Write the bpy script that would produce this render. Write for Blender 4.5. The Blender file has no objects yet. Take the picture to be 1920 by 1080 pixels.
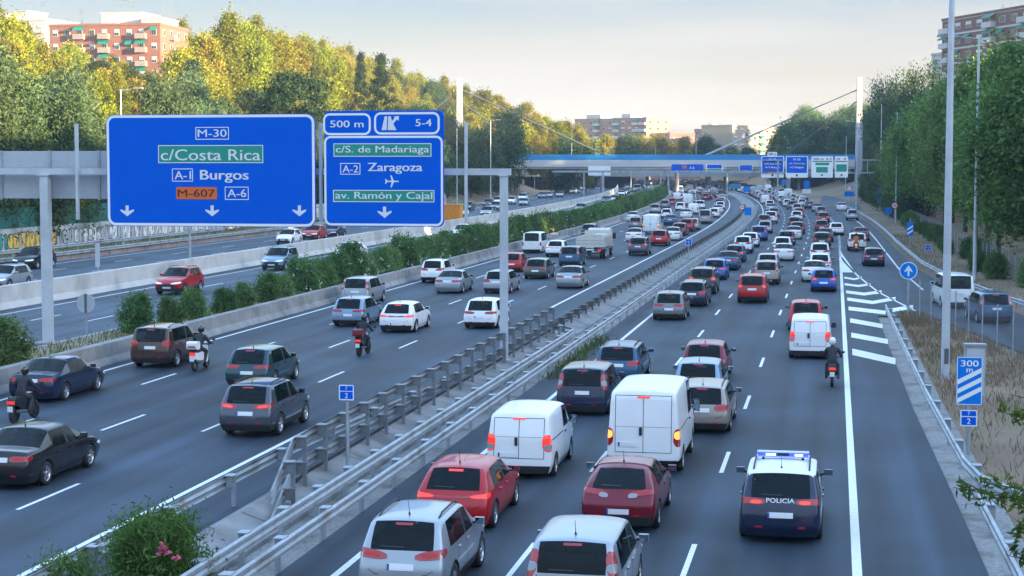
import bpy, bmesh, math, random
import numpy as np
from mathutils import Vector, Matrix, Quaternion
from mathutils.bvhtree import BVHTree
R = math.radians
scene = bpy.context.scene
COL = scene.collection
random.seed(7); rng = np.random.default_rng(7)

# ------------------------------------------------------------ camera, sky, sun, exposure
CAMH, FPX, PITCH = 8.4, 3240.0, math.atan(233 / 3240)
cam = bpy.data.objects.new('camera', bpy.data.cameras.new('camera'))
COL.objects.link(cam)
cam.location = (0, 0, CAMH)
cam.rotation_euler = (math.pi / 2 - PITCH, 0, 0)
cam.data.sensor_width = 36
cam.data.lens = 36 * FPX / 1920
cam.data.clip_start, cam.data.clip_end = 0.5, 9000
scene.camera = cam
SUN_AZ, SUN_EL = R(118), R(7.0)          # azimuth clockwise from +Y
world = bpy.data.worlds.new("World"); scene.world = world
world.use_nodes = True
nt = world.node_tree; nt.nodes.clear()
sky = nt.nodes.new('ShaderNodeTexSky'); sky.sky_type = 'NISHITA'
sky.sun_disc = False; sky.sun_elevation = SUN_EL; sky.sun_rotation = SUN_AZ
sky.altitude = 650; sky.air_density = 1.0; sky.dust_density = 2.2; sky.ozone_density = 1.4
# thin high haze low over the horizon and a few cloud streaks, as properties of the sky dome
tc = nt.nodes.new('ShaderNodeTexCoord'); mp = nt.nodes.new('ShaderNodeMapping')
mp.inputs['Scale'].default_value = (1.5, 1.5, 15.0); mp.inputs['Rotation'].default_value = (0, R(9), R(20))
nz = nt.nodes.new('ShaderNodeTexNoise'); nz.inputs['Scale'].default_value = 1.3; nz.inputs['Detail'].default_value = 8; nz.inputs['Roughness'].default_value = .58
cr = nt.nodes.new('ShaderNodeValToRGB'); cr.color_ramp.elements[0].position = .46; cr.color_ramp.elements[1].position = .66
sx = nt.nodes.new('ShaderNodeSeparateXYZ')
def ramp(pts, interp='LINEAR'):
    r = nt.nodes.new('ShaderNodeValToRGB'); e = r.color_ramp.elements
    while len(e) < len(pts): e.new(.5)
    for q, (p_, c_) in zip(e, pts): q.position = p_; q.color = (*c_, 1)
    return r
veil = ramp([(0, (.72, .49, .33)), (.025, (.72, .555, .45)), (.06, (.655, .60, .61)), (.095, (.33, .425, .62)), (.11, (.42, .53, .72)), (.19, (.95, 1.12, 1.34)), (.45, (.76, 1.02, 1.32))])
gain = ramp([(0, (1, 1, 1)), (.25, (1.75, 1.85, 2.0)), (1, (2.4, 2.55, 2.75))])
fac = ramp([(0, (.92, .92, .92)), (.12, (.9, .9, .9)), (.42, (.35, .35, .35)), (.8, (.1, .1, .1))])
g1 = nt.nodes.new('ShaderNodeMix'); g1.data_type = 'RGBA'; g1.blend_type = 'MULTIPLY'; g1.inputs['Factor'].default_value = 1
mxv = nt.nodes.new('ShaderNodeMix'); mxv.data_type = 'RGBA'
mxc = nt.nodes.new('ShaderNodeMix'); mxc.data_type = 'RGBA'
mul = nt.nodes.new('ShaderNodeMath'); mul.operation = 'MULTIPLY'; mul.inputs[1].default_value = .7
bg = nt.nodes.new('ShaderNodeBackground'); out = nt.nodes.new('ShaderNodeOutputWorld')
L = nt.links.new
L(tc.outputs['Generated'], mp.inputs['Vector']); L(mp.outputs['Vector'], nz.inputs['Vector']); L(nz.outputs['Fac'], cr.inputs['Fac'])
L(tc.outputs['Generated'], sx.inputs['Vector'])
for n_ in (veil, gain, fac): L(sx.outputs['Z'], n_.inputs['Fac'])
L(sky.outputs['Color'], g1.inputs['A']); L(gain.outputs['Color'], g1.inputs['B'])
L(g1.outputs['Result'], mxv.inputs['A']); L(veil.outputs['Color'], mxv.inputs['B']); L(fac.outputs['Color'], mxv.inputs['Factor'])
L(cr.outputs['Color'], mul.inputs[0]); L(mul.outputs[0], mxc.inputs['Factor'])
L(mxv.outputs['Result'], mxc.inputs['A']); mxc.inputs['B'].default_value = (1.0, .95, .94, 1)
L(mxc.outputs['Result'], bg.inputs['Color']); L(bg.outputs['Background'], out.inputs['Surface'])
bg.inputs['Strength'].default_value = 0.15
sl = bpy.data.lights.new('sun', 'SUN'); sl.energy = 5.0; sl.angle = R(.55); sl.color = (1, .76, .42)
sun = bpy.data.objects.new('sun', sl); COL.objects.link(sun)
SV = Vector((math.cos(SUN_EL) * math.sin(SUN_AZ), math.cos(SUN_EL) * math.cos(SUN_AZ), math.sin(SUN_EL)))
sun.rotation_euler = SV.to_track_quat('Z', 'Y').to_euler(); sun.location = (60, -20, 80)
vs = scene.view_settings
scene.display_settings.display_device = 'sRGB'
vs.view_transform = 'Standard'; vs.look = 'None'; vs.exposure = 2.42; vs.gamma = 1; vs.use_curve_mapping = False
cy = scene.cycles
cy.max_bounces = 6; cy.diffuse_bounces = 3; cy.glossy_bounces = 3; cy.transmission_bounces = 3; cy.transparent_max_bounces = 6; cy.volume_bounces = 0
cy.use_denoising = True
cy.caustics_reflective = cy.caustics_refractive = False

# ------------------------------------------------------------ the road's own coordinates
TH = R(10.575); ST, CT = math.sin(TH), math.cos(TH)
def off(s): return -1.76e-4 * (s - 189) ** 2 if s > 189 else 0.0
def doff(s): return -3.52e-4 * (s - 189) if s > 189 else 0.0
def W(s, t, z=0.0):                       # s metres along the motorway, t metres to the right of it
    t += off(s)
    return Vector((s * ST + t * CT, s * CT - t * ST, z))
def head(s): return math.pi / 2 - TH - math.atan(doff(s))      # rotation about z of something that faces along the road
def st(x, y):
    s = x * ST + y * CT
    return s, x * CT - y * ST - off(s)
SP, CP = math.sin(PITCH), math.cos(PITCH)
def px(u, v, z=0.0):                      # where the sight line of the photo meets the level z
    a, b = (u - 960) / FPX, (540 - v) / FPX
    k = (z - CAMH) / (-SP + b * CP)
    return Vector((a * k, (CP + b * SP) * k, z))
def pst(u, v, z=0.0):
    p = px(u, v, z); return st(p.x, p.y)
def pd(u, v, d):                          # the point on a sight line at forward distance d
    a, b = (u - 960) / FPX, (540 - v) / FPX
    k = d / (CP + b * SP)
    return Vector((a * k, d, CAMH + (-SP + b * CP) * k))
def on_s(u, v, s):                        # (t, z) where a sight line meets the upright plane across the road at s
    a, b = (u - 960) / FPX, (540 - v) / FPX
    dx, dy, dz = a, CP + b * SP, -SP + b * CP
    k = s / (dx * ST + dy * CT)
    return (dx * CT - dy * ST) * k - off(s), CAMH + dz * k

# ------------------------------------------------------------ helpers
def tag(o, label=None, cat=None, group=None, kind=None):
    if label: o['label'] = label
    if cat: o['category'] = cat
    if group: o['group'] = group
    if kind: o['kind'] = kind
    return o
def empty(name, loc=(0, 0, 0), rz=0.0):
    o = bpy.data.objects.new(name, None); COL.objects.link(o)
    o.location = loc; o.rotation_euler = (0, 0, rz); o.empty_display_size = .3
    return o
def link(name, me, parent=None, mats=()):
    o = bpy.data.objects.new(name, me); COL.objects.link(o)
    for m in mats: me.materials.append(m)
    if parent: o.parent = parent
    return o
KIDS = {}
def dup(o, parent=None):
    c = o.copy(); COL.objects.link(c)
    if parent: c.parent = parent
    for ch in o.children: dup(ch, c)
    return c
class MB:
    def __init__(s): s.v, s.f, s.m, s.sm = [], [], [], []
    def add(s, vs, fs, mi=0, sm=False):
        n = len(s.v); s.v += [tuple(p) for p in vs]
        s.f += [tuple(i + n for i in f) for f in fs]; s.m += [mi] * len(fs); s.sm += [sm] * len(fs)
        return s
    def box(s, a, b, mi=0, M=None, bev=0.0):
        (x0, y0, z0), (x1, y1, z1) = a, b
        c = [(x0, y0, z0), (x1, y0, z0), (x1, y1, z0), (x0, y1, z0), (x0, y0, z1), (x1, y0, z1), (x1, y1, z1), (x0, y1, z1)]
        if M is not None: c = [M @ Vector(p) for p in c]
        return s.add(c, [(0, 3, 2, 1), (4, 5, 6, 7), (0, 1, 5, 4), (1, 2, 6, 5), (2, 3, 7, 6), (3, 0, 4, 7)], mi)
    def tube(s, p0, p1, r0, r1=None, n=8, mi=0, cap=True, sm=True):
        p0, p1 = Vector(p0), Vector(p1); r1 = r0 if r1 is None else r1
        d = (p1 - p0); q = d.to_track_quat('Z', 'Y'); vs = []
        for p, r in ((p0, r0), (p1, r1)):
            for i in range(n):
                a = 2 * math.pi * i / n
                vs.append(p + q @ Vector((math.cos(a) * r, math.sin(a) * r, 0)))
        s.add(vs, [(i, (i + 1) % n, n + (i + 1) % n, n + i) for i in range(n)], mi, sm)
        if cap: s.add(vs, [tuple(range(n - 1, -1, -1)), tuple(range(n, 2 * n))], mi)
        return s
    def path(s, pts, r, n=7, mi=0):
        for a, b in zip(pts, pts[1:]): s.tube(a, b, r if not callable(r) else r, None, n, mi)
        return s
    def poly(s, pts, mi=0): return s.add(pts, [tuple(range(len(pts)))], mi)
    def slab(s, pts2, y0, y1, mi=0, M=None):       # outline in (x, z), thickness along y
        n = len(pts2); vs = [(p[0], y0, p[1]) for p in pts2] + [(p[0], y1, p[1]) for p in pts2]
        if M is not None: vs = [M @ Vector(p) for p in vs]
        return s.add(vs, [tuple(range(n)), tuple(range(2 * n - 1, n - 1, -1))] + [(i, n + i, n + (i + 1) % n, (i + 1) % n) for i in range(n)], mi)
    def sweep(s, pts, prof, mi=0, closed=False, sm=False):     # profile of (side, z) carried along a line of world points
        rows = []
        for i, p in enumerate(pts):
            d = (Vector(pts[min(i + 1, len(pts) - 1)]) - Vector(pts[max(i - 1, 0)])); d.z = 0; d.normalize()
            r = Vector((d.y, -d.x, 0)); rows.append([Vector(p) + r * a + Vector((0, 0, b)) for a, b in prof])
        n = len(prof); vs = [q for r in rows for q in r]; fs = []
        for i in range(len(pts) - 1):
            for j in range(n if closed else n - 1):
                k = (j + 1) % n
                fs.append((i * n + j, i * n + k, (i + 1) * n + k, (i + 1) * n + j))
        if closed: fs += [tuple(range(n - 1, -1, -1)), tuple(range(len(vs) - n, len(vs)))]
        return s.add(vs, fs, mi, sm)
    def mesh(s, name, outward=True):
        me = bpy.data.meshes.new(name); me.from_pydata(s.v, [], s.f)
        me.polygons.foreach_set('material_index', s.m); me.polygons.foreach_set('use_smooth', s.sm); me.update()
        if outward:
            bm = bmesh.new(); bm.from_mesh(me); bmesh.ops.recalc_face_normals(bm, faces=bm.faces); bm.to_mesh(me); bm.free()
        return me
    def build(s, name, mats, parent=None):
        if not isinstance(mats, (list, tuple)): mats = [mats]
        return link(name, s.mesh(name), parent, mats)
def soup(name, V, F4, mats, parent=None, mi=None):     # numpy quads
    me = bpy.data.meshes.new(name); n = len(V); m = len(F4)
    me.vertices.add(n); me.vertices.foreach_set('co', np.asarray(V, dtype=np.float32).ravel())
    me.loops.add(m * 4); me.loops.foreach_set('vertex_index', np.asarray(F4, dtype=np.int32).ravel())
    me.polygons.add(m); me.polygons.foreach_set('loop_start', np.arange(0, 4 * m, 4, dtype=np.int32))
    if mi is not None: me.polygons.foreach_set('material_index', np.asarray(mi, dtype=np.int32))
    me.update(calc_edges=True)
    return link(name, me, parent, mats)

# ------------------------------------------------------------ materials
MATS = {}
def mat(name, col, rough=.6, metal=0.0, var=0.0, vscale=3.0, bump=0.0, bscale=40.0, emit=None, es=0.0, coat=0.0, spec=None, detail=5, rand=0.0, stain=None, coord='Object', stretch=None):
    if name in MATS: return MATS[name]
    m = bpy.data.materials.new(name); m.use_nodes = True; MATS[name] = m
    t = m.node_tree; N, K = t.nodes, t.links.new; p = N['Principled BSDF']
    p.inputs['Base Color'].default_value = (*col, 1); p.inputs['Roughness'].default_value = rough; p.inputs['Metallic'].default_value = metal
    if spec is not None: p.inputs['Specular IOR Level'].default_value = spec
    if coat: p.inputs['Coat Weight'].default_value = coat; p.inputs['Coat Roughness'].default_value = .05
    if emit: p.inputs['Emission Color'].default_value = (*emit, 1); p.inputs['Emission Strength'].default_value = es
    c = N.new('ShaderNodeTexCoord').outputs[coord]
    if stretch:
        q = N.new('ShaderNodeMapping'); q.inputs['Scale'].default_value = stretch; K(c, q.inputs['Vector']); c = q.outputs['Vector']
    src = None
    if var:
        n = N.new('ShaderNodeTexNoise'); n.inputs['Scale'].default_value = vscale; n.inputs['Detail'].default_value = detail; n.inputs['Roughness'].default_value = .6
        K(c, n.inputs['Vector'])
        r = N.new('ShaderNodeMapRange'); r.inputs['From Min'].default_value = .25; r.inputs['From Max'].default_value = .75
        r.inputs['To Min'].default_value = 1 - var; r.inputs['To Max'].default_value = 1 + var; K(n.outputs['Fac'], r.inputs['Value'])
        h = N.new('ShaderNodeHueSaturation'); h.inputs['Color'].default_value = (*col, 1); K(r.outputs['Result'], h.inputs['Value']); src = h.outputs['Color']
        if stain:
            n2 = N.new('ShaderNodeTexNoise'); n2.inputs['Scale'].default_value = stain[1]; n2.inputs['Detail'].default_value = 6; K(c, n2.inputs['Vector'])
            r2 = N.new('ShaderNodeMapRange'); r2.inputs['From Min'].default_value = .5; r2.inputs['From Max'].default_value = .68; K(n2.outputs['Fac'], r2.inputs['Value'])
            mx = N.new('ShaderNodeMix'); mx.data_type = 'RGBA'; K(r2.outputs['Result'], mx.inputs['Factor']); K(src, mx.inputs['A']); mx.inputs['B'].default_value = (*stain[0], 1); src = mx.outputs['Result']
    if rand:
        oi = N.new('ShaderNodeObjectInfo'); r = N.new('ShaderNodeMapRange'); r.inputs['To Min'].default_value = 1 - rand; r.inputs['To Max'].default_value = 1 + rand; K(oi.outputs['Random'], r.inputs['Value'])
        h = N.new('ShaderNodeHueSaturation'); K(r.outputs['Result'], h.inputs['Value'])
        if src: K(src, h.inputs['Color'])
        else: h.inputs['Color'].default_value = (*col, 1)
        src = h.outputs['Color']
    if src: K(src, p.inputs['Base Color'])
    if bump:
        n = N.new('ShaderNodeTexNoise'); n.inputs['Scale'].default_value = bscale; n.inputs['Detail'].default_value = 4; K(c, n.inputs['Vector'])
        b = N.new('ShaderNodeBump'); b.inputs['Strength'].default_value = bump; b.inputs['Distance'].default_value = .03; K(n.outputs['Fac'], b.inputs['Height']); K(b.outputs['Normal'], p.inputs['Normal'])
    return m
def leafmat(name, col, hue=.03, val=.35, trans=.3, col2=None):
    if name in MATS: return MATS[name]
    m = bpy.data.materials.new(name); m.use_nodes = True; MATS[name] = m
    t = m.node_tree; N, K = t.nodes, t.links.new; N.clear()
    o = N.new('ShaderNodeOutputMaterial'); d = N.new('ShaderNodeBsdfDiffuse'); tr = N.new('ShaderNodeBsdfTranslucent'); mx = N.new('ShaderNodeMixShader'); mx.inputs[0].default_value = trans
    oi = N.new('ShaderNodeObjectInfo'); c = N.new('ShaderNodeTexCoord'); n = N.new('ShaderNodeTexNoise'); n.inputs['Scale'].default_value = 1.1; n.inputs['Detail'].default_value = 3
    K(c.outputs['Object'], n.inputs['Vector'])
    g = N.new('ShaderNodeNewGeometry')
    h = N.new('ShaderNodeHueSaturation'); h.inputs['Color'].default_value = (*col, 1)
    a = N.new('ShaderNodeMapRange'); a.inputs['To Min'].default_value = .5 - hue; a.inputs['To Max'].default_value = .5 + hue; K(oi.outputs['Random'], a.inputs['Value']); K(a.outputs['Result'], h.inputs['Hue'])
    b = N.new('ShaderNodeMapRange'); b.inputs['From Min'].default_value = .3; b.inputs['From Max'].default_value = .7; b.inputs['To Min'].default_value = 1 - val; b.inputs['To Max'].default_value = 1 + val; K(n.outputs['Fac'], b.inputs['Value'])
    vr = N.new('ShaderNodeMapRange'); vr.inputs['To Min'].default_value = .74; vr.inputs['To Max'].default_value = 1.26; vq = N.new('ShaderNodeMath'); vq.operation = 'FRACT'; vm = N.new('ShaderNodeMath'); vm.operation = 'MULTIPLY'; vm.inputs[1].default_value = 7.31; K(oi.outputs['Random'], vm.inputs[0]); K(vm.outputs[0], vq.inputs[0]); K(vq.outputs[0], vr.inputs['Value'])
    w0 = N.new('ShaderNodeMath'); w0.operation = 'MULTIPLY'; K(b.outputs['Result'], w0.inputs[0]); K(vr.outputs['Result'], w0.inputs[1])
    w = N.new('ShaderNodeMath'); w.operation = 'MULTIPLY'; r = N.new('ShaderNodeMapRange'); r.inputs['To Min'].default_value = .65; r.inputs['To Max'].default_value = 1.35; K(g.outputs['Random Per Island'], r.inputs['Value'])
    K(w0.outputs[0], w.inputs[0]); K(r.outputs['Result'], w.inputs[1]); K(w.outputs[0], h.inputs['Value'])
    src = h.outputs['Color']
    if col2:
        m2 = N.new('ShaderNodeMix'); m2.data_type = 'RGBA'; n3 = N.new('ShaderNodeTexNoise'); n3.inputs['Scale'].default_value = .35; K(c.outputs['Object'], n3.inputs['Vector'])
        r3 = N.new('ShaderNodeMapRange'); r3.inputs['From Min'].default_value = .42; r3.inputs['From Max'].default_value = .6; K(n3.outputs['Fac'], r3.inputs['Value']); K(r3.outputs['Result'], m2.inputs['Factor'])
        K(src, m2.inputs['A']); m2.inputs['B'].default_value = (*col2, 1); src = m2.outputs['Result']
    K(src, d.inputs['Color']); K(src, tr.inputs['Color']); K(d.outputs[0], mx.inputs[1]); K(tr.outputs[0], mx.inputs[2]); K(mx.outputs[0], o.inputs['Surface'])
    return m
CONC = mat('concrete', (.27, .265, .26), .85, var=.28, vscale=1.3, bump=.35, bscale=25, stain=((.17, .165, .16), .55), detail=9)
GALV = mat('galvanised_steel', (.36, .40, .44), .45, .3, var=.28, vscale=2.2, stain=((.22, .21, .20), 1.1))
GPOLE = mat('zinc_post', (.50, .55, .60), .5, .2, var=.12, vscale=1.2, stain=((.40, .43, .46), .7))
GALVD = mat('weathered_steel', (.13, .145, .16), .55, .5, var=.3, vscale=3, stain=((.10, .075, .06), 1.2))
WHITE = mat('white_paint', (.78, .78, .78), .5, var=.06)
DARK = mat('black_plastic', (.018, .019, .021), .5)
RUB = mat('tyre_rubber', (.016, .016, .017), .8)
SOIL = mat('dry_soil', (.24, .19, .14), .95, var=.3, vscale=.7, bump=.6, bscale=8, stain=((.13, .13, .07), .25))
BARK = mat('bark', (.06, .045, .035), .95, var=.3, vscale=6, bump=.6, bscale=20)

def text_geo(txt, w, h, bold=0.0, space=1.0):
    """Letter outlines filled flat, fitted into a box of w by h centred on the origin: (verts 2-D, faces)."""
    c = bpy.data.curves.new('lettering', 'FONT'); c.body = txt; c.size = 1; c.offset = bold; c.resolution_u = 3; c.fill_mode = 'FRONT'; c.space_character = space
    o = bpy.data.objects.new('lettering', c); COL.objects.link(o)
    dg = bpy.context.evaluated_depsgraph_get(); me = bpy.data.meshes.new_from_object(o.evaluated_get(dg))
    V = [(v.co.x, v.co.y) for v in me.vertices]; F = [tuple(p.vertices) for p in me.polygons]
    bpy.data.objects.remove(o); bpy.data.curves.remove(c); bpy.data.meshes.remove(me)
    x0, x1 = min(v[0] for v in V), max(v[0] for v in V); y0, y1 = min(v[1] for v in V), max(v[1] for v in V)
    return [((x - (x0 + x1) / 2) / (x1 - x0) * w, (y - (y0 + y1) / 2) / (y1 - y0) * h) for x, y in V], F
# ============================================================ ground, carriageways, markings, barriers
def road_mat(name, base, edge, lanes):
    m = bpy.data.materials.new(name); m.use_nodes = True
    t = m.node_tree; N, K = t.nodes, t.links.new; p = N['Principled BSDF']
    uv = N.new('ShaderNodeUVMap'); sp = N.new('ShaderNodeSeparateXYZ'); K(uv.outputs['UV'], sp.inputs['Vector'])
    # wheel tracks: two per lane, smoother and slightly darker
    a = N.new('ShaderNodeMath'); a.operation = 'MULTIPLY_ADD'; a.inputs[1].default_value = 2 * math.pi * 2 / lanes[1]; a.inputs[2].default_value = -2 * math.pi * 2 / lanes[1] * lanes[0] - math.pi / 2 * 0
    K(sp.outputs['X'], a.inputs[0]); sn = N.new('ShaderNodeMath'); sn.operation = 'COSINE'; K(a.outputs[0], sn.inputs[0])
    mp = N.new('ShaderNodeMapping'); mp.inputs['Scale'].default_value = (1.1, .035, 1); K(uv.outputs['UV'], mp.inputs['Vector'])
    n1 = N.new('ShaderNodeTexNoise'); n1.inputs['Scale'].default_value = 1; n1.inputs['Detail'].default_value = 6; K(mp.outputs['Vector'], n1.inputs['Vector'])
    n2 = N.new('ShaderNodeTexNoise'); n2.inputs['Scale'].default_value = 45; n2.inputs['Detail'].default_value = 3; K(uv.outputs['UV'], n2.inputs['Vector'])
    n3 = N.new('ShaderNodeTexNoise'); n3.inputs['Scale'].default_value = .16; n3.inputs['Detail'].default_value = 5; K(uv.outputs['UV'], n3.inputs['Vector'])
    s = None
    for src, k in ((sn.outputs[0], .13), (n1.outputs['Fac'], 2.6), (n2.outputs['Fac'], .7), (n3.outputs['Fac'], 2.0)):
        q = N.new('ShaderNodeMath'); q.operation = 'MULTIPLY_ADD'; q.inputs[1].default_value = k
        K(src, q.inputs[0])
        if s is None: q.inputs[2].default_value = 1 - (2.6 + .7 + 2.0) / 2
        else: K(s, q.inputs[2])
        s = q.outputs[0]
    h = N.new('ShaderNodeHueSaturation'); h.inputs['Color'].default_value = (*base, 1); K(s, h.inputs['Value'])
    K(h.outputs['Color'], p.inputs['Base Color'])
    p.inputs['Roughness'].default_value = .68; p.inputs['Specular IOR Level'].default_value = .42
    b = N.new('ShaderNodeBump'); b.inputs['Strength'].default_value = .25; b.inputs['Distance'].default_value = .01; K(n2.outputs['Fac'], b.inputs['Height']); K(b.outputs['Normal'], p.inputs['Normal'])
    return m
ASPH = road_mat('asphalt', (.0195, .034, .053), 0, (-9.95, 3.5))
ASPH2 = road_mat('asphalt_left', (.021, .0365, .056), 0, (-29.1, 3.21))
ASPH3 = road_mat('asphalt_worn', (.033, .054, .080), 0, (-43.5, 3.0))
PAINTW = mat('road_paint', (.72, .72, .72), .6, var=.16, vscale=7, detail=8)

def steps(s0, s1, d=8.0):
    n = max(1, int(math.ceil((s1 - s0) / d))); return [s0 + (s1 - s0) * i / n for i in range(n + 1)]
def strip(name, s0, s1, ta, tb, z, m, d=8.0, cols=1):
    tf = lambda q, s: q(s) if callable(q) else q
    V, F, UV = [], [], []; S = steps(s0, s1, d)
    for s in S:
        for c in range(cols + 1):
            t = tf(ta, s) + (tf(tb, s) - tf(ta, s)) * c / cols; V.append(W(s, t, z)); UV.append((t, s))
    k = cols + 1
    for i in range(len(S) - 1):
        for c in range(cols): F.append((i * k + c, i * k + c + 1, (i + 1) * k + c + 1, (i + 1) * k + c))
    me = bpy.data.meshes.new(name); me.from_pydata(V, [], F)
    uv = me.uv_layers.new(name='UVMap')
    for lp in me.loops: uv.data[lp.index].uv = UV[lp.vertex_index]
    return tag(link(name, me, None, [m]), kind='structure')
def interp(pts):
    def f(s):
        if s <= pts[0][0]: return pts[0][1]
        for (a, b), (c, d) in zip(pts, pts[1:]):
            if s <= c: return b + (d - b) * (s - a) / (c - a)
        return pts[-1][1]
    return f

# base terrain: one sheet to the horizon, rising into the wooded bank on the far side of the motorway and a lower bank on the near side
def hill(t, s):
    if t < -71:
        k = min(1, (-71 - t) / 52.0); k = k * k * (3 - 2 * k)
        q = max(0, min(1, (s - 335) / 55)); top = 18 + 9.5 * q * q * (3 - 2 * q) - max(0, s - 560) * .05 + max(0, 250 - s) * .012
        return 1.0 + max(4, top) * k
    if t > 9:
        b = 11 + max(0, 120 - s) * .12
        k = max(0, min(1, (t - b) / 42.0)); k = k * k * (3 - 2 * k)
        return 11.5 * k
    return 0
TS = [-1500, -900, -500, -300, -220, -180, -160, -150, -140, -130, -120, -110, -100, -92, -84, -78, -71, -66, -45, -20, 0, 9, 14, 19, 24, 29, 34, 40, 48, 60, 90, 140, 250, 500, 900, 1500]
SS = [-400, -200, -100, -50] + list(range(0, 800, 20)) + [900, 1100, 1500, 2200, 3200]
V, F = [], []
for s in SS:
    for t in TS:
        z = hill(t, s) - .06
        if s > 800: z = z * max(0, 1 - (s - 800) / 500)
        V.append(W(min(s, 900), t, z) + (Vector((ST, CT, 0)) * (s - 900) if s > 900 else Vector()))
n = len(TS)
F = [(i * n + j, i * n + j + 1, (i + 1) * n + j + 1, (i + 1) * n + j) for i in range(len(SS) - 1) for j in range(n - 1)]
me = bpy.data.meshes.new('terrain'); me.from_pydata(V, [], F)
for p in me.polygons: p.use_smooth = True
TERR = mat('dry_ground', (.215, .15, .095), .95, var=.4, vscale=.12, bump=.5, bscale=3, stain=((.10, .105, .05), .06), detail=8)
tag(link('terrain', me, None, [TERR]), kind='structure')

redge = interp([(0, 3.6), (30, 3.3), (45, 3.05), (60, 2.75), (85, 2.5), (100, 2.4)])
gore = interp([(95, 5.4), (101, 4.6), (115, 2.9), (132, 1.75), (150, .9), (160, .6)])
colr = interp([(40, 27), (60, 20), (75, 15.2), (90, 11.9), (100, 10.2), (122, 7.7), (141, 6.6), (180, 5.9), (277, 5.2), (330, 5)])
coll = interp([(40, 19), (60, 12.5), (75, 9), (90, 6.6), (101, 4.7), (110, 3), (130, .3)])
strip('asphalt_carriageway', -20, 900, -11.15, redge, 0, ASPH, cols=6)
strip('collector_road', 40, 330, lambda s: min(coll(s), 3.2) if s > 108 else coll(s), colr, .004, ASPH, 4, 4)
strip('nose_surface', 97.3, 113, lambda s: 2.2, lambda s: gore(s) + .5, .003, ASPH, 3, 2)
strip('straight_branch_road', 326, 800, lambda s: -3.2 - off(s), lambda s: 5 - off(s) - max(0, s - 330) * .004, .008, ASPH, 8, 3)
strip('asphalt_carriageway_beyond_median', -20, 900, -29.75, -13.9, 0, ASPH2, cols=6)
strip('oncoming_carriageway', -20, 900, -45.2, -33.2, .35, ASPH3, cols=4)
strip('far_oncoming_carriageway', -20, 900, -62.6, -45.7, .42, ASPH3, cols=4)
# median floor: bevelled concrete gutter and gravel
GRAV = mat('gravel', (.25, .25, .245), .95, var=.4, vscale=9, bump=.8, bscale=30, stain=((.14, .13, .11), .8))
strip('median_ground', -20, 500, -13.95, -11.1, -.01, GRAV, 6, 3)
strip('verge_ground', -20, 96, redge, lambda s: redge(s) + 1.1, -.02, GRAV, 4, 2)
g = MB(); S = steps(20, 330, 3.0)
g.sweep([W(s, -12.9, 0) for s in S], [(-.72, 0), (-.70, .34), (-.5, .36), (.25, .10), (.55, .08), (.58, 0)], 0)
for s in steps(21, 200, 4.2):
    g.sweep([W(s, -12.9, 0), W(s + .05, -12.9, 0)], [(-.51, .368), (.25, .108), (.5, .088)], 1)
tag(g.build('drainage_kerb', [mat('kerb_concrete', (.22, .22, .22), .9, var=.35, vscale=1.1, bump=.4, bscale=20, stain=((.12, .12, .115), .6), detail=9), mat('joint_dirt', (.09, .085, .08), .9)]), 'pale sloping concrete drain kerb with dark joints, under the dark steel posts of the median', 'concrete kerb')

# painted lines
def line(name, s0, s1, t, w=.15, z=.006, d=6):
    f = t if callable(t) else (lambda s: t)
    return strip(name, s0, s1, lambda s: f(s) - w / 2, lambda s: f(s) + w / 2, z, PAINTW, d)
line('edge_line_marking', 10, 800, -9.95, .16)
line('edge_line_marking', 10, 158, lambda s: .55 if s < 130 else .55, .2)
line('edge_line_marking', 20, 800, -16.25, .16); line('edge_line_marking', 20, 800, -29.1, .16)
line('edge_line_marking', 20, 800, -34.5, .15, .356); line('edge_line_marking', 20, 800, -43.7, .15, .356)
line('edge_line_marking', 20, 800, -47.2, .15, .426); line('edge_line_marking', 20, 800, -61.2, .15, .426)
line('edge_line_marking', 101, 158, lambda s: gore(s), .15, .012, 3)
line('edge_line_marking', 118, 300, interp([(118, 5.85), (141, 5.1), (200, 4.5), (277, 3.9), (300, 3.8)]), .15, .012, 5)
def dashes(name, s0, s1, t, z=.006, ph=0.0, per=12.5, ln=3.5, w=.12):
    q = MB(); s = s0 + ph
    while s < s1:
        q.add([W(s, t - w / 2, z), W(s, t + w / 2, z), W(s + ln, t + w / 2, z), W(s + ln, t - w / 2, z)], [(0, 1, 2, 3)]); s += per
    return tag(q.build(name, PAINTW), kind='structure')
s1 = pst(1357, 887)[0]; s2 = pst(1000, 1018)[0]
dashes('lane_dash_marking', 10, 700, -2.95, ph=(s1 - 10) % 12.5); dashes('lane_dash_marking', 10, 700, -6.45, ph=(pst(1105, 885)[0] - 10) % 12.5)
dashes('lane_dash_marking', 10, 700, -19.46, ph=(pst(36, 956)[0] - 10) % 12.5); dashes('lane_dash_marking', 10, 700, -22.67, ph=(pst(183, 807)[0] - 10) % 12.5); dashes('lane_dash_marking', 10, 700, -25.9, ph=(pst(262, 721)[0] - 10) % 12.5)
for t in (-37.6, -40.6): dashes('lane_dash_marking', 20, 600, t, .356)
for t in (-50.6, -54.1, -57.7): dashes('lane_dash_marking', 20, 600, t, .426)
dashes('lane_dash_marking', 160, 320, .55, .012, per=3.0, ln=1.0, w=.25)
for k in (-.6, 1.6): dashes('lane_dash_marking', 340, 700, k + 20, .014)
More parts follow.
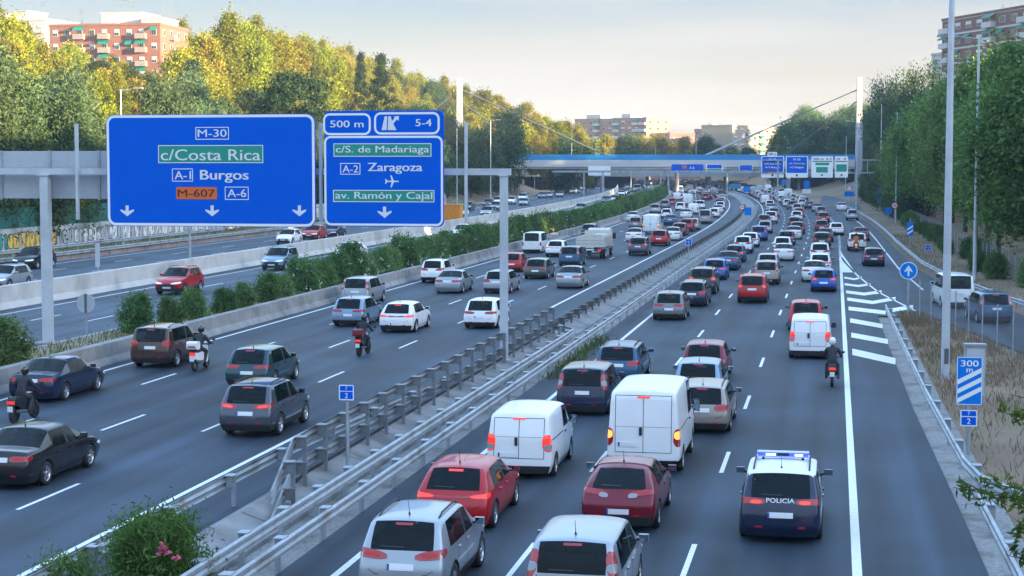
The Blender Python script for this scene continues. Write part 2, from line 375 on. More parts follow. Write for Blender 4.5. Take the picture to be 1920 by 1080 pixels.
# hatched nose between the carriageway and the joining road
q = MB(); z = .012
for (a, b, c) in (((1587, 532), (1612, 535), (1626, 531)),):
    pass
def P2(u, v): p = px(u, v); return Vector((p.x, p.y, z))
def chev(pts, th):
    up = [P2(u, v) for u, v in pts]; lo = [P2(u, v + th) for u, v in pts]
    n = len(pts); q.add(up + lo, [(i, i + 1, n + i + 1, n + i) for i in range(n - 1)])
q.poly([P2(1573, 463), P2(1576, 511), P2(1603, 511), P2(1592, 494), P2(1580, 478)])
chev([(1583, 519), (1602, 522), (1616, 518.5)], 3.5); chev([(1583.5, 531), (1609, 534.5), (1632, 531)], 4)
chev([(1586, 544.5), (1620, 549), (1653, 544.5)], 5.5); chev([(1588.5, 558), (1636, 564.5), (1679, 557)], 6)
chev([(1591, 575), (1660, 583), (1660.5, 583)], 7); chev([(1669, 579), (1712, 572)], 7)
chev([(1594, 597), (1655, 608)], 8); chev([(1596, 624), (1665, 636.5)], 9); chev([(1598, 654), (1679, 672)], 12)
tag(q.build('hatched_nose_marking', PAINTW), kind='structure')

# concrete barriers
def jersey(h, w): return [(-w, 0), (-w, .1), (-w * .55, .3), (-w * .42, h), (w * .42, h), (w * .55, .3), (w, .1), (w, 0)]
g = MB(); S = steps(20, 620, 6)
g.sweep([W(s, -30.15, 0) for s in S], [(-.32, .3), (-.32, .86), (.12, .86), (.18, .3), (.36, .06), (.38, 0)], 0)
tag(g.build('planter_wall', CONC), 'low grey concrete wall holding up the oleander bed', 'concrete wall')
strip('planting_bed', 20, 620, -33.25, -30.4, .6, SOIL, 6, 3)
g = MB(); g.sweep([W(s, -33.3, 0) for s in S], [(-.12, .3), (-.12, .62), (.12, .62), (.12, .3)], 0); tag(g.build('bed_kerb', CONC), 'narrow concrete kerb between the oleander bed and the oncoming road', 'kerb')
g = MB(); g.sweep([W(s, -45.45, 0) for s in S], [(-.24, .3), (-.2, 1.62), (.2, 1.62), (.24, .72), (.42, .38), (.42, .3)], 0, True)
WALLP = mat('pale_concrete', (.52, .51, .485), .85, var=.12, vscale=.9, stain=((.36, .35, .33), .35), bump=.2)
tag(g.build('carriageway_wall', WALLP), 'tall pale concrete wall between the two oncoming carriageways', 'concrete wall')

# steel guard rails
GMID = mat('dull_galvanised_steel', (.215, .24, .265), .45, .35, var=.3, vscale=2.2, stain=((.12, .115, .11), 1.1))
WP = [(.0, .155), (.055, .125), (.055, .055), (.0, .0), (.055, -.055), (.055, -.125), (.0, -.155), (-.012, -.155), (.04, -.12), (.04, -.06), (-.014, 0), (.04, .06), (.04, .12), (-.012, .155)]
def wprof(side, z): return [(side * a, z + b) for a, b in WP]
POST = MB().box((-.05, -.06, 0), (.05, .06, .78)).mesh('post'); POST.materials.append(GALVD)
def rail(label, pts, side=1, zs=(.6,), ph=.80, gap=2.0, maxp=95, spacer=True, m=GALV, bx=.16, group=None, lower=None):
    root = empty('guardrail', pts[len(pts) // 2]); tag(root, label, 'guardrail', group)
    inv = Vector(pts[len(pts) // 2])
    P = [Vector(p) - inv for p in pts]
    for z in zs:
        g = MB(); g.sweep(P, wprof(side, z), 0, True); g.build('rail_beam', m, root)
    if lower:
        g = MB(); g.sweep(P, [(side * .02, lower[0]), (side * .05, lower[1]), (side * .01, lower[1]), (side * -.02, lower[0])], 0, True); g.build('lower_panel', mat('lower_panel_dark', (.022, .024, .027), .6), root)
    pm = MB(); pm.box((-.04, -.05, -.2), (.04, .05, ph))
    if spacer:
        for z in zs: pm.box((-.10, -.0, z - .13), (.10, bx, z + .14)); pm.box((-.16, -.05, z + .145), (.16, bx + .03, z + .17))
    pm = pm.mesh('post'); pm.materials.append(m)
    acc = gap; n = 0
    for a, b in zip(P, P[1:]):
        d = (b - a).length; dirv = (b - a).normalized(); q = 0
        while acc <= d - q:
            q += acc; acc = gap; p = a + dirv * q
            if n < maxp:
                o = link('post', pm, root); rt = Vector((dirv.y, -dirv.x, 0)) * side
                o.location = p - rt * (bx + .02 if spacer else .07); o.rotation_euler = (0, 0, math.atan2(rt.y, rt.x) - math.pi / 2); n += 1
        acc -= d - q
    return root
sw = lambda a, b, t, d=4: [W(s, t(s) if callable(t) else t, 0) for s in steps(a, b, d)]
rail('galvanised guardrail with short posts along the jammed carriageway, front rail of the median pair', sw(24, 330, -11.0), 1, (.58,), .74, 3.2, 95, True)
rail('galvanised guardrail just behind the median front rail, turning away at the gantry post', sw(26, 82, lambda s: -11.85 if s < 79 else -11.85 - (s - 79) * .5, 3), 1, (.62,), .78, 2.6, 60)
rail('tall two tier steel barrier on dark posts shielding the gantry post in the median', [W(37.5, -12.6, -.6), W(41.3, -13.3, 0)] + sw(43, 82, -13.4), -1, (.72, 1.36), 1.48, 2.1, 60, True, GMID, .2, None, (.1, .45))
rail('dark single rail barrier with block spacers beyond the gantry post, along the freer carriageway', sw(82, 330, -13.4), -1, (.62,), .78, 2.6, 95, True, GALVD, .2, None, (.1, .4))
rail('galvanised guardrail beside the freer carriageway, running past the pink oleander', sw(20, 62, lambda s: -14.6 + max(0, s - 45) * .06, 3), -1, (.62,), .78, 4.0, 30)
# stay that crosses from one barrier to the other in front of the gantry post
rail('galvanised guardrail on the verge beside the police car, bending away from the road', sw(41, 96, lambda s: redge(s) + .38 + max(0, 44 - s) * .35, 2.5), -1, (.62,), .78, 4, 20)
rail('short galvanised guardrail below the overhanging branch at the verge', sw(24, 41.5, lambda s: redge(s) + .3, 2.5), -1, (.56,), .72, 4, 10)
rail('curving galvanised guardrail outside the joining road, behind the white van', sw(55, 330, lambda s: colr(s) + .25, 4), -1, (.58,), .74, 4, 90)
rail('lower galvanised guardrail at the foot of the graffiti wall', sw(60, 420, -63.0, 5), 1, (.95,), 1.1, 4, 95)
rail('upper galvanised guardrail ending above the lower one by the graffiti wall', sw(60, 176, -64.2, 5), 1, (1.45,), 1.6, 4, 40)
g = MB(); g.sweep([W(s, -63.35, 0) for s in steps(60, 420, 6)], [(.12, .3), (.12, .85), (-.12, .85), (-.12, .3)], 0)
tag(g.build('parapet_kerb', mat('reddish_concrete', (.33, .26, .24), .9, var=.25, vscale=.5, stain=((.2, .19, .18), .3))), 'low reddish concrete parapet under the guardrail before the graffiti wall', 'parapet')
strip('graffiti_verge', 40, 300, -71, -63.5, .65, mat('verge_grass', (.13, .13, .06), .95, var=.4, vscale=.6, bump=.6, bscale=6), 6, 3)

# ============================================================ vehicles
PAINT = {}
def paint(n, c, metal=0.0, rough=.32):
    PAINT[n] = mat('car_paint_' + n.replace(' ', '_'), c, .20 if max(c) < .12 else rough, metal, coat=.5, var=.03, vscale=2, spec=.4)
    t_ = PAINT[n].node_tree; o_ = t_.nodes['Material Output']; ge = t_.nodes.new('ShaderNodeNewGeometry'); mx_ = t_.nodes.new('ShaderNodeMixShader'); d_ = t_.nodes.new('ShaderNodeBsdfDiffuse'); d_.inputs['Color'].default_value = (.03, .03, .032, 1)      # dark trim on the inside of the shell
    t_.links.new(ge.outputs['Backfacing'], mx_.inputs[0]); t_.links.new(t_.nodes['Principled BSDF'].outputs[0], mx_.inputs[1]); t_.links.new(d_.outputs[0], mx_.inputs[2]); t_.links.new(mx_.outputs[0], o_.inputs['Surface'])
for n, c, me_ in (('white', (.80, .81, .82), 0), ('silver', (.35, .385, .425), .5), ('grey', (.17, .18, .195), .45), ('slate grey', (.075, .088, .115), .4), ('dark grey', (.035, .038, .045), .35), ('black', (.010, .011, .014), .1),
                  ('navy', (.010, .020, .055), .2), ('blue', (.012, .07, .36), .2), ('petrol blue', (.018, .085, .17), .3), ('teal', (.018, .06, .075), .35), ('red', (.42, .004, .010), .1), ('dark red', (.17, .004, .018), .2),
                  ('brown', (.075, .042, .036), .35), ('light blue', (.20, .31, .42), .5), ('beige', (.30, .255, .225), .45), ('green grey', (.07, .085, .08), .35), ('cream', (.62, .60, .55), 0)): paint(n, c, me_)
GLASS = mat('car_glass', (.006, .013, .016), .05, coat=.0, spec=.32)
_t = GLASS.node_tree; _m = _t.nodes.new('ShaderNodeMixShader'); _m.inputs[0].default_value = .42; _r = _t.nodes.new('ShaderNodeBsdfTransparent'); _r.inputs['Color'].default_value = (.50, .60, .60, 1)
_t.links.new(_t.nodes['Principled BSDF'].outputs[0], _m.inputs[1]); _t.links.new(_r.outputs[0], _m.inputs[2]); _t.links.new(_m.outputs[0], _t.nodes['Material Output'].inputs['Surface'])
TRIM = mat('dark_trim', (.022, .024, .027), .6)
GAP = mat('panel_gap', (.012, .012, .013), .8)
LRED = mat('tail_light_red', (.30, .005, .010), .15, emit=(1, .02, .02), es=.010, coat=1)
LLIT = mat('tail_light_lit', (.5, .012, .010), .15, emit=(1, .055, .02), es=.16, coat=1)
LAMB = mat('tail_light_amber', (.6, .2, .03), .15, emit=(1, .35, .06), es=.4, coat=1)
HEADL = mat('headlight_glass', (.75, .78, .8), .12, emit=(1, .97, .9), es=.03, coat=1)
LCORE = mat('tail_light_core', (.52, .02, .022), .2)
REVL = mat('reverse_lens', (.30, .31, .33), .2)
PLATE = mat('number_plate_white', (.72, .74, .76), .4)
EUB = mat('plate_blue', (.01, .05, .30), .4)
ALLOY = mat('alloy_rim', (.50, .52, .55), .3, .8)
MIR = mat('mirror_glass', (.35, .45, .5), .05, 1)

def lathe(mb, prof, n=20, mi=0, sm=True):        # around the y axis: prof of (r, y)
    vs = []
    for r, y in prof:
        for i in range(n):
            a = 2 * math.pi * i / n; vs.append((math.cos(a) * r, y, math.sin(a) * r))
    fs = []
    for j in range(len(prof) - 1):
        for i in range(n):
            fs.append((j * n + i, j * n + (i + 1) % n, (j + 1) * n + (i + 1) % n, (j + 1) * n + i))
    return mb.add(vs, fs, mi, sm)
WHEELS = {}
def wheel_meshes(r):
    if r in WHEELS: return WHEELS[r]
    t = MB(); h = .105
    lathe(t, [(r * .66, -h), (r * .90, -h * 1.05), (r * .985, -h * .8), (r, -h * .3), (r, h * .3), (r * .985, h * .8), (r * .90, h * 1.05), (r * .66, h), (r * .62, 0), (r * .66, -h)], 24)
    tm = t.mesh('tyre'); tm.materials.append(RUB)
    q = MB(); lathe(q, [(r * .67, -h * .95), (r * .62, -h * .9), (r * .60, -h * .2)], 24)
    lathe(q, [(r * .60, -h * .15), (.001, -h * .15)], 24, 1)
    for k in range(5):
        M = Matrix.Rotation(2 * math.pi * k / 5, 4, 'Y')
        q.box((-.032, -h * .85, .0), (.032, -h * .55, r * .63), 0, M)
    lathe(q, [(.001, -h * .95), (r * .17, -h * .92), (r * .19, -h * .5)], 12)
    rm = q.mesh('rim'); rm.materials.append(ALLOY); rm.materials.append(DARK)
    WHEELS[r] = (tm, rm); return WHEELS[r]

def shell(sp):
    """Car body: a lofted cage, smoothed, with wheel arches cut; returns one mesh with slots 0 paint, 1 glass, 2 trim."""
    L_, Wd, H = sp['L'], sp['W'] / 2, sp['H'] * 1.012
    zb, belt, hood, nose = sp.get('zb', .16), sp['belt'], sp['hood'], sp['nose']
    ra, wb, r = sp['ra'], sp['wb'], sp['r']
    top = sp.get('top', .80); bump = sp.get('bump', .52)
    zr = [zb, bump * .72, bump + .12, belt]
    wr = [.90, .985, 1.0, .955]
    xr = sp['xr']                # x of rows 0..3 at the tail, of the glass top, of the roof end
    xh, xc = sp['xh'], sp['xc']  # header, cowl
    xb = sp['xb']                # B pillar
    style = sp['style']
    secs = []                    # per section: list of 7 (x, y, z)
    def sec(xl, xu, zt, f=1.0, tw=None, zbelt=None, rows=None, crown=.035, hoodlike=False):
        zz = list(zr); zz[3] = zbelt or belt; p = []
        for k in range(4): p.append(((rows or [xl] * 4)[k], Wd * wr[k] * f, zz[k]))
        tw = tw or top
        if hoodlike: a = [(xu, Wd * .90 * f, zt - .03), (xu, Wd * .66 * f, zt), (xu, 0, zt + .025)]
        else: a = [(xu, Wd * tw * f ** .5, zt - .085), (xu, Wd * (tw - .115) * f ** .5, zt - .012), (xu, 0, zt + crown - .01)]
        secs.append(p + a)
    fr = sp.get('frear', .93)
    if style == 'sedan':
        dk, xd, xw = sp['deck'], sp['xd'], sp['xw']     # deck height, front of the boot lid, top of rear window
        sec(0, xr[4], dk, fr, rows=xr[:4], zbelt=belt - .04, hoodlike=True)
        sec(xr[4] + .25, xr[4] + .3, dk + .02, .985, hoodlike=True)
        sec(xd + .1, xd, dk + .035, 1, hoodlike=True)
        sec(xw, xw + .02, H - .025, 1); gi = (2, 3)
    else:
        sec(0, xr[4], H - sp.get('drop', .05), fr, rows=xr[:4])
        sec(max(xr[3], xr[4]) * .5 + .42, xr[4] + .30, H - .015, .99)
        gi = None
    n0 = len(secs)
    sec(xb - .85 if style != 'sedan' else xb - .75, xb - .85 if style != 'sedan' else xb - .7, H, 1)
    sec(xb - .05, xb - .05, H + .005, 1); sec(xb + .05, xb + .05, H + .005, 1)
    sec(xc - .50, xh, H - .03, 1)
    ib = len(secs) - 1
    sec(xc, xc, hood, .99, hoodlike=True)
    sec((xc + L_) / 2 + .1, (xc + L_) / 2 + .1, (hood + nose) / 2 + .03, .975, hoodlike=True, zbelt=min(belt, (hood + nose) / 2 - .06))
    sec(L_ - .10, L_ - .20, nose, .84, rows=[L_ - .10, L_ - .03, L_, L_ - .08], zbelt=nose - .10, hoodlike=True)
    V, F, M, CR = [], [], [], {}
    idx = []
    for s in secs:
        row = []
        for k in range(7): V.append((s[k][0], s[k][1], s[k][2])); row.append(len(V) - 1)
        rl = []
        for k in range(6): V.append((s[k][0], -s[k][1], s[k][2])); rl.append(len(V) - 1)
        idx.append((row, rl + [row[6]]))
    panel = sp.get('panel', False); nq = sp.get('quarter', True)
    for i in range(len(secs) - 1):
        for k in range(6):
            m = 0
            if k == 0: m = 2 if sp.get('clad') else 0
            if k == 3:
                if style == 'sedan': g = i in (3, 4, 6)
                else: g = (i == 1 and nq) or i in (2, 4)
                if style != 'sedan' and panel: g = (i == 4)
                if i == ib - 2: m = 2
                if g: m = 1
            if i == ib and k in (4, 5): m = 1
            if gi and i == gi[0] and k in (4, 5): m = 1
            a, b = idx[i][0], idx[i + 1][0]; F.append((a[k], b[k], b[k + 1], a[k + 1])); M.append(m)
            a, b = idx[i][1], idx[i + 1][1]; F.append((a[k], a[k + 1], b[k + 1], b[k])); M.append(m)
        F.append((idx[i][0][0], idx[i][1][0], idx[i + 1][1][0], idx[i + 1][0][0])); M.append(2)
    for e, dirx in ((0, -1), (len(secs) - 1, 1)):
        s = secs[e]; R_, L2 = idx[e]; grid = []
        bow = .045 * dirx
        for k in range(4):
            x, y, z = s[k]; row = [L2[k]]
            for c in (-.80, 0, .80):
                V.append((x + bow * (1 - c * c * .8), y * c, z + (0 if k < 3 else 0))); row.append(len(V) - 1)
            row.append(R_[k]); grid.append(row)
        grid.append([L2[4], L2[5], R_[6], R_[5], R_[4]])
        for k in range(4):
            for c in range(4):
                m = 0
                if k == 0: m = 2 if sp.get('darkrear', True) or dirx > 0 else 0
                if dirx < 0 and k == 3 and style != 'sedan' and c in (1, 2) and not sp.get('norearglass'): m = 1
                if dirx > 0 and k == 1 and c in (1, 2): m = 2
                q = (grid[k][c], grid[k][c + 1], grid[k + 1][c + 1], grid[k + 1][c])
                F.append(q if dirx > 0 else q[::-1]); M.append(m)
        for row in (grid[0], grid[4], [g[0] for g in grid], [g[4] for g in grid]):
            for a, b in zip(row, row[1:]): CR[tuple(sorted((a, b)))] = .45 if style != 'van' else .6
        if dirx < 0:
            for a, b in zip(grid[1], grid[1][1:]): CR[tuple(sorted((a, b)))] = .55
            for a, b in zip(grid[2], grid[2][1:]): CR[tuple(sorted((a, b)))] = .4
            for a, b in zip(grid[3], grid[3][1:]): CR[tuple(sorted((a, b)))] = .5
            for col in (1, 3):
                CR[tuple(sorted((grid[3][col], grid[4][col])))] = .7
    for i in range(len(secs) - 1):
        for sd in (0, 1):
            a, b = idx[i][sd], idx[i + 1][sd]
            for k, c in ((0, 1.0), (1, .35), (3, .6), (4, .5)): CR[tuple(sorted((a[k], b[k])))] = c
    for i in range(1, len(secs) - 1):
        for sd in (0, 1):
            a = idx[i][sd]
            CR[tuple(sorted((a[3], a[4])))] = .8
            if i in (ib, ib + 1) or (gi and i in gi):
                for k in (4, 5): CR[tuple(sorted((a[k], a[k + 1])))] = .6
    me = bpy.data.meshes.new('body'); me.from_pydata(V, [], F); me.polygons.foreach_set('material_index', M)
    for m in (WHITE, GLASS, TRIM): me.materials.append(m)
    at = me.attributes.new('crease_edge', 'FLOAT', 'EDGE')
    for e in me.edges: at.data[e.index].value = CR.get(tuple(sorted(e.vertices)), 0)
    bm = bmesh.new(); bm.from_mesh(me); bmesh.ops.recalc_face_normals(bm, faces=bm.faces); bm.to_mesh(me); bm.free()
    ob = link('tmp', me)
    sd = ob.modifiers.new('s', 'SUBSURF'); sd.levels = sd.render_levels = sp.get('sub', 2)
    cm = MB()
    for x in (ra, ra + wb):
        for sdn in (-1, 1):
            y0, y1 = sorted((sdn * (Wd - .24), sdn * (Wd + .2))); rr = r * 1.16
            vs, n = [], 18
            for y in (y0, y1):
                for i in range(n): a = 2 * math.pi * i / n; vs.append((x + math.cos(a) * rr, y, r * 1.0 + math.sin(a) * rr))
            cm.add(vs, [tuple(range(n)), tuple(range(2 * n - 1, n - 1, -1))] + [(i, n + i, n + (i + 1) % n, (i + 1) % n) for i in range(n)], 0)
    cme = cm.mesh('cut'); cme.materials.append(TRIM)
    bm = bmesh.new(); bm.from_mesh(cme); bmesh.ops.recalc_face_normals(bm, faces=bm.faces); bm.to_mesh(cme); bm.free()
    co = link('cut', cme)
    bo = ob.modifiers.new('b', 'BOOLEAN'); bo.object = co; bo.operation = 'DIFFERENCE'; bo.solver = 'EXACT'; bo.material_mode = 'TRANSFER'
    dg = bpy.context.evaluated_depsgraph_get(); ev = bpy.data.meshes.new_from_object(ob.evaluated_get(dg))
    bpy.data.objects.remove(ob); bpy.data.objects.remove(co)
    for v in ev.vertices: v.co.x -= ra
    return ev

def split_mesh(me, keep, name, slots):
    vm, V, F, M, S = {}, [], [], [], []
    for p in me.polygons:
        k = keep(p)
        if k is None: continue
        f = []
        for i in p.vertices:
            if i not in vm: vm[i] = len(V); V.append(me.vertices[i].co[:])
            f.append(vm[i])
        F.append(f); M.append(k); S.append(p.area > 1e-7)
    o = bpy.data.meshes.new(name); o.from_pydata(V, [], F); o.polygons.foreach_set('material_index', M); o.polygons.foreach_set('use_smooth', S)
    for m in slots: o.materials.append(m)
    o.update(); return o

class Surf:
    def __init__(s, me, sp):
        s.b = BVHTree.FromPolygons([v.co[:] for v in me.vertices], [list(p.vertices) for p in me.polygons]); s.sp = sp
    def hit(s, o, d, offs=0.0):
        d = Vector(d).normalized(); h = s.b.ray_cast(Vector(o), d)
        if h[0] is None: return None
        return h[0] - d * offs
    def rear(s, y, z, offs=.0): return s.hit((-4, y, z), (1, 0, 0), offs)
    def front(s, y, z, offs=.0): return s.hit((9, y, z), (-1, 0, 0), offs)
    def side(s, x, z, sd, offs=.0): return s.hit((x, sd * 3, z), (0, -sd, 0), offs)
    def up(s, x, y, offs=0): return s.hit((x, y, 5), (0, 0, -1), offs)
    def patch(s, mb, fn, nu, nv, th=.012, mi=0):     # fn(a, b, offset) -> point or None
        g = [[fn(i / nu, j / nv, th) for i in range(nu + 1)] for j in range(nv + 1)]
        k = [[fn(i / nu, j / nv, -.01) for i in range(nu + 1)] for j in range(nv + 1)]
        if any(q is None for r in g + k for q in r): return
        vs = [q for r in g for q in r]; n = nu + 1; N0 = len(vs)
        fs = [(j * n + i, j * n + i + 1, (j + 1) * n + i + 1, (j + 1) * n + i) for j in range(nv) for i in range(nu)]
        bd = [(0, i) for i in range(nu + 1)] + [(j, nu) for j in range(1, nv + 1)] + [(nv, i) for i in range(nu - 1, -1, -1)] + [(j, 0) for j in range(nv - 1, 0, -1)]
        low = [k[j][i] for j, i in bd]; m = len(bd); vs += low
        for q in range(m):
            a, b = bd[q], bd[(q + 1) % m]
            fs.append((a[0] * n + a[1], N0 + q, N0 + (q + 1) % m, b[0] * n + b[1]))
        mb.add(vs, fs, mi)
    def light(s, mb, sd, p0, p1, z00, z01, z10, z11, th=.014, mi=0, xp=None, back=True, yp=None):
        sp = s.sp; xp = (.75 - sp['ra']) if xp is None else xp; yp = sp['W'] / 2 - .55 if yp is None else yp
        def fn(a, b, o):
            ph = R(p0 + (p1 - p0) * a); zb = z00 + (z10 - z00) * a; zt = z01 + (z11 - z01) * a; zm_, hh = (zb + zt) / 2, (zt - zb) / 2 * (1 - .55 * abs(2 * a - 1) ** 4); z = zm_ + hh * (2 * b - 1)
            d = Vector((-math.cos(ph) * (1 if back else -1), sd * math.sin(ph), 0)); o0 = Vector((xp, sd * yp, z)) + d * 4
            return s.hit(o0, -d, o)
        s.patch(mb, fn, 8, 5, th, mi)
    def ribbon(s, mb, fn, pts, w=.012, mi=0):
        q = []
        for i, (a, b) in enumerate(pts):
            a0, b0 = pts[max(i - 1, 0)]; a1, b1 = pts[min(i + 1, len(pts) - 1)]; d = math.hypot(a1 - a0, b1 - b0) or 1; na, nb = -(b1 - b0) / d * w / 2, (a1 - a0) / d * w / 2
            u, v = fn(a + na, b + nb), fn(a - na, b - nb)
            if u is None or v is None:
                q.append(None); continue
            q.append((u, v))
        for m, n in zip(q, q[1:]):
            if m and n: mb.add([m[0], m[1], n[1], n[0]], [(0, 1, 2, 3)], mi)

FAMILIES = {}
LITF = ('swoop', 'boxer', 'kangoo', 'police')
def finish(me): me.update(); return me
def make_car(name, cat, sp):
    """Builds one vehicle with its parts; returns dict(root, far mesh)."""
    ev = shell(sp); S = Surf(ev, sp)
    root = empty(name, (0, 0, -50)); ra, wb, r, Wd, H = sp['ra'], sp['wb'], sp['r'], sp['W'] / 2, sp['H']; fx = sp['L'] - ra
    parts = []
    def part(nm, me, lvl=1, parent=None, mats=()):
        o = link(nm, me, parent or root, mats); o['lvl'] = lvl; parts.append(o); return o
    # seams drawn on the body
    bx = MB(); xb = sp['xb'] - ra; sill = .30
    for sd in (-1, 1):
        f = lambda x, z, sd=sd: S.side(x, z, sd, .003)
        cuts = [xb, xb + 1.0] if not sp.get('panel') else [xb, xb + .95]
        if not sp.get('two_door') and not sp.get('panel'): cuts.append(xb - .80)
        for c in cuts:
            S.ribbon(bx, f, [(c + (.12 if c > xb + .5 else -.10 if c < xb - .5 else 0) * (z < .5), z) for z in np.linspace(sill, sp['belt'] - .01, 7)], .014)
        S.ribbon(bx, f, [(x, sill) for x in np.linspace(xb - .7, xb + .95, 9)], .014)
        if sp.get('slide'): S.ribbon(bx, f, [(x, sp['belt'] - .08) for x in np.linspace(-.6, xb - .15, 8)], .03)
    fr = lambda y, z: S.rear(y, z, .003)
    if sp['style'] == 'sedan':
        yw = Wd * .62
        S.ribbon(bx, fr, [(-yw, sp['deck'] - .04), (-yw * .98, .62), (yw * .98, .62), (yw, sp['deck'] - .04)], .014)
    elif sp.get('twin'):
        S.ribbon(bx, fr, [(0, z) for z in np.linspace(sp['bump'] + .04, H - .16, 12)], .016)
        for z in (H - .15, sp['bump'] + .05): S.ribbon(bx, fr, [(y, z) for y in np.linspace(-Wd * .74, Wd * .74, 9)], .016)
        for sd in (-1, 1): S.ribbon(bx, fr, [(sd * Wd * .74, z) for z in np.linspace(sp['bump'] + .05, H - .15, 12)], .016)
        S.ribbon(bx, fr, [(y, sp['belt'] + .02) for y in np.linspace(-Wd * .74, Wd * .74, 9)], .008)
    else:
        yw = Wd * .70
        S.ribbon(bx, fr, [(-yw, sp['belt'] - .02), (-yw, sp['bump'] + .10), (-yw * .8, sp['bump'] + .02), (yw * .8, sp['bump'] + .02), (yw, sp['bump'] + .10), (yw, sp['belt'] - .02)], .014)
    body = split_mesh(ev, lambda p: {0: 0, 2: 1}.get(p.material_index), 'body', (PAINT['white'], TRIM, GAP))
    if bx.f:
        bm = bmesh.new(); bm.from_mesh(body); t = bx.mesh('t'); n0 = len(bm.faces); bm.from_mesh(t); bm.faces.ensure_lookup_table()
        for f in bm.faces[n0:]: f.material_index = 2
        bm.to_mesh(body); bm.free()
    if sp.get('roofpaint'):
        body.materials.append(WHITE)
        for p in body.polygons:
            if p.material_index == 0 and p.center.z > sp['roofpaint']: p.material_index = 3
    part('body', body, 0)
    xm = sp['L'] / 2 - ra
    def cls(p):
        if p.material_index != 1: return None
        nrm = p.normal
        if abs(nrm.y) > .75: return 'side_window'
        return 'rear_window' if p.center.x < xm - .3 else 'windscreen'
    for nm in ('rear_window', 'windscreen'):
        k = split_mesh(ev, lambda p: 0 if cls(p) == nm else None, nm, (GLASS,))
        if len(k.polygons): part(nm, k, 0)
    for sd in (-1, 1):
        k = split_mesh(ev, lambda p: 0 if cls(p) == 'side_window' and p.center.y * sd > 0 else None, 'side_window', (GLASS,))
        if len(k.polygons): part('side_window', k, 0)
    # lights
    for sd in (-1, 1):
        mb = MB()
        for ia, a in enumerate(sp['lights']): S.light(mb, sd, *a[:6], th=.014 + .005 * ia, mi=a[6] if len(a) > 6 else 0)
        a = sp['lights'][0]; k0, k1 = (.18, .62) if a[1] - a[0] > 30 else (.2, .8); q = lambda i, j, f, k: (a[i] + (a[j] - a[i]) * f) + ((a[i + 1] + (a[j + 1] - a[i + 1]) * f) - (a[i] + (a[j] - a[i]) * f)) * k
        if (a[6] if len(a) > 6 else 0) == 0 and len(sp['lights']) == 1: S.light(mb, sd, a[0] + (a[1] - a[0]) * k0, a[0] + (a[1] - a[0]) * k1, q(2, 4, k0, .25), q(2, 4, k0, .75), q(2, 4, k1, .25), q(2, 4, k1, .75), th=.019, mi=1)
        o = part('tail_light', mb.mesh('tail_light'), 1, None, (LRED, LLIT, REVL, LAMB))
        mb = MB(); zl = sp['nose'] - .10
        S.light(mb, sd, -5, 52, zl - .10, zl + .0, zl - .04, zl + .07, xp=fx - .75, back=False)
        part('headlight', mb.mesh('headlight'), 1, None, (HEADL,))
        if sp.get('reflector', True) and sp['style'] != 'van':
            mb = MB(); zf = sp['bump'] - .17; S.light(mb, sd, 0, 12, zf, zf + .05, zf, zf + .05, th=.01); part('reflector', mb.mesh('reflector'), 2, None, (LRED,))
    pz, pw = sp.get('plate', (sp['bump'] + .18, .26)); po = sp.get('plate_y', 0)
    def pl(y0, y1, z0, z1, th, nm, m, lvl, fn=S.rear, parent=None):
        mb = MB(); S.patch(mb, lambda a, b, o: fn(y0 + (y1 - y0) * a, z0 + (z1 - z0) * b, o), 4, 3, th); return part(nm, mb.mesh(nm), lvl, parent, (m,))
    p = pl(po - pw, po + pw, pz - .06, pz + .06, .016, 'number_plate', PLATE, 1)
    pl(po + pw - .045, po + pw, pz - .058, pz + .058, .019, 'plate_band', EUB, 2, S.rear, p)
    pl(-.26, .26, .40, .51, .016, 'number_plate', PLATE, 1, S.front)
    if sp.get('stop_z'): pl(-.17, .17, sp['stop_z'] - .022, sp['stop_z'] + .022, .02, 'stop_lamp', LLIT if sp.get('stop_lit') else LRED, 2)
    # wheels
    tm, rm = wheel_meshes(r)
    for x in (0, wb):
        for sd in (-1, 1):
            w_ = part('wheel', tm, 0); w_.location = (x, sd * (Wd - .125), r); w_.rotation_euler = (0, 0, 0 if sd < 0 else math.pi)
            q = part('rim', rm, 0, w_)
    # mirrors
    xc = sp['xc'] - ra
    for sd in (-1, 1):
        mb = MB(); zc = sp['belt'] + .06; y = Wd * .93; c = Vector((xc - .42, sd * (y + .16), zc + .04)); mh = sp.get('mirror', .075)
        vs = []
        for (k, sx) in ((-.06, .9), (.0, 1.0), (.07, .72)):
            for (a, b) in ((-.1, -mh), (.1, -mh * .8), (.1, mh), (-.1, mh)): vs.append(c + Vector((k, a * sx, b * sx)))
        mb.add(vs, [(0, 1, 2, 3), (11, 10, 9, 8)] + [(4 * j + i, 4 * j + 4 + i, 4 * j + 4 + (i + 1) % 4, 4 * j + (i + 1) % 4) for j in range(2) for i in range(4)], 0)
        mb.tube((xc - .38, sd * (y - .06), zc - .03), (xc - .40, sd * (y + .1), zc), .03, .025, 6, 1)
        vs = [c + Vector((-.063, a * .85, b * .85)) for a, b in ((-.1, -mh), (.1, -mh), (.1, mh), (-.1, mh))]; mb.add(vs, [(0, 1, 2, 3)], 2)
        part('mirror', mb.mesh('mirror'), 1, None, (TRIM if sp.get('panel') else PAINT['white'], TRIM, MIR))
